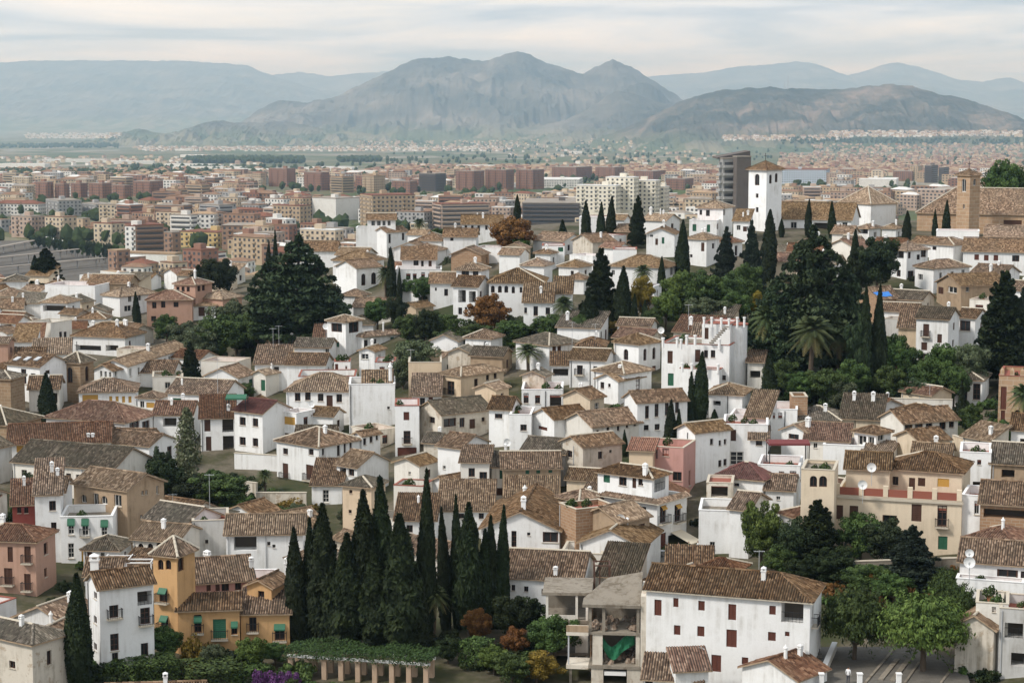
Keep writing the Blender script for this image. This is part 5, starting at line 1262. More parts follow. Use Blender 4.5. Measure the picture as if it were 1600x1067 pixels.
for q in [(930, 960, 975, 262, 282), (990, 1020, 1040, 268, 285), (1040, 1070, 1085, 280, 297), (612, 640, 652, 284, 304), (862, 900, 925, 262, 282)]:
    AB(q, a=28, col='cbrick', roof='rflat', style='grid', lab=L1, grp=G1)
AB((1122, 1128, 1171, 249, 348), a=74, col='cgrey', roof='rflat', style='band', lab='tall striped office tower with dark fin beside the white church tower', D=760, d=None)
_fin = AB((1146, 1150, 1162, 246, 350), a=74, col='cdark', roof='rflat', style='plain', lab='dark service shaft running up the striped office tower', D=757, detail=False)
AB((1221, 1290, 1305, 266, 288), a=14, col='cblue', roof='rred', style='grid', lab='long pale blue and white apartment row with pink roof')
AB((1422, 1434, 1441, 260, 283), a=30, col='ctan', roof='rflat', style='grid', lab='square tan tower block left of the dark tower pair')
AB((1444, 1455, 1465, 259, 286), a=30, col='cdark', roof='rflat', style='band', lab='dark tower block with vertical strips, broader one')
AB((1466, 1474, 1482, 262, 287), a=30, col='cdark', roof='rflat', style='band', lab='dark tower block with vertical strips, slimmer one')
AB((1342, 1400, 1430, 281, 292), a=14, col='cwhite', roof='rwhite', style='plain', lab='long white warehouse beyond the church roofs', detail=False)
AB((1395, 1425, 1440, 268, 283), a=26, col='cbrick', roof='rflat', style='grid', lab=L1, grp=G1)

# ---- the mass of the city: the 300 that show largest are objects, the rest one joined mass
CREST = ([-50, 0, 60, 150, 300, 400, 500, 560, 600, 640, 720, 800, 900, 1000, 1100, 1200, 1300, 1400, 1440, 1600], [462, 455, 452, 440, 432, 440, 400, 392, 372, 372, 352, 350, 345, 342, 335, 345, 335, 335, 300, 300])
def proj(p):
    fwd = p[1] * CP - p[2] * SP; up = p[1] * SP + p[2] * CP
    return 800 + F_PX * p[0] / fwd, 533.5 - F_PX * up / fwd
cands = []
rc_ = random.Random(99)
ang = R(24)
for i in range(-150, 151):
    for j in range(0, 156):
        gx = i * 18 + rc_.uniform(-4, 4); gy = 620 + j * 18 + rc_.uniform(-4, 4)
        x = gx * math.cos(ang) - (gy - 1500) * math.sin(ang); y = 1500 + gx * math.sin(ang) + (gy - 1500) * math.cos(ang)
        if y < 620 or y > 3300: continue
        if i % 6 == 0 or j % 7 == 0:
            if rc_.random() < 0.6: continue
        dens = 0.92 if y < 2100 else 0.92 - (y - 2100) / 1100
        if rc_.random() > dens: continue
        z = float(plain_z(y)); sx, sy = proj((x, y, z))
        if sx < -40 or sx > 1640: continue
        if sx < 178 and y < 1260 and y > 700 and sx < (1260 - y) * .45 + 60: continue      # the rail yard
        if y < 900 and sx < 330: continue
        old = (y < 1000 and sx > 330)
        if old: hh_ = rc_.uniform(6, 10); k = rc_.choice(['cwhite', 'cwhite', 'ccream', 'cpink']); rf_ = rc_.choice(['rbrown', 'rtan', 'rbrown']); stl = 'hip'
        else:
            hh_ = rc_.choice([6, 7, 9, 9, 12, 12, 15, 18]) * rc_.uniform(.85, 1.15)
            if sx > 1220 and y < 1500: hh_ *= .6
            k = rc_.choice(['cbrick', 'cbrick2', 'cbrick2', 'ccream', 'ccream', 'cwhite', 'ctan', 'cpink', 'cgrey']); rf_ = rc_.choice(['rred', 'rbrown', 'rflat', 'rbrown', 'rtan', 'rwhite']); stl = rc_.choice(['hip', 'grid', 'band', 'grid'])
        tx, ty = proj((x, y, z + hh_))
        if ty > np.interp(sx, CREST[0], CREST[1]) + 2: continue
        W = rc_.uniform(8, 16) if hh_ < 13 else rc_.uniform(14, 26); Dp = rc_.uniform(7, 12)
        blocked = False
        for (x0, x1, y0, y1, Dn) in NOTABLE:
            if x0 - 8 < sx < x1 + 10 and ((y < Dn + 10 and ty < y1 - 4 and sy > y0) or abs(y - Dn) < 34): blocked = True; break
        if blocked: continue
        vis = min(sy, np.interp(sx, CREST[0], CREST[1])) - ty
        cands.append((W * F_PX / y * max(vis, 2), x, y, z, W, Dp, hh_, k, rf_, stl, rc_.uniform(5, 50)))
cands.sort(key=lambda c: -c[0])
KW = {'cbrick': 'red brick', 'cbrick2': 'salmon brick', 'ccream': 'cream', 'cwhite': 'white', 'cgrey': 'grey', 'ctan': 'tan', 'cpink': 'pale pink'}
RW = {'rred': 'red roof', 'rbrown': 'brown roof', 'rflat': 'dull flat roof', 'rtan': 'tan roof', 'rwhite': 'pale roof'}
_cache = {}
for n_, (ar, x, y, z, W, Dp, hh_, k, rf_, stl, an) in enumerate(cands[:300]):
    key = (round(W / 4), round(Dp / 4), round(hh_ / 3), stl, k, rf_)
    if key not in _cache:
        wl, gl, sl, rf = block_geo(key[0] * 4, key[1] * 4, key[2] * 3, stl, random.Random(str(key)))
        _cache[key] = (wl.mesh('wall', [MATS[k]]), gl.mesh('window_grid', [MATS['cityglass']]) if gl.f else None, sl.mesh('balcony_tier', [MATS[k]]) if sl.f else None, rf.mesh('roof', [MATS[rf_]]))
    me = _cache[key]
    old = y < 1000 and hh_ < 10.5 and stl == 'hip'
    root = bpy.data.objects.new('town_house' if old else 'apartment_block', None); COL.objects.link(root)
    root.location = (x, y, z); root.rotation_euler = (0, 0, -R(an))
    new_obj('wall', me[0], root); new_obj('roof', me[3], root)
    if me[1]: tag(new_obj('window_grid', me[1], root), kind='stuff')
    if me[2]: tag(new_obj('balcony_tier', me[2], root), kind='stuff')
    what = 'low town house' if old else {'hip': 'apartment house', 'grid': 'apartment block with window grid', 'band': 'apartment block with balcony bands'}[stl]
    lb = f'{KW[k]} {what} and {RW[rf_]} on the crowded plain' if 'with' in what else f'{KW[k]} {what} with {RW[rf_]} on the crowded plain'
    tag(root, lb, 'building', f'{KW[k]} {what}s with {RW[rf_]} on the plain')
rest = cands[300:]
class Mass:
    def __init__(s): s.q = []; s.m = []
    def box(s, x, y, z, W, Dp, Hh, an, mw, mr, bands=0, mg=0, hip=False):
        c, s_ = math.cos(an), math.sin(an)
        def T(u, v, w_): return (x + u * c - v * s_, y + u * s_ + v * c, z + w_)
        p = [T(-W, 0, -4), T(0, 0, -4), T(0, Dp, -4), T(-W, Dp, -4), T(-W, 0, Hh), T(0, 0, Hh), T(0, Dp, Hh), T(-W, Dp, Hh)]
        for f in ((0, 1, 5, 4), (1, 2, 6, 5), (2, 3, 7, 6), (3, 0, 4, 7)): s.q.append([p[i] for i in f]); s.m.append(mw)
        if hip:
            m = min(W, Dp) / 2; zr = Hh + m * .4
            A, B = (T(-W + m, Dp / 2, zr), T(-m, Dp / 2, zr)) if W >= Dp else (T(-W / 2, m, zr), T(-W / 2, Dp - m, zr))
            if W >= Dp: fs = [[p[4], p[5], B, A], [p[5], p[6], B, B], [p[6], p[7], A, B], [p[7], p[4], A, A]]
            else: fs = [[p[4], p[5], A, A], [p[5], p[6], B, A], [p[6], p[7], B, B], [p[7], p[4], A, B]]
            for f in fs: s.q.append(f); s.m.append(mr)
        else: s.q.append([p[4], p[5], p[6], p[7]]); s.m.append(mr)
        for k in range(bands):
            zz = Hh - 2.6 - k * 3.1
            if zz < 1: break
            for u0 in np.arange(-W + 1, -1.5, 4.2): s.q.append([T(u0, -.08, zz), T(min(u0 + 2.2, -.4), -.08, zz), T(min(u0 + 2.2, -.4), -.08, zz + 1.5), T(u0, -.08, zz + 1.5)]); s.m.append(mg)
            for u0 in np.arange(1, Dp - 1.5, 4.2): s.q.append([T(.08, u0, zz), T(.08, min(u0 + 2.2, Dp - .4), zz), T(.08, min(u0 + 2.2, Dp - .4), zz + 1.5), T(.08, u0, zz + 1.5)]); s.m.append(mg)
    def build(s, name, mats):
        V = np.array(s.q, float)
        me = quads_mesh(name, V, mats)
        me.polygons.foreach_set('material_index', np.array(s.m, np.int32)); me.update()
        return new_obj(name, me)
allm = [MATS[k] for k in CITYNAMES] + [MATS[k] for k in ROOFNAMES] + [MATS['cityglass']]
ms = Mass()
for (ar, x, y, z, W, Dp, hh_, k, rf_, stl, an) in rest:
    ms.box(x, y, z, W, Dp, hh_, -R(an), CITYNAMES.index(k), 10 + ROOFNAMES.index(rf_), 6 if y < 2400 else 3, 15, stl == 'hip')
tag(ms.build('city_mass', allm), 'crowded low blocks and houses of the city filling the plain', 'city', kind='stuff')

# ---- far towns: clusters of small pale houses, and sheds
mt = Mass(); rt = random.Random(5)
def cluster(x0, x1, y0, y1, n, cols=(3, 2, 2, 8), size=(9, 15), hip=True):
    for _ in range(n):
        px = rt.uniform(x0, x1); py = rt.uniform(y0, y1)
        p = land_hit(px, py, plain_hit(px, py))
        mt.box(p.x, p.y, p.z, rt.uniform(*size), rt.uniform(8, 13), rt.uniform(5, 10), rt.uniform(-.9, .1), rt.choice(cols), rt.choice((10, 11, 11, 13, 13)), 0, 15, hip)
cluster(40, 190, 207, 217, 420, (3, 3, 2), (14, 22)); cluster(210, 800, 230, 237, 620, (3, 3, 2, 8), (11, 18)); cluster(560, 820, 221, 231, 160); cluster(790, 1000, 218, 250, 70)
cluster(1130, 1330, 213, 220, 260, (3, 2, 8), (12, 20)); cluster(1300, 1600, 206, 214, 480, (3, 3, 2, 8), (12, 20)); cluster(1270, 1600, 226, 240, 300, (2, 8, 8, 1, 5)); cluster(0, 420, 246, 262, 130); cluster(850, 1130, 230, 262, 70); cluster(1220, 1600, 240, 256, 420, (1, 8, 2, 5, 0)); pass
cluster(600, 1125, 261, 279, 900, (1, 0, 2, 8, 5, 1)); cluster(0, 600, 268, 283, 420, (1, 0, 2, 8, 5)); cluster(1220, 1600, 256, 277, 800, (1, 0, 2, 8, 5))
def shed(px, py, L, Wd, hh_, an):
    p = plain_hit(px, py); mt.box(p.x, p.y, p.z, L, Wd, hh_, an, 3, 14, 0, 15)
for px, py, L in [(165, 254, 190), (240, 257, 120), (70, 262, 120), (320, 246, 100), (330, 262, 130), (380, 268, 160), (60, 276, 80), (300, 236, 90), (420, 272, 120), (615, 276, 70), (640, 285, 60), (40, 290, 90), (550, 268, 110), (700, 262, 70), (910, 240, 60), (770, 264, 90)]:
    shed(px, py, L, rt.uniform(25, 45), rt.uniform(7, 10), rt.uniform(-.3, .05))
tag(mt.build('distant_town', allm), 'far pale villages and sheds scattered over the hazy plain', 'town', kind='stuff')

# ---- tree belts and groves on the plain
t = NT('leaf_far'); MATS['leaf_far'] = t.done(t.mix(t.noise(t.coord(), 0.05, 4), (0.02, 0.035, 0.012), (0.06, 0.075, 0.028)), 0.95, 0.1)
ico = [(0, 0, -1), (.72, -.53, -.45), (-.28, -.85, -.45), (-.89, 0, -.45), (-.28, .85, -.45), (.72, .53, -.45), (.28, -.85, .45), (-.72, -.53, .45), (-.72, .53, .45), (.28, .85, .45), (.89, 0, .45), (0, 0, 1)]
icf = [(0, 1, 2), (1, 0, 5), (0, 2, 3), (0, 3, 4), (0, 4, 5), (1, 5, 10), (2, 1, 6), (3, 2, 7), (4, 3, 8), (5, 4, 9), (1, 10, 6), (2, 6, 7), (3, 7, 8), (4, 8, 9), (5, 9, 10), (6, 10, 11), (7, 6, 11), (8, 7, 11), (9, 8, 11), (10, 9, 11)]
ICV = np.array(ico); ICF = np.array(icf)
tris = []
def far_tree(p, r, h):
    v = ICV * np.array([r, r, h * .55]) * NP.uniform(.75, 1.25, (12, 1)) + np.array([p.x, p.y, p.z + h * .5])
    tris.append(v[ICF])
def grove(x0, x1, y0, y1, n, h=(8, 13)):
    for _ in range(n):
        px = rt.uniform(x0, x1); py = rt.uniform(y0, y1); p = land_hit(px, py, plain_hit(px, py)); hh_ = rt.uniform(*h); far_tree(p, hh_ * rt.uniform(.35, .6), hh_)
grove(290, 474, 250, 256, 420, (14, 18)); grove(528, 594, 249, 254, 150, (12, 16)); grove(0, 185, 226, 232, 300, (12, 18)); grove(0, 190, 270, 288, 330); grove(190, 420, 262, 284, 240); grove(600, 1120, 240, 258, 130, (9, 14)); grove(1220, 1600, 218, 226, 260, (10, 16)); grove(1150, 1600, 232, 262, 120); grove(270, 420, 268, 285, 60); grove(400, 900, 258, 290, 130); grove(0, 640, 290, 390, 300, (7, 12)); grove(650, 1120, 280, 325, 120, (7, 11)); grove(1230, 1480, 265, 320, 110, (6, 10)); grove(690, 960, 223, 240, 90, (9, 14))
tag(new_obj('distant_trees', quads_mesh('distant_trees', np.concatenate(tris), [MATS['leaf_far']])), 'dark far groves and tree belts dotted over the plain', 'trees', kind='stuff')

# ---- rail yard
t = NT('ballast'); MATS['ballast'] = t.done(t.mix(t.noise(t.coord(), 0.2, 5), (0.085, 0.075, 0.065), (0.16, 0.145, 0.125)), 0.95, 0.1)
plain('rail', (0.10, 0.085, 0.075), 0.6)
yb = MB(); c4 = [plain_hit(-60, 470), plain_hit(290, 430), plain_hit(70, 378), plain_hit(-60, 380)]
yb.face([(q.x, q.y, q.z + 1.2) for q in c4])
tag(new_obj('rail_yard', yb.mesh('rail_yard', [MATS['ballast']])), kind='structure')
for k in range(9):
    p0 = plain_hit(-40, 398 + k * 6.5); p1 = plain_hit(60 + k * 22, 381 + k * 5)
    dv = (p1 - p0).normalized(); sd = Vector((-dv.y, dv.x, 0))
    b = MB()
    for s in (-1.2, 1.2):
        q = [p0 + sd * (s - .3), p1 + sd * (s - .3), p1 + sd * (s + .3), p0 + sd * (s + .3)]
        b.face([(v.x, v.y, v.z + 1.6) for v in q])
    tag(new_obj('rail_track', b.mesh('rail_track', [MATS['rail']])), 'pair of rails crossing the grey rail yard', 'rail track', 'rail tracks in the yard')
def slab_thing(p0, p1, wd, z0, z1, mat, name, lab, cat, grp=None, post=True):
    dv = (p1 - p0); L = dv.length; an = math.atan2(dv.y, dv.x)
    e_ = bpy.data.objects.new(name, None); COL.objects.link(e_); e_.location = (p0.x, p0.y, p0.z); e_.rotation_euler = (0, 0, an)
    b = MB(); b.box(0, L, -wd / 2, wd / 2, z0, z1); new_obj('roof', b.mesh('roof', [MATS[mat]]), e_)
    if post:
        for k in range(6):
            b = MB(); b.box(L * (k + .5) / 6 - .2, L * (k + .5) / 6 + .2, -.2, .2, 0, z0 - .01); new_obj('post', b.mesh('post', [MATS['cgrey']]), e_)
    else:
        b = MB(); b.box(.3, L - .3, -wd / 2 + .2, wd / 2 - .2, 0, z0 - .01); new_obj('wall', b.mesh('wall', [MATS['cwhite']]), e_)
    return tag(e_, lab, cat, grp)
for (x0, y0, x1, y1) in [(-20, 402, 78, 386), (-20, 418, 130, 404), (-20, 434, 165, 418)]:
    slab_thing(plain_hit(x0, y0), plain_hit(x1, y1), 4, 4.5, 4.9, 'rflat', 'platform_canopy', 'long pale platform canopy in the rail yard', 'canopy', 'platform canopies in the rail yard')
slab_thing(plain_hit(62, 379), plain_hit(175, 402), 5, 4, 4.4, 'rwhite', 'train', 'long white train standing at the edge of the rail yard', 'train', None, False)
slab_thing(plain_hit(176, 408), plain_hit(280, 411), 8, 5, 6, 'rtan', 'viaduct', 'low ochre viaduct wall beyond the rail yard', 'bridge', None, False)
# ------------------------------------------------------------------ vegetation
def leaf_mat(name, c0, c1, c2):
    t = NT('leaf_' + name)
    at = t.n('ShaderNodeAttribute', attribute_name='rnd')
    c = t.ramp(at.outputs['Fac'], [(0.0, c0), (0.55, c1), (1.0, c2)])
    hs = t.n('ShaderNodeHueSaturation')
    t.l(t.math('ADD', 0.485, t.math('MULTIPLY', t.orand(), 0.03)), hs.inputs['Hue'])
    t.l(t.math('ADD', 0.8, t.math('MULTIPLY', t.orand(), 0.45)), hs.inputs['Value']); t.l(c, hs.inputs['Color'])
    m = t.done(hs.outputs[0], 0.75, 0.25)
    MATS['leaf_' + name] = m
leaf_mat('cypress', (0.0070, 0.0128, 0.0031), (0.0139, 0.0231, 0.0052), (0.0292, 0.0397, 0.0088))
leaf_mat('cedar', (0.0145, 0.0256, 0.0094), (0.0314, 0.0491, 0.0189), (0.0626, 0.0836, 0.0338))
leaf_mat('green', (0.0196, 0.0370, 0.0086), (0.0459, 0.0764, 0.0175), (0.0927, 0.1365, 0.0350))
leaf_mat('light', (0.0361, 0.0617, 0.0124), (0.0772, 0.1184, 0.0227), (0.1440, 0.1955, 0.0462))
leaf_mat('olive', (0.0345, 0.0460, 0.0207), (0.0689, 0.0862, 0.0402), (0.1379, 0.1551, 0.0862))
leaf_mat('yellow', (0.0804, 0.0603, 0.0097), (0.1770, 0.1287, 0.0178), (0.2896, 0.2091, 0.0322))
leaf_mat('rust', (0.0789, 0.0338, 0.0112), (0.1578, 0.0700, 0.0203), (0.2706, 0.1296, 0.0394))
leaf_mat('palm', (0.0306, 0.0459, 0.0142), (0.0633, 0.0816, 0.0285), (0.1632, 0.1428, 0.0561))
leaf_mat('blue', (0.0105, 0.0190, 0.0115), (0.0208, 0.0336, 0.0207), (0.0433, 0.0583, 0.0353))
leaf_mat('purple', (0.0272, 0.0163, 0.0272), (0.0707, 0.0218, 0.0925), (0.1414, 0.0544, 0.1632))
leaf_mat('poplar', (0.0578, 0.0714, 0.0306), (0.1020, 0.1156, 0.0578), (0.1768, 0.1836, 0.1156))
t = NT('bark'); MATS['bark'] = t.done(t.mix(t.noise(t.mapping(t.coord(), (3, 3, .5)), 2.0, 5), (0.055, 0.040, 0.028), (0.15, 0.115, 0.085)), 0.95, 0.1)
t = NT('palebark'); MATS['palebark'] = t.done(t.mix(t.noise(t.mapping(t.coord(), (3, 3, .5)), 2.0, 5), (0.14, 0.11, 0.085), (0.32, 0.28, 0.23)), 0.95, 0.1)

def leaves(C, N, size, asp=1.0, rs=None):
    """C centres (n,3), N preferred outward normals, size per leaf -> quads (n,4,3)"""
    rs = rs or NP
    n = len(C)
    nn = N + rs.normal(0, .55, (n, 3)); nn /= np.linalg.norm(nn, axis=1, keepdims=True) + 1e-9
    up = np.tile(np.array([0, 0, 1.0]), (n, 1)) + rs.normal(0, .35, (n, 3))
    u = np.cross(up, nn); u /= np.linalg.norm(u, axis=1, keepdims=True) + 1e-9
    v = np.cross(nn, u)
    s = (np.asarray(size) * rs.uniform(.6, 1.3, n))[:, None]
    a = u * s * .5; b = v * s * .5 * asp
    q = np.stack([C - b, C + a * .9 + b * .1, C + b, C - a * .9 + b * .1], 1)
    return q
def trunk_mesh(name, segs, mat):
    b = MB()
    for p0, p1, r0, r1 in segs: b.prism(p0, p1, r0, r1, 7, 0, False)
    return b.mesh(name, [MATS[mat]], True)
PROTO = {}
def proto(name, crown_q, mat, segs, h, w, bark='bark', rnd=None):
    r = rnd if rnd is not None else NP.uniform(0, 1, len(crown_q))
    PROTO[name] = (quads_mesh('crown_' + name, crown_q, [MATS['leaf_' + mat]], r), trunk_mesh('trunk_' + name, segs, bark), h, w)
def clumpy(centres, radii, per, size, flat=1.0, asp=1.2, shell=.55):
    qs, rn = [], []
    for (c, r) in zip(centres, radii):
        d = NP.normal(0, 1, (per, 3)); d /= np.linalg.norm(d, axis=1, keepdims=True)
        rad = r * (shell + (1 - shell) * NP.uniform(0, 1, per) ** .6)
        P = c + d * rad[:, None] * np.array([1, 1, flat])
        qs.append(leaves(P, d * np.array([1, 1, 1.3]), size, asp)); rn.append(np.clip(NP.uniform(0, .55) + NP.uniform(0, .45, per), 0, 1))
    return np.concatenate(qs), np.concatenate(rn)
# cypress: slim and lumpy forms, 12 m tall, 3 m wide
def cyp(n, lump, pw, seed, low=.05):
    z = NP.uniform(0, 1, n) ** .9; th = NP.uniform(0, 2 * np.pi, n)
    prof = np.where(z < .25, .62 + .38 * (z / .25), (1 - ((z - .25) / .75) ** pw)) * 1.0
    prof = np.maximum(prof, .02)
    lm = 1 + lump * (2 * fbm(th / (2 * np.pi) * 7 + 20 + 3 * (z > 2), z * 9 + seed * 7, 3, seed) - .95) + .10 * (vnoise(th / (2 * np.pi) * 19, z * 30, seed + 5) - .5)
    r = 1.5 * prof * lm * (1 - .30 * NP.uniform(0, 1, n) ** 2.2)
    P = np.stack([r * np.cos(th), r * np.sin(th), 12 * (low + (1 - low) * z)], 1)
    Nn = np.stack([np.cos(th), np.sin(th), np.full(n, .25)], 1)
    rnd = np.clip(.25 + .9 * (lm - 1) + NP.uniform(-.25, .5, n), 0, 1)
    return leaves(P, Nn, .34 if lump > .2 else .30, 2.0), rnd
for nm, l, pw, sd, lo in (('cypress_slim', .22, 1.7, 1, .03), ('cypress_slim_two', .28, 2.2, 2, .03), ('cypress_lumpy', .55, 2.0, 3, .10), ('cypress_lumpy_two', .62, 1.6, 4, .12)):
    q, r = cyp(9000, l, pw, sd, lo); proto(nm, q, 'cypress', [((0, 0, -1), (0, 0, 9), .28, .06)], 12, 3, 'palebark' if 'lumpy' in nm else 'bark', r)
# round broadleaf tree: 8 m tall, 7 m wide
def broad(seed, n_c=85, per=210, size=.25, ell=(3.4, 3.4, 2.9), cz=4.9, flat=.8):
    st = np.random.RandomState(seed)
    d = st.normal(0, 1, (n_c, 3)); d /= np.linalg.norm(d, axis=1, keepdims=True)
    rad = st.uniform(.35, .92, (n_c, 1)); c = d * rad * np.array(ell) * (1 + .12 * st.normal(0, 1, (n_c, 1))) + np.array([0, 0, cz])
    q, r = clumpy(c, st.uniform(.55, 1.05, n_c), per, size, flat)
    segs = [((0, 0, -1), (.1, 0, cz * .6), .26, .18)] + [((.1, 0, cz * .5), tuple(c[k] * np.array([.8, .8, 1])), .12, .03) for k in range(0, n_c, 9)]
    return q, r, segs
for nm, m, sd in (('tree_green', 'green', 11), ('tree_light', 'light', 12), ('tree_olive', 'olive', 13), ('tree_rust', 'rust', 14), ('tree_yellow', 'yellow', 15), ('tree_dark', 'cypress', 16), ('tree_deep', 'cedar', 17)):
    q, r, s = broad(sd); proto(nm, q, m, s, 8, 7, 'bark', r)
# feathery plane/willow-like tree of upright sprays
def feather(seed, mat):
    st = np.random.RandomState(seed); n = 900; per = 28
    d = st.normal(0, 1, (n, 3)); d[:, 2] = np.abs(d[:, 2]) * .9 - .35; d /= np.linalg.norm(d, axis=1, keepdims=True)
    base = d * st.uniform(.3, .75, (n, 1)) * np.array([3.2, 3.2, 3.0]) + np.array([0, 0, 4.4])
    dirn = d * np.array([1, 1, .7]) + np.array([0, 0, .45]); dirn /= np.linalg.norm(dirn, axis=1, keepdims=True)
    L = st.uniform(.8, 1.9, (n, 1))
    tt = np.linspace(0, 1, per)[None, :, None]
    P = base[:, None, :] + dirn[:, None, :] * L[:, None, :] * tt - np.array([0, 0, .5]) * tt ** 2 * L[:, None, :] * .5
    P = (P + NP.normal(0, .10, P.shape)).reshape(-1, 3)
    q = leaves(P, np.repeat(d, per, 0), .15, 2.2); r = np.clip(np.repeat(st.uniform(0, .6, n), per) + NP.uniform(0, .4, n * per), 0, 1)
    segs = [((0, 0, -1), (0, 0, 3.0), .28, .2)] + [((0, 0, 2.6), tuple(base[k]), .1, .03) for k in range(0, n, 35)]
    proto('tree_feathery' if mat == 'green' else 'tree_feathery_light', q, mat, segs, 8.2, 7.4, 'bark', r)
feather(31, 'green'); feather(32, 'light')
# cedar: horizontal plates
def cedar(seed, layers=11, hh_=14, rr=8.5):
    st = np.random.RandomState(seed); qs, rn, segs = [], [], [((0, 0, -1), (0, 0, hh_ * .95), .5, .08)]
    for k in range(layers):
        f = k / (layers - 1.0); z = hh_ * (.16 + .80 * f); Rk = rr * (1 - f) ** .62 * st.uniform(.8, 1.1) + .5
        nb = int(11 - 5 * f)
        for j in range(nb):
            th = 2 * np.pi * (j + st.uniform(-.3, .3)) / nb + k * 1.1; L = Rk * st.uniform(.65, 1.08); wd = L * st.uniform(.30, .46)
            n = int(90 + 460 * L / rr)
            u = st.uniform(.12, 1, n) ** .7; v = st.normal(0, .5, n) * wd * np.sin(np.pi * np.clip(u * .85 + .12, 0, 1))
            dz = -.06 * L * u ** 2 + st.normal(0, .10, n) + .25 * np.sin(u * 9 + k)
            P = np.stack([u * L * np.cos(th) - v * np.sin(th), u * L * np.sin(th) + v * np.cos(th), z + dz + st.uniform(-.3, .3)], 1)
            qs.append(leaves(P, np.tile([[0, 0, 1.0]], (n, 1)), .46, 1.4)); rn.append(np.clip(st.uniform(0, .6) + NP.uniform(0, .4, n), 0, 1))
            segs.append(((0, 0, z - .2), (L * .8 * math.cos(th), L * .8 * math.sin(th), z - .06 * L), .12, .03))
    return np.concatenate(qs), np.concatenate(rn), segs
q, r, s = cedar(41); proto('cedar', q, 'cedar', s, 14, 16, 'bark', r)
q, r, s = cedar(42, 13, 14, 5.5); proto('fir', q, 'blue', s, 14, 10.5, 'bark', r)
q, r, s = cedar(43, 14, 14, 4.2); proto('pine', q, 'cypress', s, 14, 8, 'bark', r)
# poplar: pale sparse column
n = 3200; z = NP.uniform(0, 1, n); th = NP.uniform(0, 6.283, n); rr = 1.3 * np.sin(np.pi * np.clip(z * .9 + .08, 0, 1)) ** .7 * NP.uniform(.2, 1, n) * (.6 + .8 * vnoise(th * 1.2, z * 9, 3))
proto('poplar', leaves(np.stack([rr * np.cos(th), rr * np.sin(th), 1 + 10 * z], 1), np.stack([np.cos(th), np.sin(th), 0 * z], 1), .24, 1.6), 'poplar', [((0, 0, -1), (0, 0, 10.5), .16, .04)] + [((0, 0, 2 + k), (.8 * math.cos(k * 2.4), .8 * math.sin(k * 2.4), 3.6 + k), .05, .02) for k in range(7)], 11, 2.6, 'palebark')
# palm
def palm(seed, mat='palm'):
    st = np.random.RandomState(seed); qs, rn = [], []
    for k in range(64):
        th = 2.399 * k; el = np.interp(k, [0, 64], [1.35, -.75]) + st.uniform(-.1, .1); L = st.uniform(2.3, 2.9)
        m = 20; tt = np.linspace(.08, 1, m)
        x = L * (tt * math.cos(el) - 0 * tt); zz = L * (tt * math.sin(el) - .42 * tt ** 2.2)
        ax = np.stack([x * math.cos(th), x * math.sin(th), 7.0 + zz], 1)
        sd = np.array([-math.sin(th), math.cos(th), 0])
        tg = np.gradient(ax, axis=0); tg /= np.linalg.norm(tg, axis=1, keepdims=True)
        ll = .52 * np.sin(np.pi * np.clip(tt * .85 + .12, 0, 1)) + .08
        for s in (-1, 1):
            tip = ax + (sd * s * .8 + tg * .55 + np.array([0, 0, -.35])) * ll[:, None]
            wv = tg * .055
            qs.append(np.stack([ax - wv, ax + wv, tip + wv * .3, tip - wv * .3], 1)); rn.append(np.full(m, np.clip((.95 if el < -.45 else .35) + st.uniform(-.3, .3), 0, 1)))
    return np.concatenate(qs), np.concatenate(rn)
q, r = palm(51)
proto('palm', q, 'palm', [((0, 0, -1), (0, 0, 3), .34, .26), ((0, 0, 3), (0, 0, 6.6), .26, .27), ((0, 0, 6.5), (0, 0, 7.3), .42, .3)], 9.3, 5.4, 'bark', r)
# shrubs
def shrub(seed, mat, nm):
    st = np.random.RandomState(seed); c = st.normal(0, 1, (26, 3)) * np.array([.62, .62, .34]) + np.array([0, 0, .75]); c[:, 2] = np.abs(c[:, 2])
    q, r = clumpy(c, st.uniform(.3, .55, 26), 95, .2, .85); proto(nm, q, mat, [((0, 0, -.6), (0, 0, .7), .07, .04)] + [((0, 0, 0), tuple(c[k]), .035, .012) for k in range(0, 26, 5)], 1.7, 2.6, 'bark', r)
for nm, m, sd in (('shrub_green', 'green', 61), ('shrub_light', 'light', 62), ('shrub_dark', 'cypress', 63), ('shrub_olive', 'olive', 64), ('shrub_rust', 'rust', 65), ('shrub_yellow', 'yellow', 66), ('shrub_purple', 'purple', 67)):
    shrub(sd, m, nm)
# clipped hedge block, 1 m cube of leaves
def hedge_proto():
    n = 2600; P = NP.uniform(-.5, .5, (n, 3)); f = NP.randint(0, 5, n); Nn = np.zeros((n, 3))
    for k, (ax, sg) in enumerate(((0, -1), (0, 1), (1, -1), (1, 1), (2, 1))):
        s = f == k; P[s, ax] = sg * .5 * NP.uniform(.93, 1.03, s.sum()); Nn[s, ax] = sg
    P[:, 2] += .5
    proto('hedge', leaves(P, Nn, .075, 1.1), 'green', [((0, 0, -.4), (0, 0, .6), .03, .02)], 1, 1)
hedge_proto()

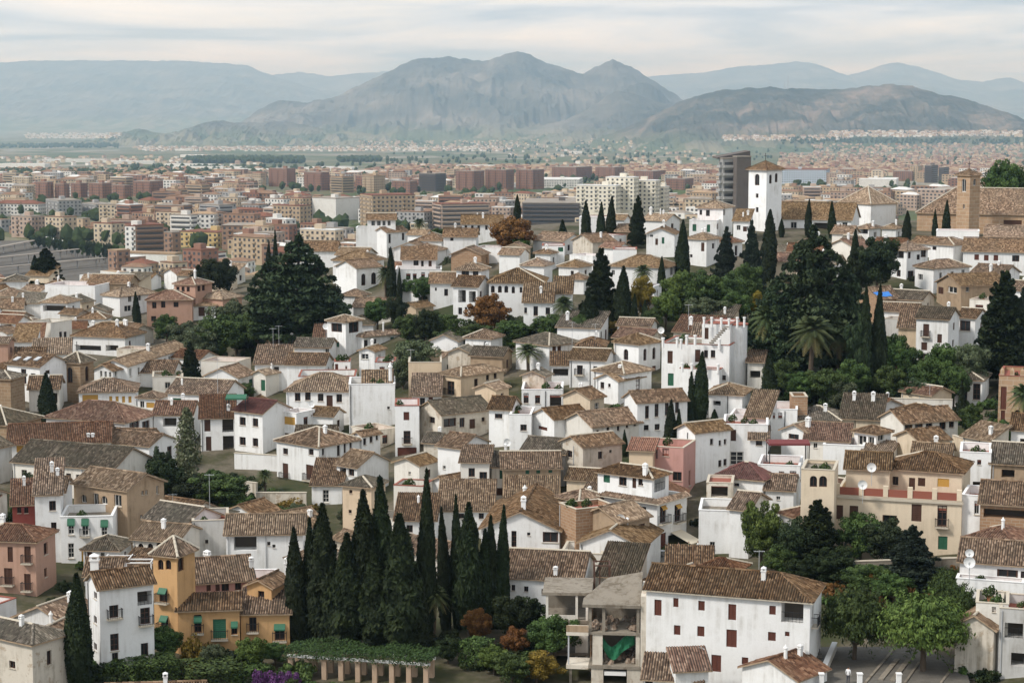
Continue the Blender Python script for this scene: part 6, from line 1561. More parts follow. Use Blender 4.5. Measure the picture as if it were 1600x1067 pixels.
TREES = []
NAMEMAP = {'cypress': 'cypress_tree', 'tree_': 'tree', 'cedar': 'cedar_tree', 'fir': 'fir_tree', 'pine': 'pine_tree', 'poplar': 'poplar_tree', 'palm': 'palm_tree', 'shrub': 'shrub', 'hedge': 'hedge'}
def put_tree(kind, loc, hm, wm, lab=None, grp=None, depth=None, rz=None):
    cr, tr, ph, pw = PROTO[kind]
    nm = next(v for k, v in NAMEMAP.items() if kind.startswith(k))
    e_ = bpy.data.objects.new(nm, None); COL.objects.link(e_); e_.location = loc
    rg = random.Random(int(loc[0] * 91 + loc[1] * 37))
    e_.rotation_euler = (R(rg.uniform(-2, 2)), R(rg.uniform(-2, 2)), rg.uniform(0, 6.28) if rz is None else rz)
    e_.scale = (wm / pw, (depth or wm) / pw, hm / ph)
    new_obj('crown' if nm not in ('shrub', 'hedge') else 'foliage', cr, e_); new_obj('trunk' if nm not in ('shrub', 'hedge') else 'stem', tr, e_)
    cat = {'cypress_tree': 'cypress', 'palm_tree': 'palm', 'shrub': 'shrub', 'hedge': 'hedge'}.get(nm, 'tree')
    TREES.append(dict(o=e_, kind=kind, nm=nm, cat=cat, h=hm, w=wm, lab=lab, grp=grp, loc=Vector(loc)))
    return e_
def T(kind, x, yt, yb, wpx, lab=None, grp=None, D=None, up=0.0):
    p = at_depth(x, yb, D) if D else hit(x, yb, up)
    if D: p.z = ground_z(p.x, p.y) if D < 600 else float(plain_z(D))
    s = F_PX / (p.y * CP - p.z * SP)
    top = at_depth(x, yt, p.y)
    return put_tree(kind, (p.x, p.y, p.z - .2), top.z - p.z + .2, wpx / s, lab, grp)
S1, S2, L1_, L2_ = 'cypress_slim', 'cypress_slim_two', 'cypress_lumpy', 'cypress_lumpy_two'
GC = 'tall cypresses in the villa garden'
T(S1, 123, 898, 1072, 46, 'lone dense cypress in front of the white four-storey house')
for k, x, yt, yb, w in [(S2, 465, 828, 1012, 34), (S1, 485, 812, 1006, 30), (L1_, 504, 790, 1012, 52), (L2_, 540, 835, 1020, 56), (L1_, 574, 770, 1016, 54), (L2_, 600, 748, 1012, 50), (L1_, 632, 806, 1034, 66), (S1, 667, 738, 1000, 32), (S2, 655, 890, 1030, 34), (S1, 697, 795, 985, 24), (S2, 717, 778, 985, 22), (L1_, 733, 788, 995, 46), (S1, 752, 830, 990, 30), (S2, 766, 808, 985, 26), (S1, 782, 792, 985, 26), (L2_, 520, 865, 1016, 40), (L2_, 592, 850, 1026, 54)]:
    T(k, x, yt, yb, w, None, GC)
T('palm', 678, 905, 1000, 50, 'palm with drooping fronds squeezed among the villa cypresses')
# villa garden and lowest row
for k, x, yt, yb, w in [('tree_rust', 748, 945, 1005, 48), ('tree_rust', 802, 978, 1032, 46), ('tree_green', 866, 958, 1040, 84), ('tree_light', 772, 1006, 1056, 50), ('tree_yellow', 838, 1018, 1070, 80), ('tree_green', 800, 1020, 1075, 70), ('tree_dark', 800, 925, 1010, 70), ('tree_dark', 830, 930, 1000, 60), ('tree_green', 255, 978, 1040, 62), ('tree_light', 392, 990, 1050, 50), ('shrub_yellow', 300, 1000, 1050, 40), ('tree_olive', 330, 1004, 1050, 44), ('tree_green', 430, 1002, 1042, 44), ('tree_dark', 700, 990, 1042, 46)]:
    T(k, x, yt, yb, w)
for x, yb, w, h in [(200, 1062, 50, 30), (245, 1062, 60, 34), (330, 1062, 80, 26), (455, 1084, 18, 22), (487, 1086, 16, 20), (520, 1088, 18, 20), (552, 1090, 18, 18), (745, 1042, 42, 42), (380, 1060, 60, 20)]:
    T('hedge', x, yb - h, yb, w)
for x, yb, w in [(408, 1076, 26), (425, 1078, 30), (445, 1078, 30), (460, 1080, 24)]: T('shrub_purple', x, yb - 34, yb, w, 'purple flowering bougainvillea bush in front of the pergola', 'bougainvillea bushes by the pergola')
# square at the right
T('tree_feathery', 1333, 903, 1054, 122, 'feathery green tree on the square beside the stairs')
T('tree_feathery_light', 1442, 912, 1066, 158, 'broad feathery tree with yellowish sprays in the middle of the square')
T('tree_feathery', 1496, 900, 1010, 70)
for k, x, yt, yb, w in [('pine', 1275, 780, 905, 90), ('tree_deep', 1240, 808, 905, 70), ('tree_green', 1345, 800, 890, 80), ('tree_deep', 1385, 808, 895, 80), ('fir', 1425, 822, 930, 110), ('tree_light', 1190, 776, 895, 74), ('tree_green', 1218, 850, 915, 60), ('tree_dark', 1300, 850, 925, 80), ('tree_green', 1355, 880, 940, 80), ('tree_rust', 1372, 895, 945, 50), ('tree_rust', 1302, 908, 945, 36), ('tree_green', 1395, 895, 950, 70), ('tree_feathery', 1480, 880, 960, 60), ('tree_green', 1120, 868, 898, 34), ('tree_dark', 1250, 870, 920, 60), ('shrub_green', 1505, 1030, 1060, 40), ('shrub_dark', 1540, 1040, 1066, 40)]:
    T(k, x, yt, yb, w)
# middle left
for k, x, yt, yb, w in [('tree_dark', 262, 712, 800, 70), ('tree_green', 345, 738, 808, 100), ('tree_dark', 300, 740, 808, 80), ('poplar', 294, 638, 775, 40), ('tree_deep', 250, 698, 770, 36), ('palm', 415, 730, 772, 34), ('shrub_yellow', 450, 785, 812, 60), ('shrub_green', 420, 790, 815, 40), ('tree_green', 440, 790, 825, 40), ('tree_olive', 465, 785, 820, 40), ('tree_green', 586, 628, 652, 20), (S1, 76, 584, 668, 30), ('pine', 300, 534, 610, 36), (S1, 215, 457, 515, 14), ('tree_olive', 545, 790, 830, 34), ('tree_dark', 456, 566, 605, 22), ('tree_dark', 520, 665, 700, 14), ('shrub_olive', 762, 480, 500, 18), ('shrub_green', 753, 683, 700, 20), ('tree_dark', 100, 905, 930, 30), ('tree_dark', 90, 930, 975, 40)]:
    T(k, x, yt, yb, w)
T('cedar', 466, 366, 545, 200, 'huge dark cedar with layered branches rising over the hillside roofs')
T('cedar', 425, 400, 545, 130)
T(S1, 432, 362, 470, 12); T(S2, 418, 378, 470, 12); T('cypress_slim', 57, 400, 478, 20, D=440); T('pine', 74, 388, 478, 58, D=440)
for k, x, yt, yb, w in [('tree_dark', 343, 400, 470, 66), ('tree_dark', 318, 410, 470, 40), ('tree_olive', 370, 465, 555, 80), ('tree_green', 350, 490, 570, 90), ('tree_green', 405, 480, 560, 80), ('tree_olive', 290, 500, 560, 60), ('tree_green', 260, 490, 540, 40), ('tree_olive', 322, 505, 575, 60), ('tree_dark', 510, 440, 520, 60), ('tree_green', 590, 465, 520, 50), ('tree_dark', 620, 460, 520, 40), ('tree_green', 640, 490, 540, 50), ('tree_olive', 652, 525, 612, 74), ('tree_olive', 630, 560, 610, 40), ('tree_green', 700, 515, 560, 50), ('tree_dark', 665, 480, 545, 44), ('tree_green', 660, 432, 475, 50), ('tree_green', 640, 430, 470, 40), (S2, 612, 388, 480, 16), (S1, 624, 420, 480, 10), ('palm', 603, 410, 480, 34), ('tree_rust', 764, 455, 528, 66), ('tree_green', 745, 505, 545, 60), ('tree_olive', 720, 520, 548, 40), ('tree_rust', 716, 522, 545, 24), ('tree_green', 800, 500, 540, 60), ('palm', 826, 532, 592, 56), ('palm', 882, 456, 535, 44), ('tree_green', 860, 490, 540, 60)]:
    T(k, x, yt, yb, w)
T('hedge', 692, 494, 528, 36); T('hedge', 672, 488, 524, 30); T('hedge', 712, 500, 530, 28)
# skyline cypresses and conifers
for k, x, yt, yb, w in [(S1, 809, 305, 345, 12), (S1, 880, 344, 386, 16), (S2, 916, 315, 388, 16), (S1, 937, 317, 388, 15), (S2, 953, 308, 388, 16), ('pine', 995, 306, 390, 30), (S1, 1066, 346, 448, 24), (S1, 1033, 402, 460, 14), ('pine', 935, 388, 520, 60), (S1, 972, 418, 520, 30), ('tree_yellow', 1003, 432, 505, 46), ('palm', 1003, 408, 470, 36), (S1, 990, 460, 520, 14), (S2, 1008, 470, 522, 14), ('cypress_slim_two', 920, 460, 535, 34), ('tree_green', 905, 490, 540, 40)]:
    T(k, x, yt, yb, w)
T('tree_rust', 796, 336, 402, 66); T('tree_green', 815, 372, 404, 30); T('tree_rust', 812, 345, 400, 44); T('palm', 656, 338, 376, 26); T('tree_green', 684, 356, 380, 26); T(S1, 640, 348, 378, 7)
for k, x, yt, yb, w in [('tree_light', 1060, 418, 500, 56), ('tree_green', 1095, 420, 510, 70), ('tree_green', 1130, 430, 510, 70), ('tree_green', 1165, 410, 500, 60), ('tree_light', 1040, 450, 515, 50), ('tree_green', 1150, 455, 520, 60), ('tree_olive', 1100, 460, 520, 70), ('fir', 1132, 355, 470, 50), ('fir', 1175, 345, 470, 46), (S2, 1200, 330, 440, 24), ('tree_yellow', 1185, 455, 510, 34), ('tree_green', 1020, 480, 522, 40), ('shrub_yellow', 965, 502, 522, 40), ('tree_green', 880, 515, 545, 40)]:
    T(k, x, yt, yb, w)
# park on the right
T('cedar', 1262, 350, 590, 205, 'giant layered cedar in the dark park below the white church')
T('cedar', 1208, 430, 590, 120); T('cedar', 1318, 410, 590, 120)
for k, x, yt, yb, w in [('palm', 1264, 480, 620, 82), ('palm', 1195, 465, 590, 60), ('palm', 1308, 490, 610, 70), (S1, 1351, 450, 625, 24), (S2, 1367, 448, 625, 22), (S1, 1380, 475, 625, 18), ('tree_green', 1395, 520, 620, 60), ('tree_deep', 1338, 490, 622, 40), ('tree_dark', 1370, 365, 470, 76), ('tree_dark', 1345, 380, 470, 50), (S1, 1336, 360, 450, 20), ('tree_green', 1415, 535, 620, 60), ('tree_green', 1475, 535, 625, 70), ('tree_green', 1450, 560, 632, 60), ('tree_olive', 1510, 530, 625, 60), ('pine', 1572, 425, 606, 100), ('pine', 1543, 485, 602, 60), ('fir', 1600, 450, 606, 70), ('tree_green', 1390, 570, 640, 60), ('tree_green', 1330, 560, 640, 60), ('tree_green', 1290, 575, 650, 70), ('tree_olive', 1310, 590, 655, 60), ('tree_green', 1250, 580, 640, 60), ('tree_green', 1220, 560, 630, 60), ('tree_rust', 1385, 560, 620, 40), ('tree_deep', 1430, 590, 645, 60), ('tree_green', 1530, 660, 705, 40), ('tree_green', 1565, 655, 705, 50), ('palm', 1600, 590, 690, 60), (S1, 1502, 595, 665, 14), ('tree_green', 1518, 630, 690, 40), ('tree_green', 1490, 570, 640, 50)]:
    T(k, x, yt, yb, w)
for k, x, yt, yb, w in [(S2, 1093, 552, 668, 24), (S1, 1081, 582, 668, 16), (S1, 1046, 625, 705, 20), (S1, 1060, 640, 705, 14), (S1, 1200, 553, 648, 26), (S1, 1116, 640, 672, 16), (S1, 977, 672, 715, 10), ('tree_dark', 1010, 840, 880, 22), ('shrub_green', 1016, 822, 842, 18), ('tree_green', 1325, 690, 712, 24), ('tree_green', 1520, 690, 716, 34)]:
    T(k, x, yt, yb, w)
# church terrace
for k, x, yt, yb, w, D in [(S1, 1262, 312, 362, 12, 395), (S1, 1300, 316, 372, 14, 392), (S1, 1311, 350, 390, 9, 385), (S2, 1416, 330, 370, 14, 385), (S1, 1461, 328, 366, 10, 388), (S1, 1478, 314, 364, 14, 390), (S1, 1202, 328, 385, 14, 396), (S1, 1221, 342, 380, 10, 394)]:
    T(k, x, yt, yb, w, None, None, D)
T('tree_green', 1566, 248, 320, 66, 'rounded pine crown rising behind the brown church roof', None, 425)
T('tree_green', 1590, 265, 320, 50, None, None, 428); T('tree_olive', 1572, 288, 320, 30, None, None, 424)
# row of trees along the rail yard
for k in range(16):
    x = 52 + k * 8.6; T(['tree_green', 'tree_dark', 'tree_deep'][k % 3], x, 366 + k * .9, 378 + k * 1.35, 13, 'green street tree in the row along the rail yard', 'street trees along the rail yard', D=1190 - k * 11)
# undergrowth on slopes and in gardens
ru = random.Random(17)
def under(x0, x1, y0, y1, n, kinds, h=(1.2, 2.6)):
    for _ in range(n):
        x = ru.uniform(x0, x1); y = ru.uniform(y0, y1); p = hit(x, y, 0)
        hm = ru.uniform(*h); put_tree(ru.choice(kinds), (p.x, p.y, p.z - .15), hm, hm * ru.uniform(1.2, 2.0))
under(690, 860, 1000, 1050, 14, ['shrub_green', 'shrub_dark', 'shrub_dark'])
under(1180, 1480, 600, 655, 46, ['shrub_green', 'shrub_dark', 'shrub_olive', 'shrub_dark'])
under(1030, 1190, 470, 525, 22, ['shrub_green', 'shrub_dark', 'shrub_light'])
under(1290, 1480, 900, 960, 26, ['shrub_green', 'shrub_dark', 'shrub_rust'])
under(640, 900, 505, 550, 26, ['shrub_green', 'shrub_dark', 'shrub_olive'])
under(260, 420, 490, 570, 24, ['shrub_green', 'shrub_dark', 'shrub_olive'])
under(230, 400, 750, 810, 16, ['shrub_green', 'shrub_dark'])
under(1490, 1600, 620, 700, 16, ['shrub_green', 'shrub_dark'])
for _ in range(90):
    x = ru.uniform(0, 1600); y = ru.uniform(400, 980); p = hit(x, y, 0)
    if p.y > 430: continue
    inh = False
    for h_ in HOUSES:
        for bk in h_.blocks:
            dx, dy = p.x - bk.C.x, p.y - bk.C.y; u = dx * math.cos(bk.a) - dy * math.sin(bk.a); v = dx * math.sin(bk.a) + dy * math.cos(bk.a)
            if -bk.W - .8 < u < .8 and -.8 < v < bk.Dp + .8: inh = True
    if inh: continue
    hm = ru.uniform(1.2, 3.2); put_tree(ru.choice(['shrub_green', 'shrub_dark', 'shrub_olive', 'tree_green', 'tree_olive']), (p.x, p.y, p.z - .15), hm, hm * ru.uniform(.9, 1.4))
under(120, 480, 1030, 1066, 18, ['shrub_green', 'shrub_dark', 'shrub_light'])
# ------------------------------------------------------------------ small infill houses where the measured ones leave the slope bare
def foot(h_, e_=0.6):
    out = []
    for bk in h_.blocks: out.append((bk.C.x, bk.C.y, bk.a, bk.W, bk.Dp))
    return out
RECTS = [r for h_ in HOUSES for r in foot(h_)]
def inside(x, y, m):
    for cx_, cy_, a_, W, Dp in RECTS:
        dx, dy = x - cx_, y - cy_
        u = dx * math.cos(a_) - dy * math.sin(a_); v = dx * math.sin(a_) + dy * math.cos(a_)
        if -W - m < u < m and -m < v < Dp + m: return True
    return False
NOFILL = [(430, 900, 930, 1100), (1090, 1520, 862, 1100), (1170, 1432, 440, 640), (1470, 1640, 510, 700), (1028, 1195, 405, 525), (628, 760, 455, 560), (245, 430, 455, 585), (228, 402, 715, 815), (760, 1012, 425, 535), (120, 480, 985, 1100), (1000, 1100, 820, 900), (880, 1010, 930, 1100), (395, 545, 380, 560), (-50, 130, 860, 1000), (400, 480, 760, 820)]
rf2 = random.Random(77); nfill = 0
for yy in range(1060, 345, -9):
    for xx in range(-40, 1650, 13):
        if nfill > 125: break
        x = xx + rf2.uniform(-5, 5); y = yy + rf2.uniform(-4, 4)
        if any(a0 < x < a1 and b0 < y < b1 for a0, a1, b0, b1 in NOFILL): continue
        p = hit(x, y)
        if p.y > 435 or abs(p.z - ground_z(p.x, p.y)) > 1.5: continue
        if inside(p.x, p.y, 1.6) or inside(p.x - 4.5, p.y + 1, 1.0) or inside(p.x - 2, p.y + 4.5, 1.0) or inside(p.x + 2, p.y + 4, 1.0): continue
        if any((q['loc'].xy - p.xy).length < 3.5 + q['w'] * .15 for q in TREES if q['nm'] != 'shrub'): continue
        s_ = F_PX / p.y; h_ = rf2.uniform(4.6, 6.6); he = max(2.6, h_ * .58); ww_ = rf2.uniform(4.2, 7.0)
        ang_ = rf2.choice([5, 15, 30, 40, 55]); ye_ = y - he * s_
        wp_ = ww_ * s_; top_ = ye_ - 2.6 * s_
        if any(x - wp_ < wx < x + wp_ * .6 and top_ < wy < y and p.y - 2 < wD < p.y + 60 for wx, wy, wD in WINPX): continue
        if any(h2.px[0] < x - wp_ * .4 < h2.px[2] and h2.px[3] < ye_ - 4 < h2.px[3] + 60 and h2.C.y < p.y - 1 for h2 in HOUSES): continue      # would stand wholly behind another house
        k = H((x - ww_ * math.cos(R(ang_)) * s_, x, x + ww_ * .8 * math.sin(R(ang_)) * s_, ye_), a=ang_, h=h_, D=p.y, roof=rf2.choice(['gl', 'gr', 'hip', 'gl', 'pl', 'flat']), rc=rf2.choice(['brown', 'brown', 'tan', 'grey', 'red']), col=rf2.choice(['white', 'white', 'white', 'offwhite', 'weathered', 'palecream']), d=None if ang_ > 10 else rf2.uniform(5, 7))
        RECTS += foot(k); nfill += 1
print('fill houses', nfill)
# ------------------------------------------------------------------ details on the houses (parts) and things around them
def part_box(h, name, boxes, mat, mats=None):
    """boxes in block-local coordinates of house block h"""
    b = MB()
    for q in boxes: b.box(*q[:6], q[6] if len(q) > 6 else 0)
    return h.put(name, b.mesh(name, [MATS[m] for m in (mats or [mat])]))
# round tower of the white house
b = MB()
tb = RND.blocks[1] if len(RND.blocks) > 1 else RND
cxp = at_depth(1152, 540, RND.C.y + 5.0); rad_ = 15.5 / (F_PX / cxp.y)
zt = at_depth(1152, 507, RND.C.y + 5).z; zb_ = ground_z(cxp.x, cxp.y) - 2
n = 28
def cyl_wall(b, r, z0, z1, m=0):
    for i in range(n):
        a0, a1 = 2 * math.pi * i / n, 2 * math.pi * (i + 1) / n
        b.face([(r * math.cos(a0), r * math.sin(a0), z0), (r * math.cos(a1), r * math.sin(a1), z0), (r * math.cos(a1), r * math.sin(a1), z1), (r * math.cos(a0), r * math.sin(a0), z1)], m)
cyl_wall(b, rad_, zb_, zt); b.face([(rad_ * math.cos(2 * math.pi * i / n), rad_ * math.sin(2 * math.pi * i / n), zt) for i in range(n)], 1)
rl = Matrix.Rotation(-RND.rota, 3, 'Z') @ (Vector((cxp.x, cxp.y, 0)) - Vector((RND.rootloc.x, RND.rootloc.y, 0)))
o = new_obj('round_tower', b.mesh('round_tower', [MATS['white'], MATS['redfloor']], False), RND.root, (rl.x, rl.y, -RND.rootloc.z))
for zz, hh_ in ((at_depth(1152, 540, cxp.y).z, 1.9), (at_depth(1152, 574, cxp.y).z, 1.9)):
    w_ = new_obj('window', UNIT['frame_wood'], RND.root, (rl.x, rl.y, 0)); th = -2.35
    w_.location = (rl.x + (rad_ - .02) * math.cos(th), rl.y + (rad_ - .02) * math.sin(th), zz - RND.rootloc.z); w_.rotation_euler = (0, 0, th + math.pi / 2); w_.scale = (.55, 1, hh_)
    new_obj('pane', UNIT['pane'], w_, (0, -.07, 0))
cap = MB(); cap.prism((0, 0, 0), (0, 0, .18), rad_ + .15, rad_ + .15, 24); new_obj('coping', cap.mesh('coping', [MATS['redfloor']]), RND.root, (rl.x, rl.y, zt + .01 - RND.rootloc.z))
def posts_on(house, lst, Dadd, hpx=11, mat='whitetrim', r=.28):
    for x, y in lst:
        p = at_depth(x, y, house.C.y + Dadd); q = Matrix.Rotation(-house.rota, 3, 'Z') @ (p - house.rootloc)
        hm = hpx / (F_PX / p.y); pb = MB(); pb.prism((0, 0, -.5), (0, 0, hm), r, r, 10); pb.prism((0, 0, hm), (0, 0, hm + .15), r + .08, r + .05, 10)
        new_obj('post', pb.mesh('post', [MATS[mat]], False), house.root, q)
posts_on(RND, [(1100, 506), (1112, 506), (1127, 507), (1139, 508), (1152, 506), (1163, 506)], 2.6, 9, r=.17)
posts_on(RND, [(1036, 538), (1058, 538), (1073, 534), (1086, 534), (1124, 540), (1064, 540)], .2, 9, r=.2)
posts_on(RND, [(1066, 576), (1081, 577), (1102, 578), (1122, 578)], -1.7, 8, r=.2)
sb = MB()
p0 = at_depth(1112, 535, RND.C.y + .8); p1 = at_depth(1135, 510, RND.C.y + .8)
for k in range(9):
    q0 = p0.lerp(p1, k / 8.0); sb.box(q0.x - .35, q0.x + .35, q0.y - .5, q0.y + .5, q0.z - .12, q0.z)
st_ = new_obj('stair', sb.mesh('stair', [MATS['concrete']])); st_.parent = RND.root
st_.matrix_parent_inverse = (Matrix.Translation(RND.rootloc) @ Matrix.Rotation(RND.rota, 4, 'Z')).inverted()
# palace: balustrade posts, panels and awning
pw = PAL
for k in range(6):
    x = -pw.W + .3 + k * (pw.W - .6) / 5.0
    part_box(pw, 'balustrade_post', [(x - .28, x + .28, -.08, .3, pw.Z + .09, pw.Z + 1.35)], 'palecream')
    if k < 5:
        x2 = x + (pw.W - .6) / 5.0; part_box(pw, 'balustrade_panel', [(x + .28, x2 - .28, .02, .16, pw.Z + .09, pw.Z + .95)], 'redfloor')
part_box(pw, 'cornice', [(-pw.W - .15, .15, -.22, -.002, pw.Z - .32, pw.Z - .05)], 'stonetrim')
part_box(CAF, 'cornice', [(-CAF.W - .25, .3, -.3, -.002, CAF.Z - .25, CAF.Z - .02), (.002, .3, 0, CAF.Dp, CAF.Z - .25, CAF.Z - .02)], 'stonetrim')
# tile skirt round the café house and railing on flat parapets
rb_ = MB(); rg = random.Random(3)
tile_face(rb_, [(-CAF.W - .7, -.75, CAF.Z - .1), (.75, -.75, CAF.Z - .1), (.75 - .9, .15, CAF.Z + .32), (-CAF.W - .7 + .9, .15, CAF.Z + .32)], True, rg)
tile_face(rb_, [(.75, -.75, CAF.Z - .1), (.75, CAF.Dp, CAF.Z - .1), (-.15, CAF.Dp, CAF.Z + .32), (-.15, .15, CAF.Z + .32)], True, rg)
CAF.put('tile_skirt', rb_.mesh('tile_skirt', [MATS['roof_brown'], MATS['stonetrim']]))
# crenellated parapet of the brick mansion
for k in range(14):
    x = -CAS.W + .4 + k * 1.35
    if x > -.3: break
    b = MB(); b.box(x - .3, x + .3, 0, .3, CAS.Z + .09, CAS.Z + .7); b.face([(x - .3, 0, CAS.Z + .7), (x + .3, 0, CAS.Z + .7), (x, .15, CAS.Z + 1.25)]); b.face([(x + .3, .3, CAS.Z + .7), (x - .3, .3, CAS.Z + .7), (x, .15, CAS.Z + 1.25)])
    b.face([(x + .3, 0, CAS.Z + .7), (x + .3, .3, CAS.Z + .7), (x, .15, CAS.Z + 1.25)]); b.face([(x - .3, .3, CAS.Z + .7), (x - .3, 0, CAS.Z + .7), (x, .15, CAS.Z + 1.25)])
    CAS.put('merlon', b.mesh('merlon', [MATS['church']]))
# blue tarpaulin
plain('tarpblue', (0.05, 0.22, 0.62), 0.5); plain('tarpgreen', (0.015, 0.13, 0.06), 0.6); plain('canvas', (0.62, 0.56, 0.45), 0.8); plain('maroonc', (0.16, 0.04, 0.04), 0.8); plain('redcanvas', (0.48, 0.12, 0.07), 0.8)
def roof_patch(h, pxs, name, mat, lift=.16):
    pts = []
    for x, y in pxs:
        p = h.on_roof(x, y)
        if p is None: continue
        pts.append(p + Vector((0, 0, lift)))
    if len(pts) < 4: print('patch points', len(pts)); return
    b = MB(); nn = 6
    for i in range(nn):
        for j in range(nn):
            def P(u, v):
                u /= nn; v /= nn
                q = pts[0].lerp(pts[1], u).lerp(pts[3].lerp(pts[2], u), v); return q + Vector((0, 0, .05 * math.sin(u * 9 + v * 5)))
            b.face([P(i, j), P(i + 1, j), P(i + 1, j + 1), P(i, j + 1)])
    h.put(name, b.mesh(name, [MATS[mat]], True))
roof_patch(TRP, [(1372, 465), (1395, 464), (1388, 457), (1364, 458)], 'tarpaulin', 'tarpblue')
# green window awnings of the orange villa
def awning_at(h, x, y, wpx, drop=.5, out=.45, mat='greenpaint', face='L', name='awning'):
    p = at_depth(x, y, h.C.y)
    rr_ = Matrix.Rotation(h.a, 3, 'Z')
    r = ray(x, y); nrm = Vector((math.sin(h.a), math.cos(h.a), 0)) if face == 'L' else Vector((-math.cos(h.a), math.sin(h.a), 0))
    p = r * (h.C.dot(nrm) / r.dot(nrm)); q = rr_ @ (p - Vector((h.C.x, h.C.y, 0))); wm = wpx / (F_PX / p.y) / 2
    b = MB()
    if face == 'L':
        b.face([(q.x - wm, -.02, q.z), (q.x - wm, -out, q.z - drop), (q.x + wm, -out, q.z - drop), (q.x + wm, -.02, q.z)])
        b.face([(q.x - wm, -out, q.z - drop), (q.x - wm, -out, q.z - drop - .15), (q.x + wm, -out, q.z - drop - .15), (q.x + wm, -out, q.z - drop)])
        b.face([(q.x - wm, -.02, q.z - .03), (q.x + wm, -.02, q.z - .03), (q.x + wm, -out, q.z - drop - .03), (q.x - wm, -out, q.z - drop - .03)])
    else:
        b.face([(.02, q.y - wm, q.z), (out, q.y - wm, q.z - drop), (out, q.y + wm, q.z - drop), (.02, q.y + wm, q.z)])
        b.face([(out, q.y - wm, q.z - drop), (out, q.y - wm, q.z - drop - .15), (out, q.y + wm, q.z - drop - .15), (out, q.y + wm, q.z - drop)])
        b.face([(.02, q.y - wm, q.z - .03), (.02, q.y + wm, q.z - .03), (out, q.y + wm, q.z - drop - .03), (out, q.y - wm, q.z - drop - .03)])
    h.put(name, b.mesh(name, [MATS[mat]]))
awning_at(ORG, 255, 918, 15); awning_at(ORG, 257, 961, 14)
for sb_, x, y, w_ in ((ORG.blocks[1], 309, 962, 13), (ORG.blocks[1], 366, 970, 11), (ORG.blocks[5] if len(ORG.blocks) > 5 else ORG.blocks[-1], 437, 974, 18)): awning_at(sb_, x, y, w_)
for x, y in ((111, 810), (133, 810), (163, 812)): awning_at(A4.blocks[1], x, y, 12, .7, .35)
for x, y in ((1036, 790), (1059, 788)): awning_at(CAF, x, y, 13, .3, .35, 'yellowblind', 'R')
awning_at(CAF, 1056, 829, 30, 1.0, 3.0, 'canvas', 'R', 'awning')
# skylights
for x, y in ((27, 562), (43, 562), (59, 562)):
    h = next(q for q in HOUSES if q.px[0] == 11 and q.px[1] == 62); p = h.on_roof(x, y)
    if p is not None:
        b = MB(); b.box(-.45, .45, -.6, .6, -.05, .12); o = h.put('skylight', b.mesh('skylight', [MATS['metal']]), None, p + Vector((0, 0, .15))); o.rotation_euler.x = R(20)
# bells
plain('bronze', (0.10, 0.075, 0.04), 0.5)
def bell(h, x, y):
    p = at_depth(x, y, h.C.y + .3); b = MB(); b.prism((0, 0, -.35), (0, 0, .1), .42, .25, 10); b.prism((0, 0, .1), (0, 0, .35), .25, .1, 10)
    q = Matrix.Rotation(-h.rota, 3, 'Z') @ (p - h.rootloc); new_obj('bell', b.mesh('bell', [MATS['bronze']]), h.root, q)
# roof crosses on the towers
for h in (WCH, BCT, BEL):
    apex = Vector((-h.W / 2, h.Dp / 2, h.polys[0][2][2])); b = MB()
    b.box(-.04, .04, -.04, .04, -.2, 1.7); b.box(-.4, .4, -.035, .035, 1.05, 1.13); b.prism((0, 0, -.1), (0, 0, .25), .22, .05, 8); h.put('cross', b.mesh('cross', [MATS['iron']]), None, apex)
# sloping crown on the striped office tower
ot = next(o for o in bpy.data.objects if o.get('label', '').startswith('tall striped office tower'))
p_ = at_depth(1122, 249, 760); q_ = at_depth(1172, 236, 775); q2 = at_depth(1172, 250, 775)
b = MB(); y0_, y1_ = 762, 790
x0_, x1_ = p_.x, q_.x
v = [(x0_, y0_, p_.z), (x1_, y0_ + 12, p_.z), (x1_, y1_, p_.z), (x0_, y1_ - 8, p_.z), (x0_, y0_, p_.z + .6), (x1_, y0_ + 12, q_.z), (x1_, y1_, q_.z), (x0_, y1_ - 8, p_.z + .6)]
for f in ((0, 1, 5, 4), (1, 2, 6, 5), (2, 3, 7, 6), (3, 0, 4, 7), (4, 5, 6, 7)): b.face([v[i] for i in f])
o = new_obj('sloping_crown', b.mesh('sloping_crown', [MATS['cdark']])); o.parent = ot
o.matrix_parent_inverse = (Matrix.Translation(ot.location) @ Matrix.Rotation(ot.rotation_euler.z, 4, 'Z')).inverted()

# ---- frames, canopies, pergolas
def empty_at(name, loc, rz=0.0):
    e_ = bpy.data.objects.new(name, None); COL.objects.link(e_); e_.location = loc; e_.rotation_euler = (0, 0, rz); return e_
def canopy(x0, x1, yt, hpx, D, dep, mat, lab, name='canopy', slope=.25, posts=4, pm='iron'):
    p0 = at_depth(x0, yt, D); p1 = at_depth(x1, yt, D); W = p1.x - p0.x; hm = hpx / (F_PX / D)
    e_ = empty_at(name, (p0.x, p0.y, p0.z - hm))
    b = MB()
    b.face([(0, 0, hm - slope), (W, 0, hm - slope), (W, dep / 2, hm), (0, dep / 2, hm)]); b.face([(0, dep / 2, hm), (W, dep / 2, hm), (W, dep, hm - slope), (0, dep, hm - slope)])
    b.box(0, W, -.02, 0, hm - slope - .25, hm - slope); b.box(-.02, 0, 0, dep, hm - slope - .25, hm - slope); b.box(W, W + .02, 0, dep, hm - slope - .25, hm - slope)
    new_obj('canopy_cloth', b.mesh('canopy_cloth', [MATS[mat]]), e_)
    for k, (x, y) in enumerate(((.1, .1), (W - .1, .1), (.1, dep - .1), (W - .1, dep - .1))):
        b = MB(); b.box(x - .06, x + .06, y - .06, y + .06, -1.0, hm - slope - .01); new_obj('post', b.mesh('post', [MATS[pm]]), e_)
    tag(e_, lab, 'canopy'); return e_
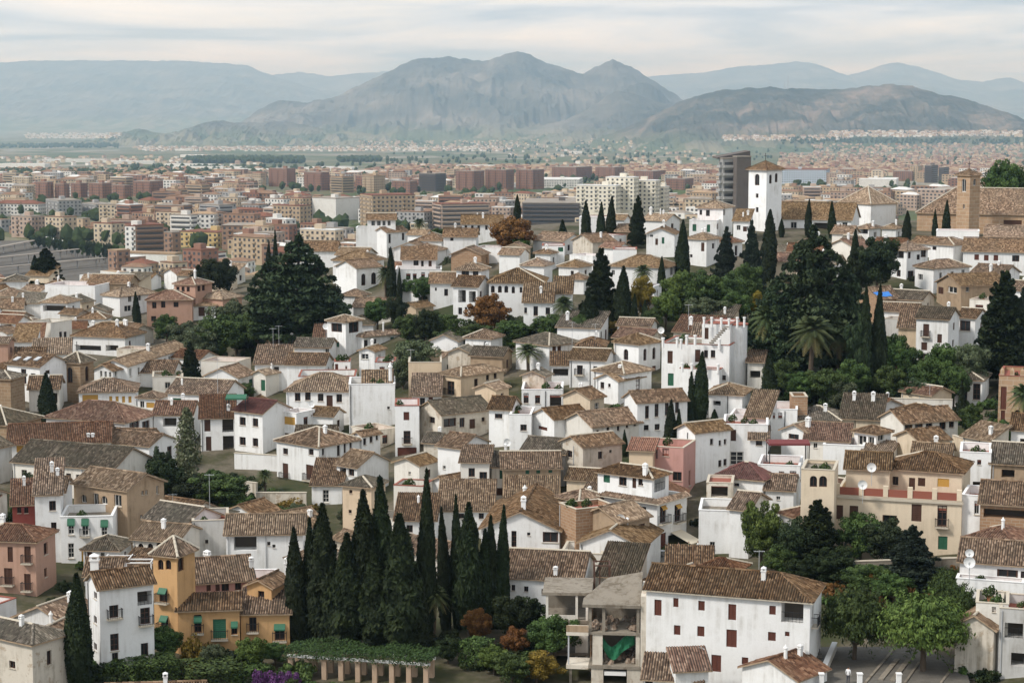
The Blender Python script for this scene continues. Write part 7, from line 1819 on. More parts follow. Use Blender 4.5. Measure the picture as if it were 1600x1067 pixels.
canopy(1202, 1266, 690, 26, TER.C.y + 1.2, 3.2, 'maroonc', 'maroon cloth canopy on the roof terrace of a white house')
canopy(928, 958, 388, 14, 400, 3.5, 'maroonc', 'small dark red canopy on a roof below the skyline cypresses')
canopy(988, 1028, 693, 12, PNK.C.y + 1, 4, 'redcanvas', 'bright red canvas canopy on the pink house', slope=.5)
canopy(352, 384, 618, 14, 285, 3, 'greenpaint', 'green canopy over a balcony beside the maroon roof', slope=.4)
# white pergola frame behind the orange villa
p0 = at_depth(159, 880, 214); p1 = at_depth(236, 880, 214); W = p1.x - p0.x
e_ = empty_at('pergola', (p0.x, p0.y, p0.z - 3)); tag(e_, 'white steel pergola frame on the terrace beside the orange tower', 'pergola')
for x in (0, W / 2, W):
    for y in (0, 3.5):
        b = MB(); b.box(x - .06, x + .06, y - .06, y + .06, -1.0, 3); new_obj('post', b.mesh('post', [MATS['whitetrim']]), e_)
for y in (0, 1.75, 3.5): b = MB(); b.box(-.2, W + .2, y - .06, y + .06, 3.003, 3.14); new_obj('beam', b.mesh('beam', [MATS['whitetrim']]), e_)
for x in (0, W / 2, W): b = MB(); b.box(x - .05, x + .05, -.2, 3.7, 3.145, 3.25); new_obj('crossbeam', b.mesh('crossbeam', [MATS['whitetrim']]), e_)
# garden pergola with square columns and a roof of creepers
A_ = hit(455, 1058); B_ = hit(662, 1082); A_.z = ground_z(A_.x, A_.y); dv = B_ - A_; dv.z = 0; L = dv.length; an = math.atan2(dv.y, dv.x)
A_ = hit(455, 1056); B_ = hit(666, 1074); dv = B_ - A_; L = Vector((dv.x, dv.y)).length; an = math.atan2(dv.y, dv.x); ph = 2.0
e_ = empty_at('garden_pergola', A_, an); tag(e_, 'long garden pergola with pale square columns and creeper roof below the cypresses', 'pergola')
t = NT('palestone'); MATS['palestone'] = t.done(t.mix(t.noise(t.coord(), 2.0, 5), (0.36, 0.25, 0.17), (0.48, 0.36, 0.26)), 0.9, 0.1)
for k in range(9):
    for y in (0, 2.2):
        x = L * k / 8.0; b = MB(); b.box(x - .24, x + .24, y - .24, y + .24, -2.2, ph - .12); b.box(x - .3, x + .3, y - .3, y + .3, ph - .12, ph); new_obj('column', b.mesh('column', [MATS['palestone']]), e_)
for y in (0, 2.2): b = MB(); b.box(-.4, L + .4, y - .12, y + .12, ph + .003, ph + .25); new_obj('beam', b.mesh('beam', [MATS['whitetrim']]), e_)
n_ = 9000; P = np.stack([NP.uniform(-.6, L + .6, n_), NP.uniform(-.7, 3.4, n_), np.zeros(n_)], 1); P[:, 2] = ph + .35 + (fbm(P[:, 0] * .5 + 9, P[:, 1] * .6 + 4, 3, 8)) * 1.3 * NP.uniform(.1, 1, n_) - .35 * (P[:, 1] < -.2) * NP.uniform(0, 1.6, n_)
new_obj('creeper', quads_mesh('creeper', leaves(P, np.tile([[0, -.2, 1.0]], (n_, 1)), .17, 1.3), [MATS['leaf_green']], NP.uniform(0, .35, n_)), e_)
# balustrade at the end of the garden
A_ = at_depth(690, 1064, 192); B_ = at_depth(790, 1074, 189); dv = B_ - A_; L = dv.length; e_ = empty_at('balustrade', A_, math.atan2(dv.y, dv.x)); tag(e_, 'low stone balustrade with little balusters at the garden edge', 'balustrade')
b = MB(); b.box(0, L, -.15, .15, .75, .9); new_obj('rail', b.mesh('rail', [MATS['palestone']]), e_)
b = MB(); b.box(0, L, -.18, .18, -2.5, .12); new_obj('plinth', b.mesh('plinth', [MATS['palestone']]), e_)
for k in range(int(L / .34)): b = MB(); x = .2 + k * .34; b.prism((x, 0, .12), (x, 0, .4), .06, .1, 6); b.prism((x, 0, .4), (x, 0, .75), .1, .05, 6); new_obj('baluster', b.mesh('baluster', [MATS['palestone']]), e_)

# ---- the ruin: bare concrete storeys open to the front
RU = at_depth(920, 942, 186); WR = (1003 - 920) / (F_PX / 186.0); rz_ = -R(6)
e_ = empty_at('ruined_house', (RU.x, RU.y, RU.z - 9.5), rz_); tag(e_, 'gutted concrete house with open storeys, rubble and a hanging green tarpaulin', 'ruin')
def rbx(name, boxes, mat='concrete', par=e_):
    b = MB()
    for q in boxes: b.box(*q)
    return new_obj(name, b.mesh(name, [MATS[mat]]), par)
t = NT('rubble'); MATS['rubble'] = t.done(t.ramp(t.noise(t.coord(), 3.0, 6, .7), [(.35, (.12, .09, .07)), (.5, (.26, .19, .14)), (.65, (.38, .34, .28))]), .95, .1)
dz = [9.5, 6.6, 3.2]       # roof, upper floor, lower floor heights
b = MB(); v = [(-.6, -.5, 9.5), (WR, -.5, 9.5), (WR, 5.0, 11.6), (1.6, 5.0, 10.9), (-.6, 1.2, 9.7)]
b.face(v); lo = [(x, y, z - .3) for x, y, z in v]; b.face(lo[::-1])
for i in range(5): b.face([lo[i], lo[(i + 1) % 5], v[(i + 1) % 5], v[i]])
new_obj('roof_slab', b.mesh('roof_slab', [MATS['concrete']]), e_)
rbx('floor_slab', [(0, WR, -.3, 5.5, 6.4, 6.65)]); rbx('floor_slab', [(0, WR, -.5, 5.5, 3.0, 3.3)]); rbx('floor_slab', [(0, WR, -.6, 5.5, -.2, .1)])
for x in (.15, 1.5, WR - .25): rbx('column', [(x - .15, x + .15, -.2, .12, 6.66, 9.19)])
for x, w_ in ((.9, .5), (WR - .25, .2)): rbx('column', [(x - w_, x + w_, -.2, .25, 3.31, 6.39)], 'weathered')
for x, w_ in ((.9, .6), (WR - .5, .8)): rbx('pier', [(x - w_, x + w_, -.4, .3, -4, 2.99)], 'weathered')
rbx('back_wall', [(0, WR, 5.3, 5.55, -4, 9.15)], 'concrete'); rbx('party_wall', [(WR + .02, WR + .6, -.3, 6, -4, 10.4)], 'weathered'); rbx('side_wall', [(-.02, .12, 2.6, 5.28, .11, 9.1)], 'brick')
rbx('lintel', [(1.6, WR - 1.4, -.35, 0, 2.3, 2.7)], 'whitetrim')
rbx('balcony', [(-2.2, 0, -.5, 2.2, 2.9, 3.3)], 'weathered'); rbx('balcony', [(-2.2, 0, -.5, 2.2, 6.3, 6.65)], 'weathered')
rbx('balcony_parapet', [(-2.2, 0, -.5, -.35, 6.66, 7.3)], 'tan')
rbx('column', [(-1.9, -1.65, -.35, -.1, -4, 2.89)], 'concrete'); rbx('column', [(-2.05, -1.9, -.35, -.2, 3.31, 6.29)], 'metal')
rr2 = random.Random(4)
for lv in (6.66, 3.31):
    b = MB()
    for _ in range(46):
        x = rr2.uniform(.3, WR - .4); y = rr2.uniform(.1, 4.5); s = rr2.uniform(.1, .4); z = lv + rr2.uniform(0, .25)
        b.prism((x, y, z - .1), (x + rr2.uniform(-.2, .2), y, z + s), s, s * .5, 5)
    tag(new_obj('rubble', b.mesh('rubble', [MATS['rubble']]), e_), kind='stuff')
b = MB(); nn = 12
def TP(u, v_):
    x = 1.4 + u * (WR - 2.0); sag = 1.0 * math.sin(math.pi * u) + .5 * math.sin(u * 7)
    return (x, .35 + .12 * math.sin(u * 17 + v_ * 4), 6.0 - .75 * (1 - abs(2 * u - .6)) * 0 - sag * .9 - v_ * (1.0 + .5 * math.sin(math.pi * u)) + (.6 * u))
for i in range(nn):
    for j in range(4): b.face([TP(i / nn, j / 4), TP((i + 1) / nn, j / 4), TP((i + 1) / nn, (j + 1) / 4), TP(i / nn, (j + 1) / 4)])
new_obj('tarpaulin', b.mesh('tarpaulin', [MATS['tarpgreen']], True), e_)
# its wing with slab roof
RW_ = at_depth(852, 928, 192); WW = (922 - 852) / (F_PX / 192.0)
e2 = empty_at('ruined_wing', (RW_.x, RW_.y, RW_.z - 9), -R(4)); tag(e2, 'open concrete wing with slab roof joined to the gutted house, half overgrown', 'ruin')
rbx('roof_slab', [(-.3, WW + .3, -.4, 6, 9, 9.3)], 'concrete', e2); rbx('floor_slab', [(0, WW, -.5, 5.5, 6.1, 6.4)], 'concrete', e2); rbx('floor_slab', [(0, WW, -.5, 5.5, 2.7, 3.0)], 'concrete', e2)
for x in (.2, WW * .72, WW - .2): rbx('column', [(x - .12, x + .12, -.3, 0, -4, 2.69), (x - .12, x + .12, -.3, 0, 3.01, 6.09), (x - .12, x + .12, -.3, 0, 6.41, 8.99)], 'offwhite', e2)
rbx('back_wall', [(0, WW, 4.6, 4.9, -4, 8.98)], 'concrete', e2); rbx('parapet', [(.35, WW * .7, -.3, -.15, 6.41, 6.9)], 'offwhite', e2); rbx('wall', [(WW * .72 + .13, WW - .33, -.25, -.05, 3.01, 6.09)], 'offwhite', e2)
# rusty frame
p0 = at_depth(929, 918, 196); e_ = empty_at('iron_frame', p0); tag(e_, 'rusty iron frame standing on the roofs above the ruin', 'frame')
plain('rust', (0.09, 0.045, 0.03), 0.8)
for x, y in ((0, 0), (.55, .2), (1.6, 0), (1.6, 2.0), (0, 2.0)): rbx('post', [(x - .06, x + .06, y - .06, y + .06, -1, 2.3)], 'rust', e_)
rbx('beam', [(-.1, 1.7, -.06, .06, 2.303, 2.42)], 'rust', e_); rbx('beam', [(-.1, 1.7, 1.94, 2.06, 2.303, 2.42)], 'rust', e_); rbx('crossbeam', [(-.06, .06, .07, 1.93, 2.305, 2.4)], 'rust', e_); rbx('crossbeam', [(1.54, 1.66, .07, 1.93, 2.305, 2.4)], 'rust', e_)
# white cloth canopy between ruin and big house
p0 = at_depth(1006, 1036, 184)
e_ = empty_at('sunshade', p0); tag(e_, 'cream canvas sunshade stretched beside the foot of the ruin', 'sunshade')
b = MB(); b.face([(0, 0, 0), (3.9, 0, 0), (3.0, 2.2, .35), (.1, 2.2, .35)]); b.box(0, 3.9, -.02, 0, -.22, 0); new_obj('cloth', b.mesh('cloth', [MATS['canvas']]), e_)
for x in (.1, 3.8): rbx('post', [(x - .03, x + .03, .02, .08, -3, -.02)], 'metal', e_)

# ---- free-standing walls
def wallseg(x0, y0, x1, y1, h, mat, lab, name='garden_wall', th=.35, D0=None, D1=None, cop=True):
    p0 = hit(x0, y0, h) if D0 is None else at_depth(x0, y0, D0); p1 = hit(x1, y1, h) if D1 is None else at_depth(x1, y1, D1)
    dv = p1 - p0; L = Vector((dv.x, dv.y)).length
    e_ = empty_at(name, (p0.x, p0.y, p0.z - h), math.atan2(dv.y, dv.x)); s = dv.z / L
    b = MB(); v = [(0, 0, -5), (L, 0, -5), (L, th, -5), (0, th, -5), (0, 0, h), (L, 0, h + dv.z), (L, th, h + dv.z), (0, th, h)]
    for f in ((0, 1, 5, 4), (1, 2, 6, 5), (2, 3, 7, 6), (3, 0, 4, 7), (4, 5, 6, 7)): b.face([v[i] for i in f])
    new_obj('wall', b.mesh('wall', [MATS[mat]]), e_)
    if cop:
        b = MB(); c = .06; v = [(-c, -c, h + .003), (L + c, -c, h + dv.z + .003), (L + c, th + c, h + dv.z + .003), (-c, th + c, h + .003), (-c, -c, h + .1), (L + c, -c, h + dv.z + .1), (L + c, th + c, h + dv.z + .1), (-c, th + c, h + .1)]
        for f in ((0, 1, 5, 4), (1, 2, 6, 5), (2, 3, 7, 6), (3, 0, 4, 7), (4, 5, 6, 7), (3, 2, 1, 0)): b.face([v[i] for i in f])
        new_obj('coping', b.mesh('coping', [MATS['stonetrim']]), e_)
    tag(e_, lab, 'wall')
wallseg(1368, 622, 1488, 625, 3.2, 'offwhite', 'long white garden wall at the lower edge of the dark park')
wallseg(400, 770, 478, 770, 2.4, 'weathered', 'stained plaster garden wall with palm behind it')
wallseg(366, 708, 436, 712, 2.6, 'white', 'white garden wall below the maroon-roofed house')
wallseg(1436, 616, 1484, 614, 1.6, 'white', 'short white wall on the park lawn beside the garden house')
wallseg(1488, 680, 1552, 700, 3.0, 'palecream', 'cream retaining wall sloping down beside the brick mansion')
wallseg(1286, 655, 1350, 664, 2.5, 'white', 'white boundary wall between the park and the pavilion')
wallseg(640, 458, 672, 456, 2.0, 'white', 'low white wall under the terrace house near the palms')
wallseg(1265, 880, 1500, 872, 2.5, 'concrete', 'grey retaining wall under the cream palace garden')
wallseg(345, 748, 400, 755, 2.4, 'weathered', 'old stone wall beside the round green tree')
wallseg(560, 800, 615, 815, 2.5, 'offwhite', 'pale terrace wall climbing beside the peeling cream tower house')

# ---- the square at the lower right: paving, strips, low wall, steps
t = NT('paving'); co = t.coord(); br = t.n('ShaderNodeTexBrick'); br.inputs['Scale'].default_value = 1.0; br.inputs['Brick Width'].default_value = .9; br.inputs['Row Height'].default_value = .45; br.inputs['Mortar Size'].default_value = .02
br.inputs['Color1'].default_value = (.13, .12, .105, 1); br.inputs['Color2'].default_value = (.17, .155, .135, 1); br.inputs['Mortar'].default_value = (.10, .09, .08, 1); t.l(co, br.inputs['Vector'])
MATS['paving'] = t.done(t.mix(t.math('MULTIPLY', t.ramp_fac(t.noise(co, .5, 5), .4, .7), .5), br.outputs['Color'], (.11, .10, .08)), .9, .15)
zsq = ground_z(*at_depth(1400, 1055, 190).xy) + .4
def sq(x, y):
    r = ray(x, y); return r * (zsq / r.z)
pts = [sq(1280, 1010), sq(1500, 1010), sq(1530, 1120), sq(1260, 1120)]
b = MB(); b.face([(q.x, q.y, zsq) for q in pts][::-1])
tag(new_obj('square', b.mesh('square', [MATS['paving']])), kind='structure')
for (xa, ya, xb, yb2, wd) in [(1352, 1067, 1396, 1015, .25), (1376, 1062, 1402, 1030, .5), (1394, 1064, 1420, 1030, .5), (1414, 1067, 1436, 1035, .22), (1470, 1067, 1495, 1035, .22)]:
    p0, p1 = sq(xa, ya), sq(xb, yb2); dv = (p1 - p0).normalized(); sd = Vector((-dv.y, dv.x, 0)) * wd / 2
    b = MB(); v = [p0 - sd, p0 + sd, p1 + sd, p1 - sd]
    for zz in (.12,): b.face([(q.x, q.y, zsq + zz) for q in v])
    for i in range(4): q0, q1 = v[i], v[(i + 1) % 4]; b.face([(q0.x, q0.y, zsq - .1), (q1.x, q1.y, zsq - .1), (q1.x, q1.y, zsq + .12), (q0.x, q0.y, zsq + .12)])
    tag(new_obj('kerb', b.mesh('kerb', [MATS['concrete']])), 'pale stone kerb strip crossing the shaded square', 'kerb', 'kerb strips of the square')
p0, p1 = sq(1283, 1064), sq(1304, 1016); dv = p1 - p0; L = dv.length
e_ = empty_at('low_wall', (p0.x, p0.y, zsq), math.atan2(dv.y, dv.x)); tag(e_, 'low white-capped wall along the stairs beside the square', 'wall')
rbx('wall', [(0, L, -.2, .2, -.5, .8)], 'offwhite', e_); rbx('coping', [(-.05, L + .05, -.26, .26, .803, .9)], 'whitetrim', e_)
e_ = empty_at('stair', (sq(1272, 1050).x, sq(1272, 1050).y, zsq), R(0)); tag(e_, 'dark stone stair climbing between the big white house and the square', 'stair')
for k in range(9): rbx('step', [(-.9, 1.3, .9 * k, .9 * k + .9, -.5, .17 * (k + 1))], 'paving', e_)
for x in (1283, 1343, 1404): 
    q = sq(x, 1072); e_ = empty_at('gate_post', (q.x, q.y, zsq)); rbx('post', [(-.22, .22, -.22, .22, -.5, 1.2)], 'white', e_); rbx('cap', [(-.27, .27, -.27, .27, 1.203, 1.32)], 'whitetrim', e_); tag(e_, 'square white post at the lower edge of the square', 'post', 'white posts at the edge of the square')
# café street
zc_ = ground_z(*at_depth(1055, 866, 222).xy)
b = MB(); pts = [hit(1005, 868), hit(1095, 868), hit(1090, 892), hit(1000, 892)]
b.face([(q.x, q.y, ground_z(q.x, q.y) + .35) for q in pts][::-1]); tag(new_obj('street', b.mesh('street', [MATS['paving']])), kind='structure')

# ---- people
t = NT('skin'); MATS['skin'] = t.done((0.42, 0.25, 0.17), .6)
plain('hair', (0.03, 0.02, 0.015), .7); plain('shirt_white', (.7, .7, .7), .8); plain('shirt_red', (.35, .05, .05), .8); plain('shirt_blue', (.06, .14, .40), .8); plain('trouser', (.035, .04, .06), .8); plain('shirt_green', (.08, .16, .10), .8)
def person(loc, rz, shirt, lab, sit=False):
    """one skinned body mesh: skeleton edges with radii"""
    if sit:
        J = [(0, 0, .52), (0, .02, .75), (0, .03, 1.0), (0, .02, 1.1), (0, .02, 1.22), (0, .0, 1.32)]
        legs = [(.1, -.02, .5), (.12, -.42, .52), (.12, -.45, .1), (.12, -.58, .05)]
        arm = [(.19, .03, 1.0), (.25, -.05, .75), (.15, -.3, .74), (.11, -.38, .75)]
    else:
        J = [(0, 0, .92), (0, 0, 1.12), (0, 0, 1.38), (0, 0, 1.48), (0, -.01, 1.6), (0, -.01, 1.7)]
        legs = [(.09, 0, .88), (.1, -.03, .48), (.1, .02, .09), (.1, -.12, .05)]
        arm = [(.19, 0, 1.38), (.25, .03, 1.1), (.24, -.1, .86), (.23, -.14, .78)]
    rj = [.15, .14, .16, .06, .10, .07]; rl_ = [.1, .07, .05, .045]; ra = [.07, .05, .04, .035]
    v = list(J); r = list(rj); ed = [(i, i + 1) for i in range(5)]
    for s in (-1, 1):
        b0 = len(v); v += [(s * x, y, z) for x, y, z in legs]; r += rl_; ed += [(0, b0)] + [(b0 + i, b0 + i + 1) for i in range(3)]
        b0 = len(v); v += [(s * x, y, z) for x, y, z in arm]; r += ra; ed += [(2, b0)] + [(b0 + i, b0 + i + 1) for i in range(3)]
    bd = MB()
    for a_, c_ in ed: bd.prism(v[a_], v[c_], r[a_], r[c_], 8, 0, True)
    me = bpy.data.meshes.new('body'); me.from_pydata(v, ed, [])
    for m in (shirt, 'trouser', 'skin', 'hair'): me.materials.append(MATS[m])
    o = new_obj('person', me, None, loc, rz)
    sk = o.modifiers.new('skin', 'SKIN')
    for i, sv in enumerate(me.skin_vertices[0].data): sv.radius = (r[i], r[i] * .75); sv.use_root = (i == 0)
    sk.use_smooth_shade = True
    o.modifiers.new('sub', 'SUBSURF').levels = 1
    dg = bpy.context.evaluated_depsgraph_get(); ev = o.evaluated_get(dg); nm = bpy.data.meshes.new_from_object(ev)
    o.modifiers.clear(); o.data = nm
    for m in (shirt, 'trouser', 'skin', 'hair'):
        if len(nm.materials) < 4: nm.materials.append(MATS[m])
    hd = J[4][2]; hip = J[0][2]
    for p in nm.polygons:
        c = p.center
        if c.z > hd + .05 or (c.z > hd - .05 and c.y > .03): p.material_index = 3
        elif c.z > J[3][2] - .02: p.material_index = 2
        elif (c - Vector((arm[3][0] * (1 if c.x > 0 else -1), arm[3][1], arm[3][2]))).length < .1: p.material_index = 2
        elif c.z < hip - .04 and abs(c.x) < .2: p.material_index = 1
        else: p.material_index = 0
    tag(o, lab, 'person'); return o
q = sq(1325, 1068); person((q.x, q.y, zsq), 2.6, 'shirt_white', 'person in a white top standing on the square beside the tree trunk')
def street_z(p): return ground_z(p.x, p.y) + .36
def cafe_table(x, y, lab):
    p = hit(x, y, .3); e_ = empty_at('cafe_table', (p.x, p.y, street_z(p))); b = MB(); b.prism((0, 0, .7), (0, 0, .74), .4, .4, 14); new_obj('table_top', b.mesh('table_top', [MATS['metal']]), e_)
    b = MB(); b.prism((0, 0, .03), (0, 0, .7), .035, .035, 8); new_obj('leg', b.mesh('leg', [MATS['iron']]), e_); b = MB(); b.prism((0, 0, 0), (0, 0, .03), .25, .22, 12); new_obj('base', b.mesh('base', [MATS['iron']]), e_)
    tag(e_, lab, 'table', 'café tables under the awning'); return p
def cafe_chair(p, dx, dy, rz):
    e_ = empty_at('cafe_chair', (p.x + dx, p.y + dy, street_z(p)), rz); rbx('seat', [(-.2, .2, -.2, .2, .43, .47)], 'wood', e_); rbx('backrest', [(-.2, .2, .17, .21, .47, .88)], 'wood', e_)
    for sx in (-.17, .17):
        for sy in (-.17, .17): rbx('leg', [(sx - .02, sx + .02, sy - .02, sy + .02, 0, .43)], 'iron', e_)
    tag(e_, 'dark café chair at a small table under the cream awning', 'chair', 'café chairs under the awning')
seats = [('shirt_blue', 'person in blue seated at a café table'), ('shirt_red', 'person in dark red seated at a café table'), ('shirt_blue', None), ('shirt_green', 'person in green seated outside the café'), (None, None), ('shirt_white', 'person in white seated outside the café')]
k = 0
for (x, y) in ((1052, 868), (1068, 864), (1082, 866), (1034, 872)):
    p = cafe_table(x, y, 'small round metal café table under the cream awning')
    for s in (-1, 1):
        cafe_chair(p, s * .62, 0, -s * math.pi / 2)
        sh = seats[k % 6]; k += 1
        if sh[0] and sh[1]:
            person((p.x + s * .6, p.y, street_z(p)), -s * math.pi / 2, sh[0], sh[1] + (' beside the brown door' if k > 6 else ''), True); seats[(k - 1) % 6] = (None, None)

# ---- satellite dishes and aerials
def dish(x, y, D, lab, r=.55):
    p = at_depth(x, y, D); e_ = empty_at('satellite_dish', p, R(-20)); b = MB(); nn = 14
    for i in range(nn):
        a0, a1 = 2 * math.pi * i / nn, 2 * math.pi * (i + 1) / nn
        for k in range(3):
            r0, r1 = r * k / 3, r * (k + 1) / 3
            f = lambda a, q: (q * math.cos(a), .35 * q * q / r - .12, q * math.sin(a))
            g = lambda a, q: (q * math.cos(a), -.35 * (r * r - q * q) / r * .5 , q * math.sin(a))
            b.face([(f(a0, r0)[0], -f(a0, r0)[1], f(a0, r0)[2]), (f(a1, r0)[0], -f(a1, r0)[1], f(a1, r0)[2]), (f(a1, r1)[0], -f(a1, r1)[1], f(a1, r1)[2]), (f(a0, r1)[0], -f(a0, r1)[1], f(a0, r1)[2])])
    new_obj('reflector', b.mesh('reflector', [MATS['dish']], True), e_)
    b = MB(); b.prism((0, .05, 0), (0, .15, -.9), .04, .04, 6); b.prism((0, .15, -.9), (0, .15, -2.2), .04, .04, 6); new_obj('mast', b.mesh('mast', [MATS['metal']]), e_)
    b = MB(); b.prism((0, -.05, -r * .9), (0, -.55, -.05), .018, .018, 5); b.box(-.06, .06, -.62, -.5, -.08, .06); new_obj('feed_arm', b.mesh('feed_arm', [MATS['metal']]), e_)
    tag(e_, lab, 'satellite dish')
dish(970, 810, GAB.C.y + 5, 'white satellite dish on the tan gabled roof near the café')
dish(1515, 864, DSH.C.y - .2, 'upper of two white dishes on the house with a barred window', .45)
dish(1515, 878, DSH.C.y - .6, 'lower and larger of two white dishes beside a tall chimney', .6)
dish(1348, 757, PAL.C.y + 1.5, 'white satellite dish on the terrace of the cream palace'); dish(1362, 730, PAL.C.y + 5, 'tilted white satellite dish at the palace roof edge')
dish(1033, 516, 300, 'small white dish beside the round-tower house'); dish(793, 691, 262, 'white dish on the terrace below the dilapidated cream house')
dish(487, 631, 285, 'white satellite dish on a stone terrace near the tan hip roof'); dish(325, 916 - 110, 235, 'round dish on the flat grey house roof'); dish(509, 510, 320, 'small dish on the side of the lookout-tower villa')
dish(1095, 1018, BIG.C.y - .6, 'grey satellite dish fixed to the wall of the big white house', .5)
def aerial(x, y0, y1, D, lab):
    p = at_depth(x, y1, D); hm = (y1 - y0) / (F_PX / D); e_ = empty_at('aerial', p); b = MB(); b.prism((0, 0, -1.5), (0, 0, hm), .035, .03, 5); new_obj('mast', b.mesh('mast', [MATS['metal']]), e_)
    b = MB(); b.box(-.6, .6, -.015, .015, hm - .15, hm - .11)
    for k in range(7): x_ = -.55 + k * .18; b.box(x_ - .012, x_ + .012, -.3, .3, hm - .135, hm - .115)
    new_obj('antenna', b.mesh('antenna', [MATS['metal']]), e_); tag(e_, lab, 'aerial')
for x, y0, y1, D, l in [(1076, 475, 500, 292, 'thin aerial above the red terraces of the round-tower house'), (427, 512, 545, 330, 'taller aerial on a cream roof under the big cedar'), (436, 508, 545, 331, 'second aerial beside the cream block under the cedar'), (894, 502, 540, 300, 'aerial standing behind the white arched pavilion'), (642, 545, 572, 300, 'aerial on the blank cream cube house'), (930, 505, 540, 301, 'aerial with lamp behind the tan pavilion roof'), (340, 560, 600, 300, 'slim aerial over the beige flat house'), (1230, 585, 622, 285, 'pole aerial beside the small brick tower block'), (1452, 600, 640, 272, 'aerial above the cream house by the park wall'), (1549, 560 + 375, 560 + 400, 192, 'aerial on the terrace behind the rain-streaked gable'), (270, 770, 795, 240, 'aerial beside the tan wall below the round tree'), (328, 738, 800, 236, 'tall thin pole aerial in front of the round tree'), (1186, 858, 885, 205, 'aerial behind the ridge of the big white house'), (633, 783, 815, 240, 'aerial on the pale block behind the cypresses'), (576, 935 - 380, 590, 300, 'aerial on the white terraces below the lookout villa')]:
    aerial(x, y0, y1, D, l)
# masts on the wooded hill
for x, yt, l in ((1226, 128, 'shorter transmitter mast on the crest of the wooded hill'), (1231, 118, 'taller transmitter mast on the crest of the wooded hill')):
    p = at_depth(x, 141, 10790); hm = (141 - yt) / F_PX * 10790; e_ = empty_at('transmitter_mast', p); b = MB(); b.prism((0, 0, -8), (0, 0, hm), 2.2, 1.1, 5); new_obj('lattice', b.mesh('lattice', [MATS['metal']]), e_)
    b = MB(); b.prism((0, 0, hm * .55), (0, 0, hm * .6), 3, 3, 8); new_obj('platform', b.mesh('platform', [MATS['metal']]), e_); tag(e_, l, 'mast')
# potted plants on terraces
rp = random.Random(8)
POTB = MB(); POTB.prism((0, 0, 0), (0, 0, .38), .16, .22, 9); POTM = POTB.mesh('pot', [MATS['pot']])
fl, fr_ = clumpy(NP.normal(0, 1, (5, 3)) * np.array([.16, .16, .12]) + np.array([0, 0, .65]), [.22] * 5, 40, .13); FOLM = quads_mesh('pot_foliage', fl, [MATS['leaf_green']], fr_)
npot = 0
for h in list(HOUSES):
    for bk in h.blocks:
        if bk.roof is None and bk.C.y < 330 and npot < 60:
            for _ in range(rp.choice([0, 1, 2, 3])):
                x = -bk.W + rp.uniform(.6, max(.7, bk.W - .6)); y = rp.choice([.55, rp.uniform(.6, max(.7, bk.Dp - .7))])
                w = Matrix.Rotation(-bk.a, 3, 'Z') @ Vector((x, y, 0)); e_ = empty_at('potted_plant', (bk.C.x + w.x, bk.C.y + w.y, bk.Z - .9 if True else 0)); e_.scale = [rp.uniform(1.0, 1.9)] * 3
                new_obj('pot', POTM, e_); new_obj('foliage', FOLM, e_); npot += 1
                tag(e_, 'bushy green plant in a clay pot on a flat roof terrace', 'potted plant', 'potted plants on the roof terraces')
# ------------------------------------------------------------------ labels for houses and trees, told by look and by the landmark they stand next to
LMS = [(h.info['lm'], Vector((h.C.x, h.C.y, ground_z(h.C.x, h.C.y))), h) for h in HOUSES if h.info['lm']]
LMS += [('giant layered cedar in the park', Vector((*hit(1266, 590).xy, 0)), None), ('huge dark cedar over the roofs', Vector((*hit(462, 545).xy, 0)), None), ('villa cypresses', Vector((*hit(600, 1016).xy, 0)), None), ('gutted concrete ruin', Vector((RU.x, RU.y, 0)), None), ('shaded square', Vector((*sq(1400, 1040).xy, 0)), None), ('rail yard', plain_hit(60, 400), None)]
def relation(p, me=None):
    best = min((l for l in LMS if l[2] is not me), key=lambda l: (l[1].xy - p.xy).length)
    dz = ground_z(p.x, p.y) - ground_z(best[1].x, best[1].y); d = (best[1].xy - p.xy).length
    rel = 'uphill of' if dz > 1.0 else ('downhill of' if dz < -1.0 else ('beside' if d < 14 else 'near'))
    return rel, best[0], d
CW = {'white': 'white', 'offwhite': 'off-white', 'cream': 'cream', 'palecream': 'pale cream', 'weathered': 'weathered', 'tan': 'tan', 'pink': 'pink', 'rosebeige': 'rose', 'orange': 'orange', 'red': 'red', 'grey': 'grey', 'concrete': 'concrete', 'yellow': 'yellow', 'brick': 'brick', 'church': 'tan brick', 'stone': 'brown stone'}
RT = {'hip': 'hip-roofed', 'hl': 'hip-roofed', 'hr': 'hip-roofed', 'pyr': 'pyramid-roofed', 'gl': 'gabled', 'gr': 'gabled', 'pl': 'lean-to', 'pr': 'lean-to', 'flat': 'flat-roofed'}
ORD = ['', 'second ', 'third ', 'fourth ', 'fifth ', 'sixth ', 'seventh ', 'eighth ', 'ninth ', 'tenth ']
def finish(items, group_of):
    by = {}
    for it in items: by.setdefault(it[1], []).append(it)
    for key, l in by.items():
        l.sort(key=lambda t_: t_[2])
        for k, (o, lb, d, cat) in enumerate(l): tag(o, (ORD[min(k, 9)] + lb), cat, group_of(o))
itm = []
for h in HOUSES:
    i = h.info
    if i['lab']: tag(h.root, i['lab'], i['cat'], i['grp']); continue
    rel, lm, d = relation(h.C, h)
    tile = '' if i['roof'] == 'flat' else {'brown': 'brown-tiled ', 'tan': 'tan-tiled ', 'red': 'red-tiled ', 'grey': 'grey-tiled ', 'maroon': 'maroon-roofed ', 'orange': 'orange-roofed '}[i['rc']]
    itm.append((h.root, f"{CW[i['col']]} {RT[i['roof']]} {tile}house {rel} the {lm}", d, 'house'))
finish(itm, lambda o: 'houses of the hillside quarter')
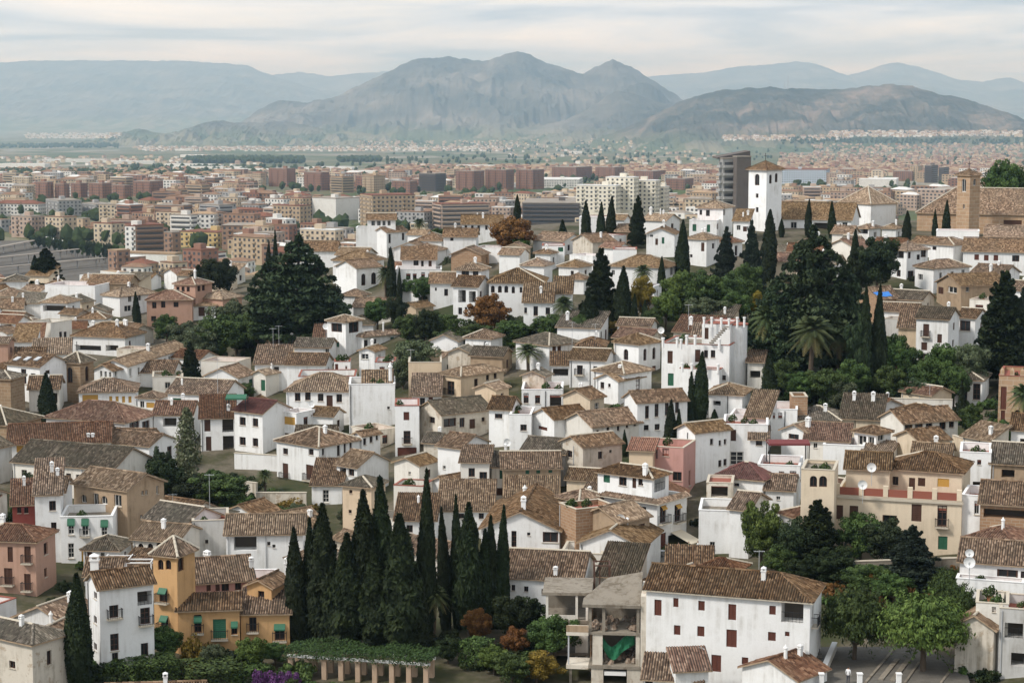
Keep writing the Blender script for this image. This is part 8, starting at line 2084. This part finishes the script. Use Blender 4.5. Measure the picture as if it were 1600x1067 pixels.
TD = {'cypress_slim': 'slim dark cypress', 'cypress_slim_two': 'slim dark cypress', 'cypress_lumpy': 'stout lumpy cypress', 'cypress_lumpy_two': 'stout lumpy cypress', 'tree_green': 'green leafy tree', 'tree_light': 'bright green leafy tree', 'tree_olive': 'grey-green leafy tree', 'tree_rust': 'rust-coloured autumn tree', 'tree_yellow': 'yellow autumn tree', 'tree_dark': 'dark dense tree', 'tree_deep': 'deep green dense tree', 'cedar': 'dark layered cedar', 'fir': 'blue-green fir', 'pine': 'dark pointed pine', 'palm': 'palm with arching fronds', 'poplar': 'pale slender poplar', 'tree_feathery': 'feathery green tree', 'tree_feathery_light': 'feathery light tree', 'shrub_green': 'low green shrub', 'shrub_light': 'low bright green shrub', 'shrub_dark': 'low dark shrub', 'shrub_olive': 'low grey-green shrub', 'shrub_rust': 'low rusty shrub', 'shrub_yellow': 'low yellowish shrub', 'shrub_purple': 'purple bush', 'hedge': 'clipped green hedge'}
itm = []; shr = {}
for q in TREES:
    if q['lab']: tag(q['o'], q['lab'], q['cat'], q['grp']); continue
    rel, lm, d = relation(q['loc'])
    lb = f"{TD[q['kind']]} {rel} the {lm}"
    if q['nm'] == 'shrub' or q['grp'] == GC:
        if q['grp'] == GC: lb = TD[q['kind']] + ' in the tall cypress group of the villa garden'
        tag(q['o'], lb, q['cat'], lb.replace(TD[q['kind']], TD[q['kind']] + (' bushes' if q['nm'] == 'shrub' else ' trees')))
    else: itm.append((q['o'], lb, d, q['cat']))
finish(itm, lambda o: {'cypress_tree': 'cypresses on the hillside', 'palm_tree': 'palms on the hillside', 'hedge': 'hedges'}.get(o.name.split('.')[0], 'trees on the hillside'))

# ------------------------------------------------------------------ haze: one closed box of even, pale air round everything
mn = [1e9] * 3; mx = [-1e9] * 3
for o in bpy.data.objects:
    if o.get('kind') == 'structure' and o.type == 'MESH':
        co_ = np.empty(len(o.data.vertices) * 3, np.float32); o.data.vertices.foreach_get('co', co_); co_ = co_.reshape(-1, 3)
        for k in range(3): mn[k] = min(mn[k], float(co_[:, k].min())); mx[k] = max(mx[k], float(co_[:, k].max()))
b = MB(); b.box(mn[0] - 50, mx[0] + 50, mn[1] - 50, mx[1] + 50, mn[2] - 1, mx[2] + 20)
hm_ = bpy.data.materials.new('haze'); hm_.use_nodes = True; t_ = hm_.node_tree; t_.nodes.clear()
vol = t_.nodes.new('ShaderNodeVolumePrincipled'); vol.inputs['Color'].default_value = (0.52, 0.76, 1.0, 1); vol.inputs['Absorption Color'].default_value = (1, 1, 1, 1); vol.inputs['Density'].default_value = HAZE; vol.inputs['Anisotropy'].default_value = 0.6
om = t_.nodes.new('ShaderNodeOutputMaterial'); t_.links.new(vol.outputs[0], om.inputs['Volume'])
tag(new_obj('haze', b.mesh('haze', [hm_])), 'pale bluish haze filling the air over city and plain', 'haze', kind='stuff')
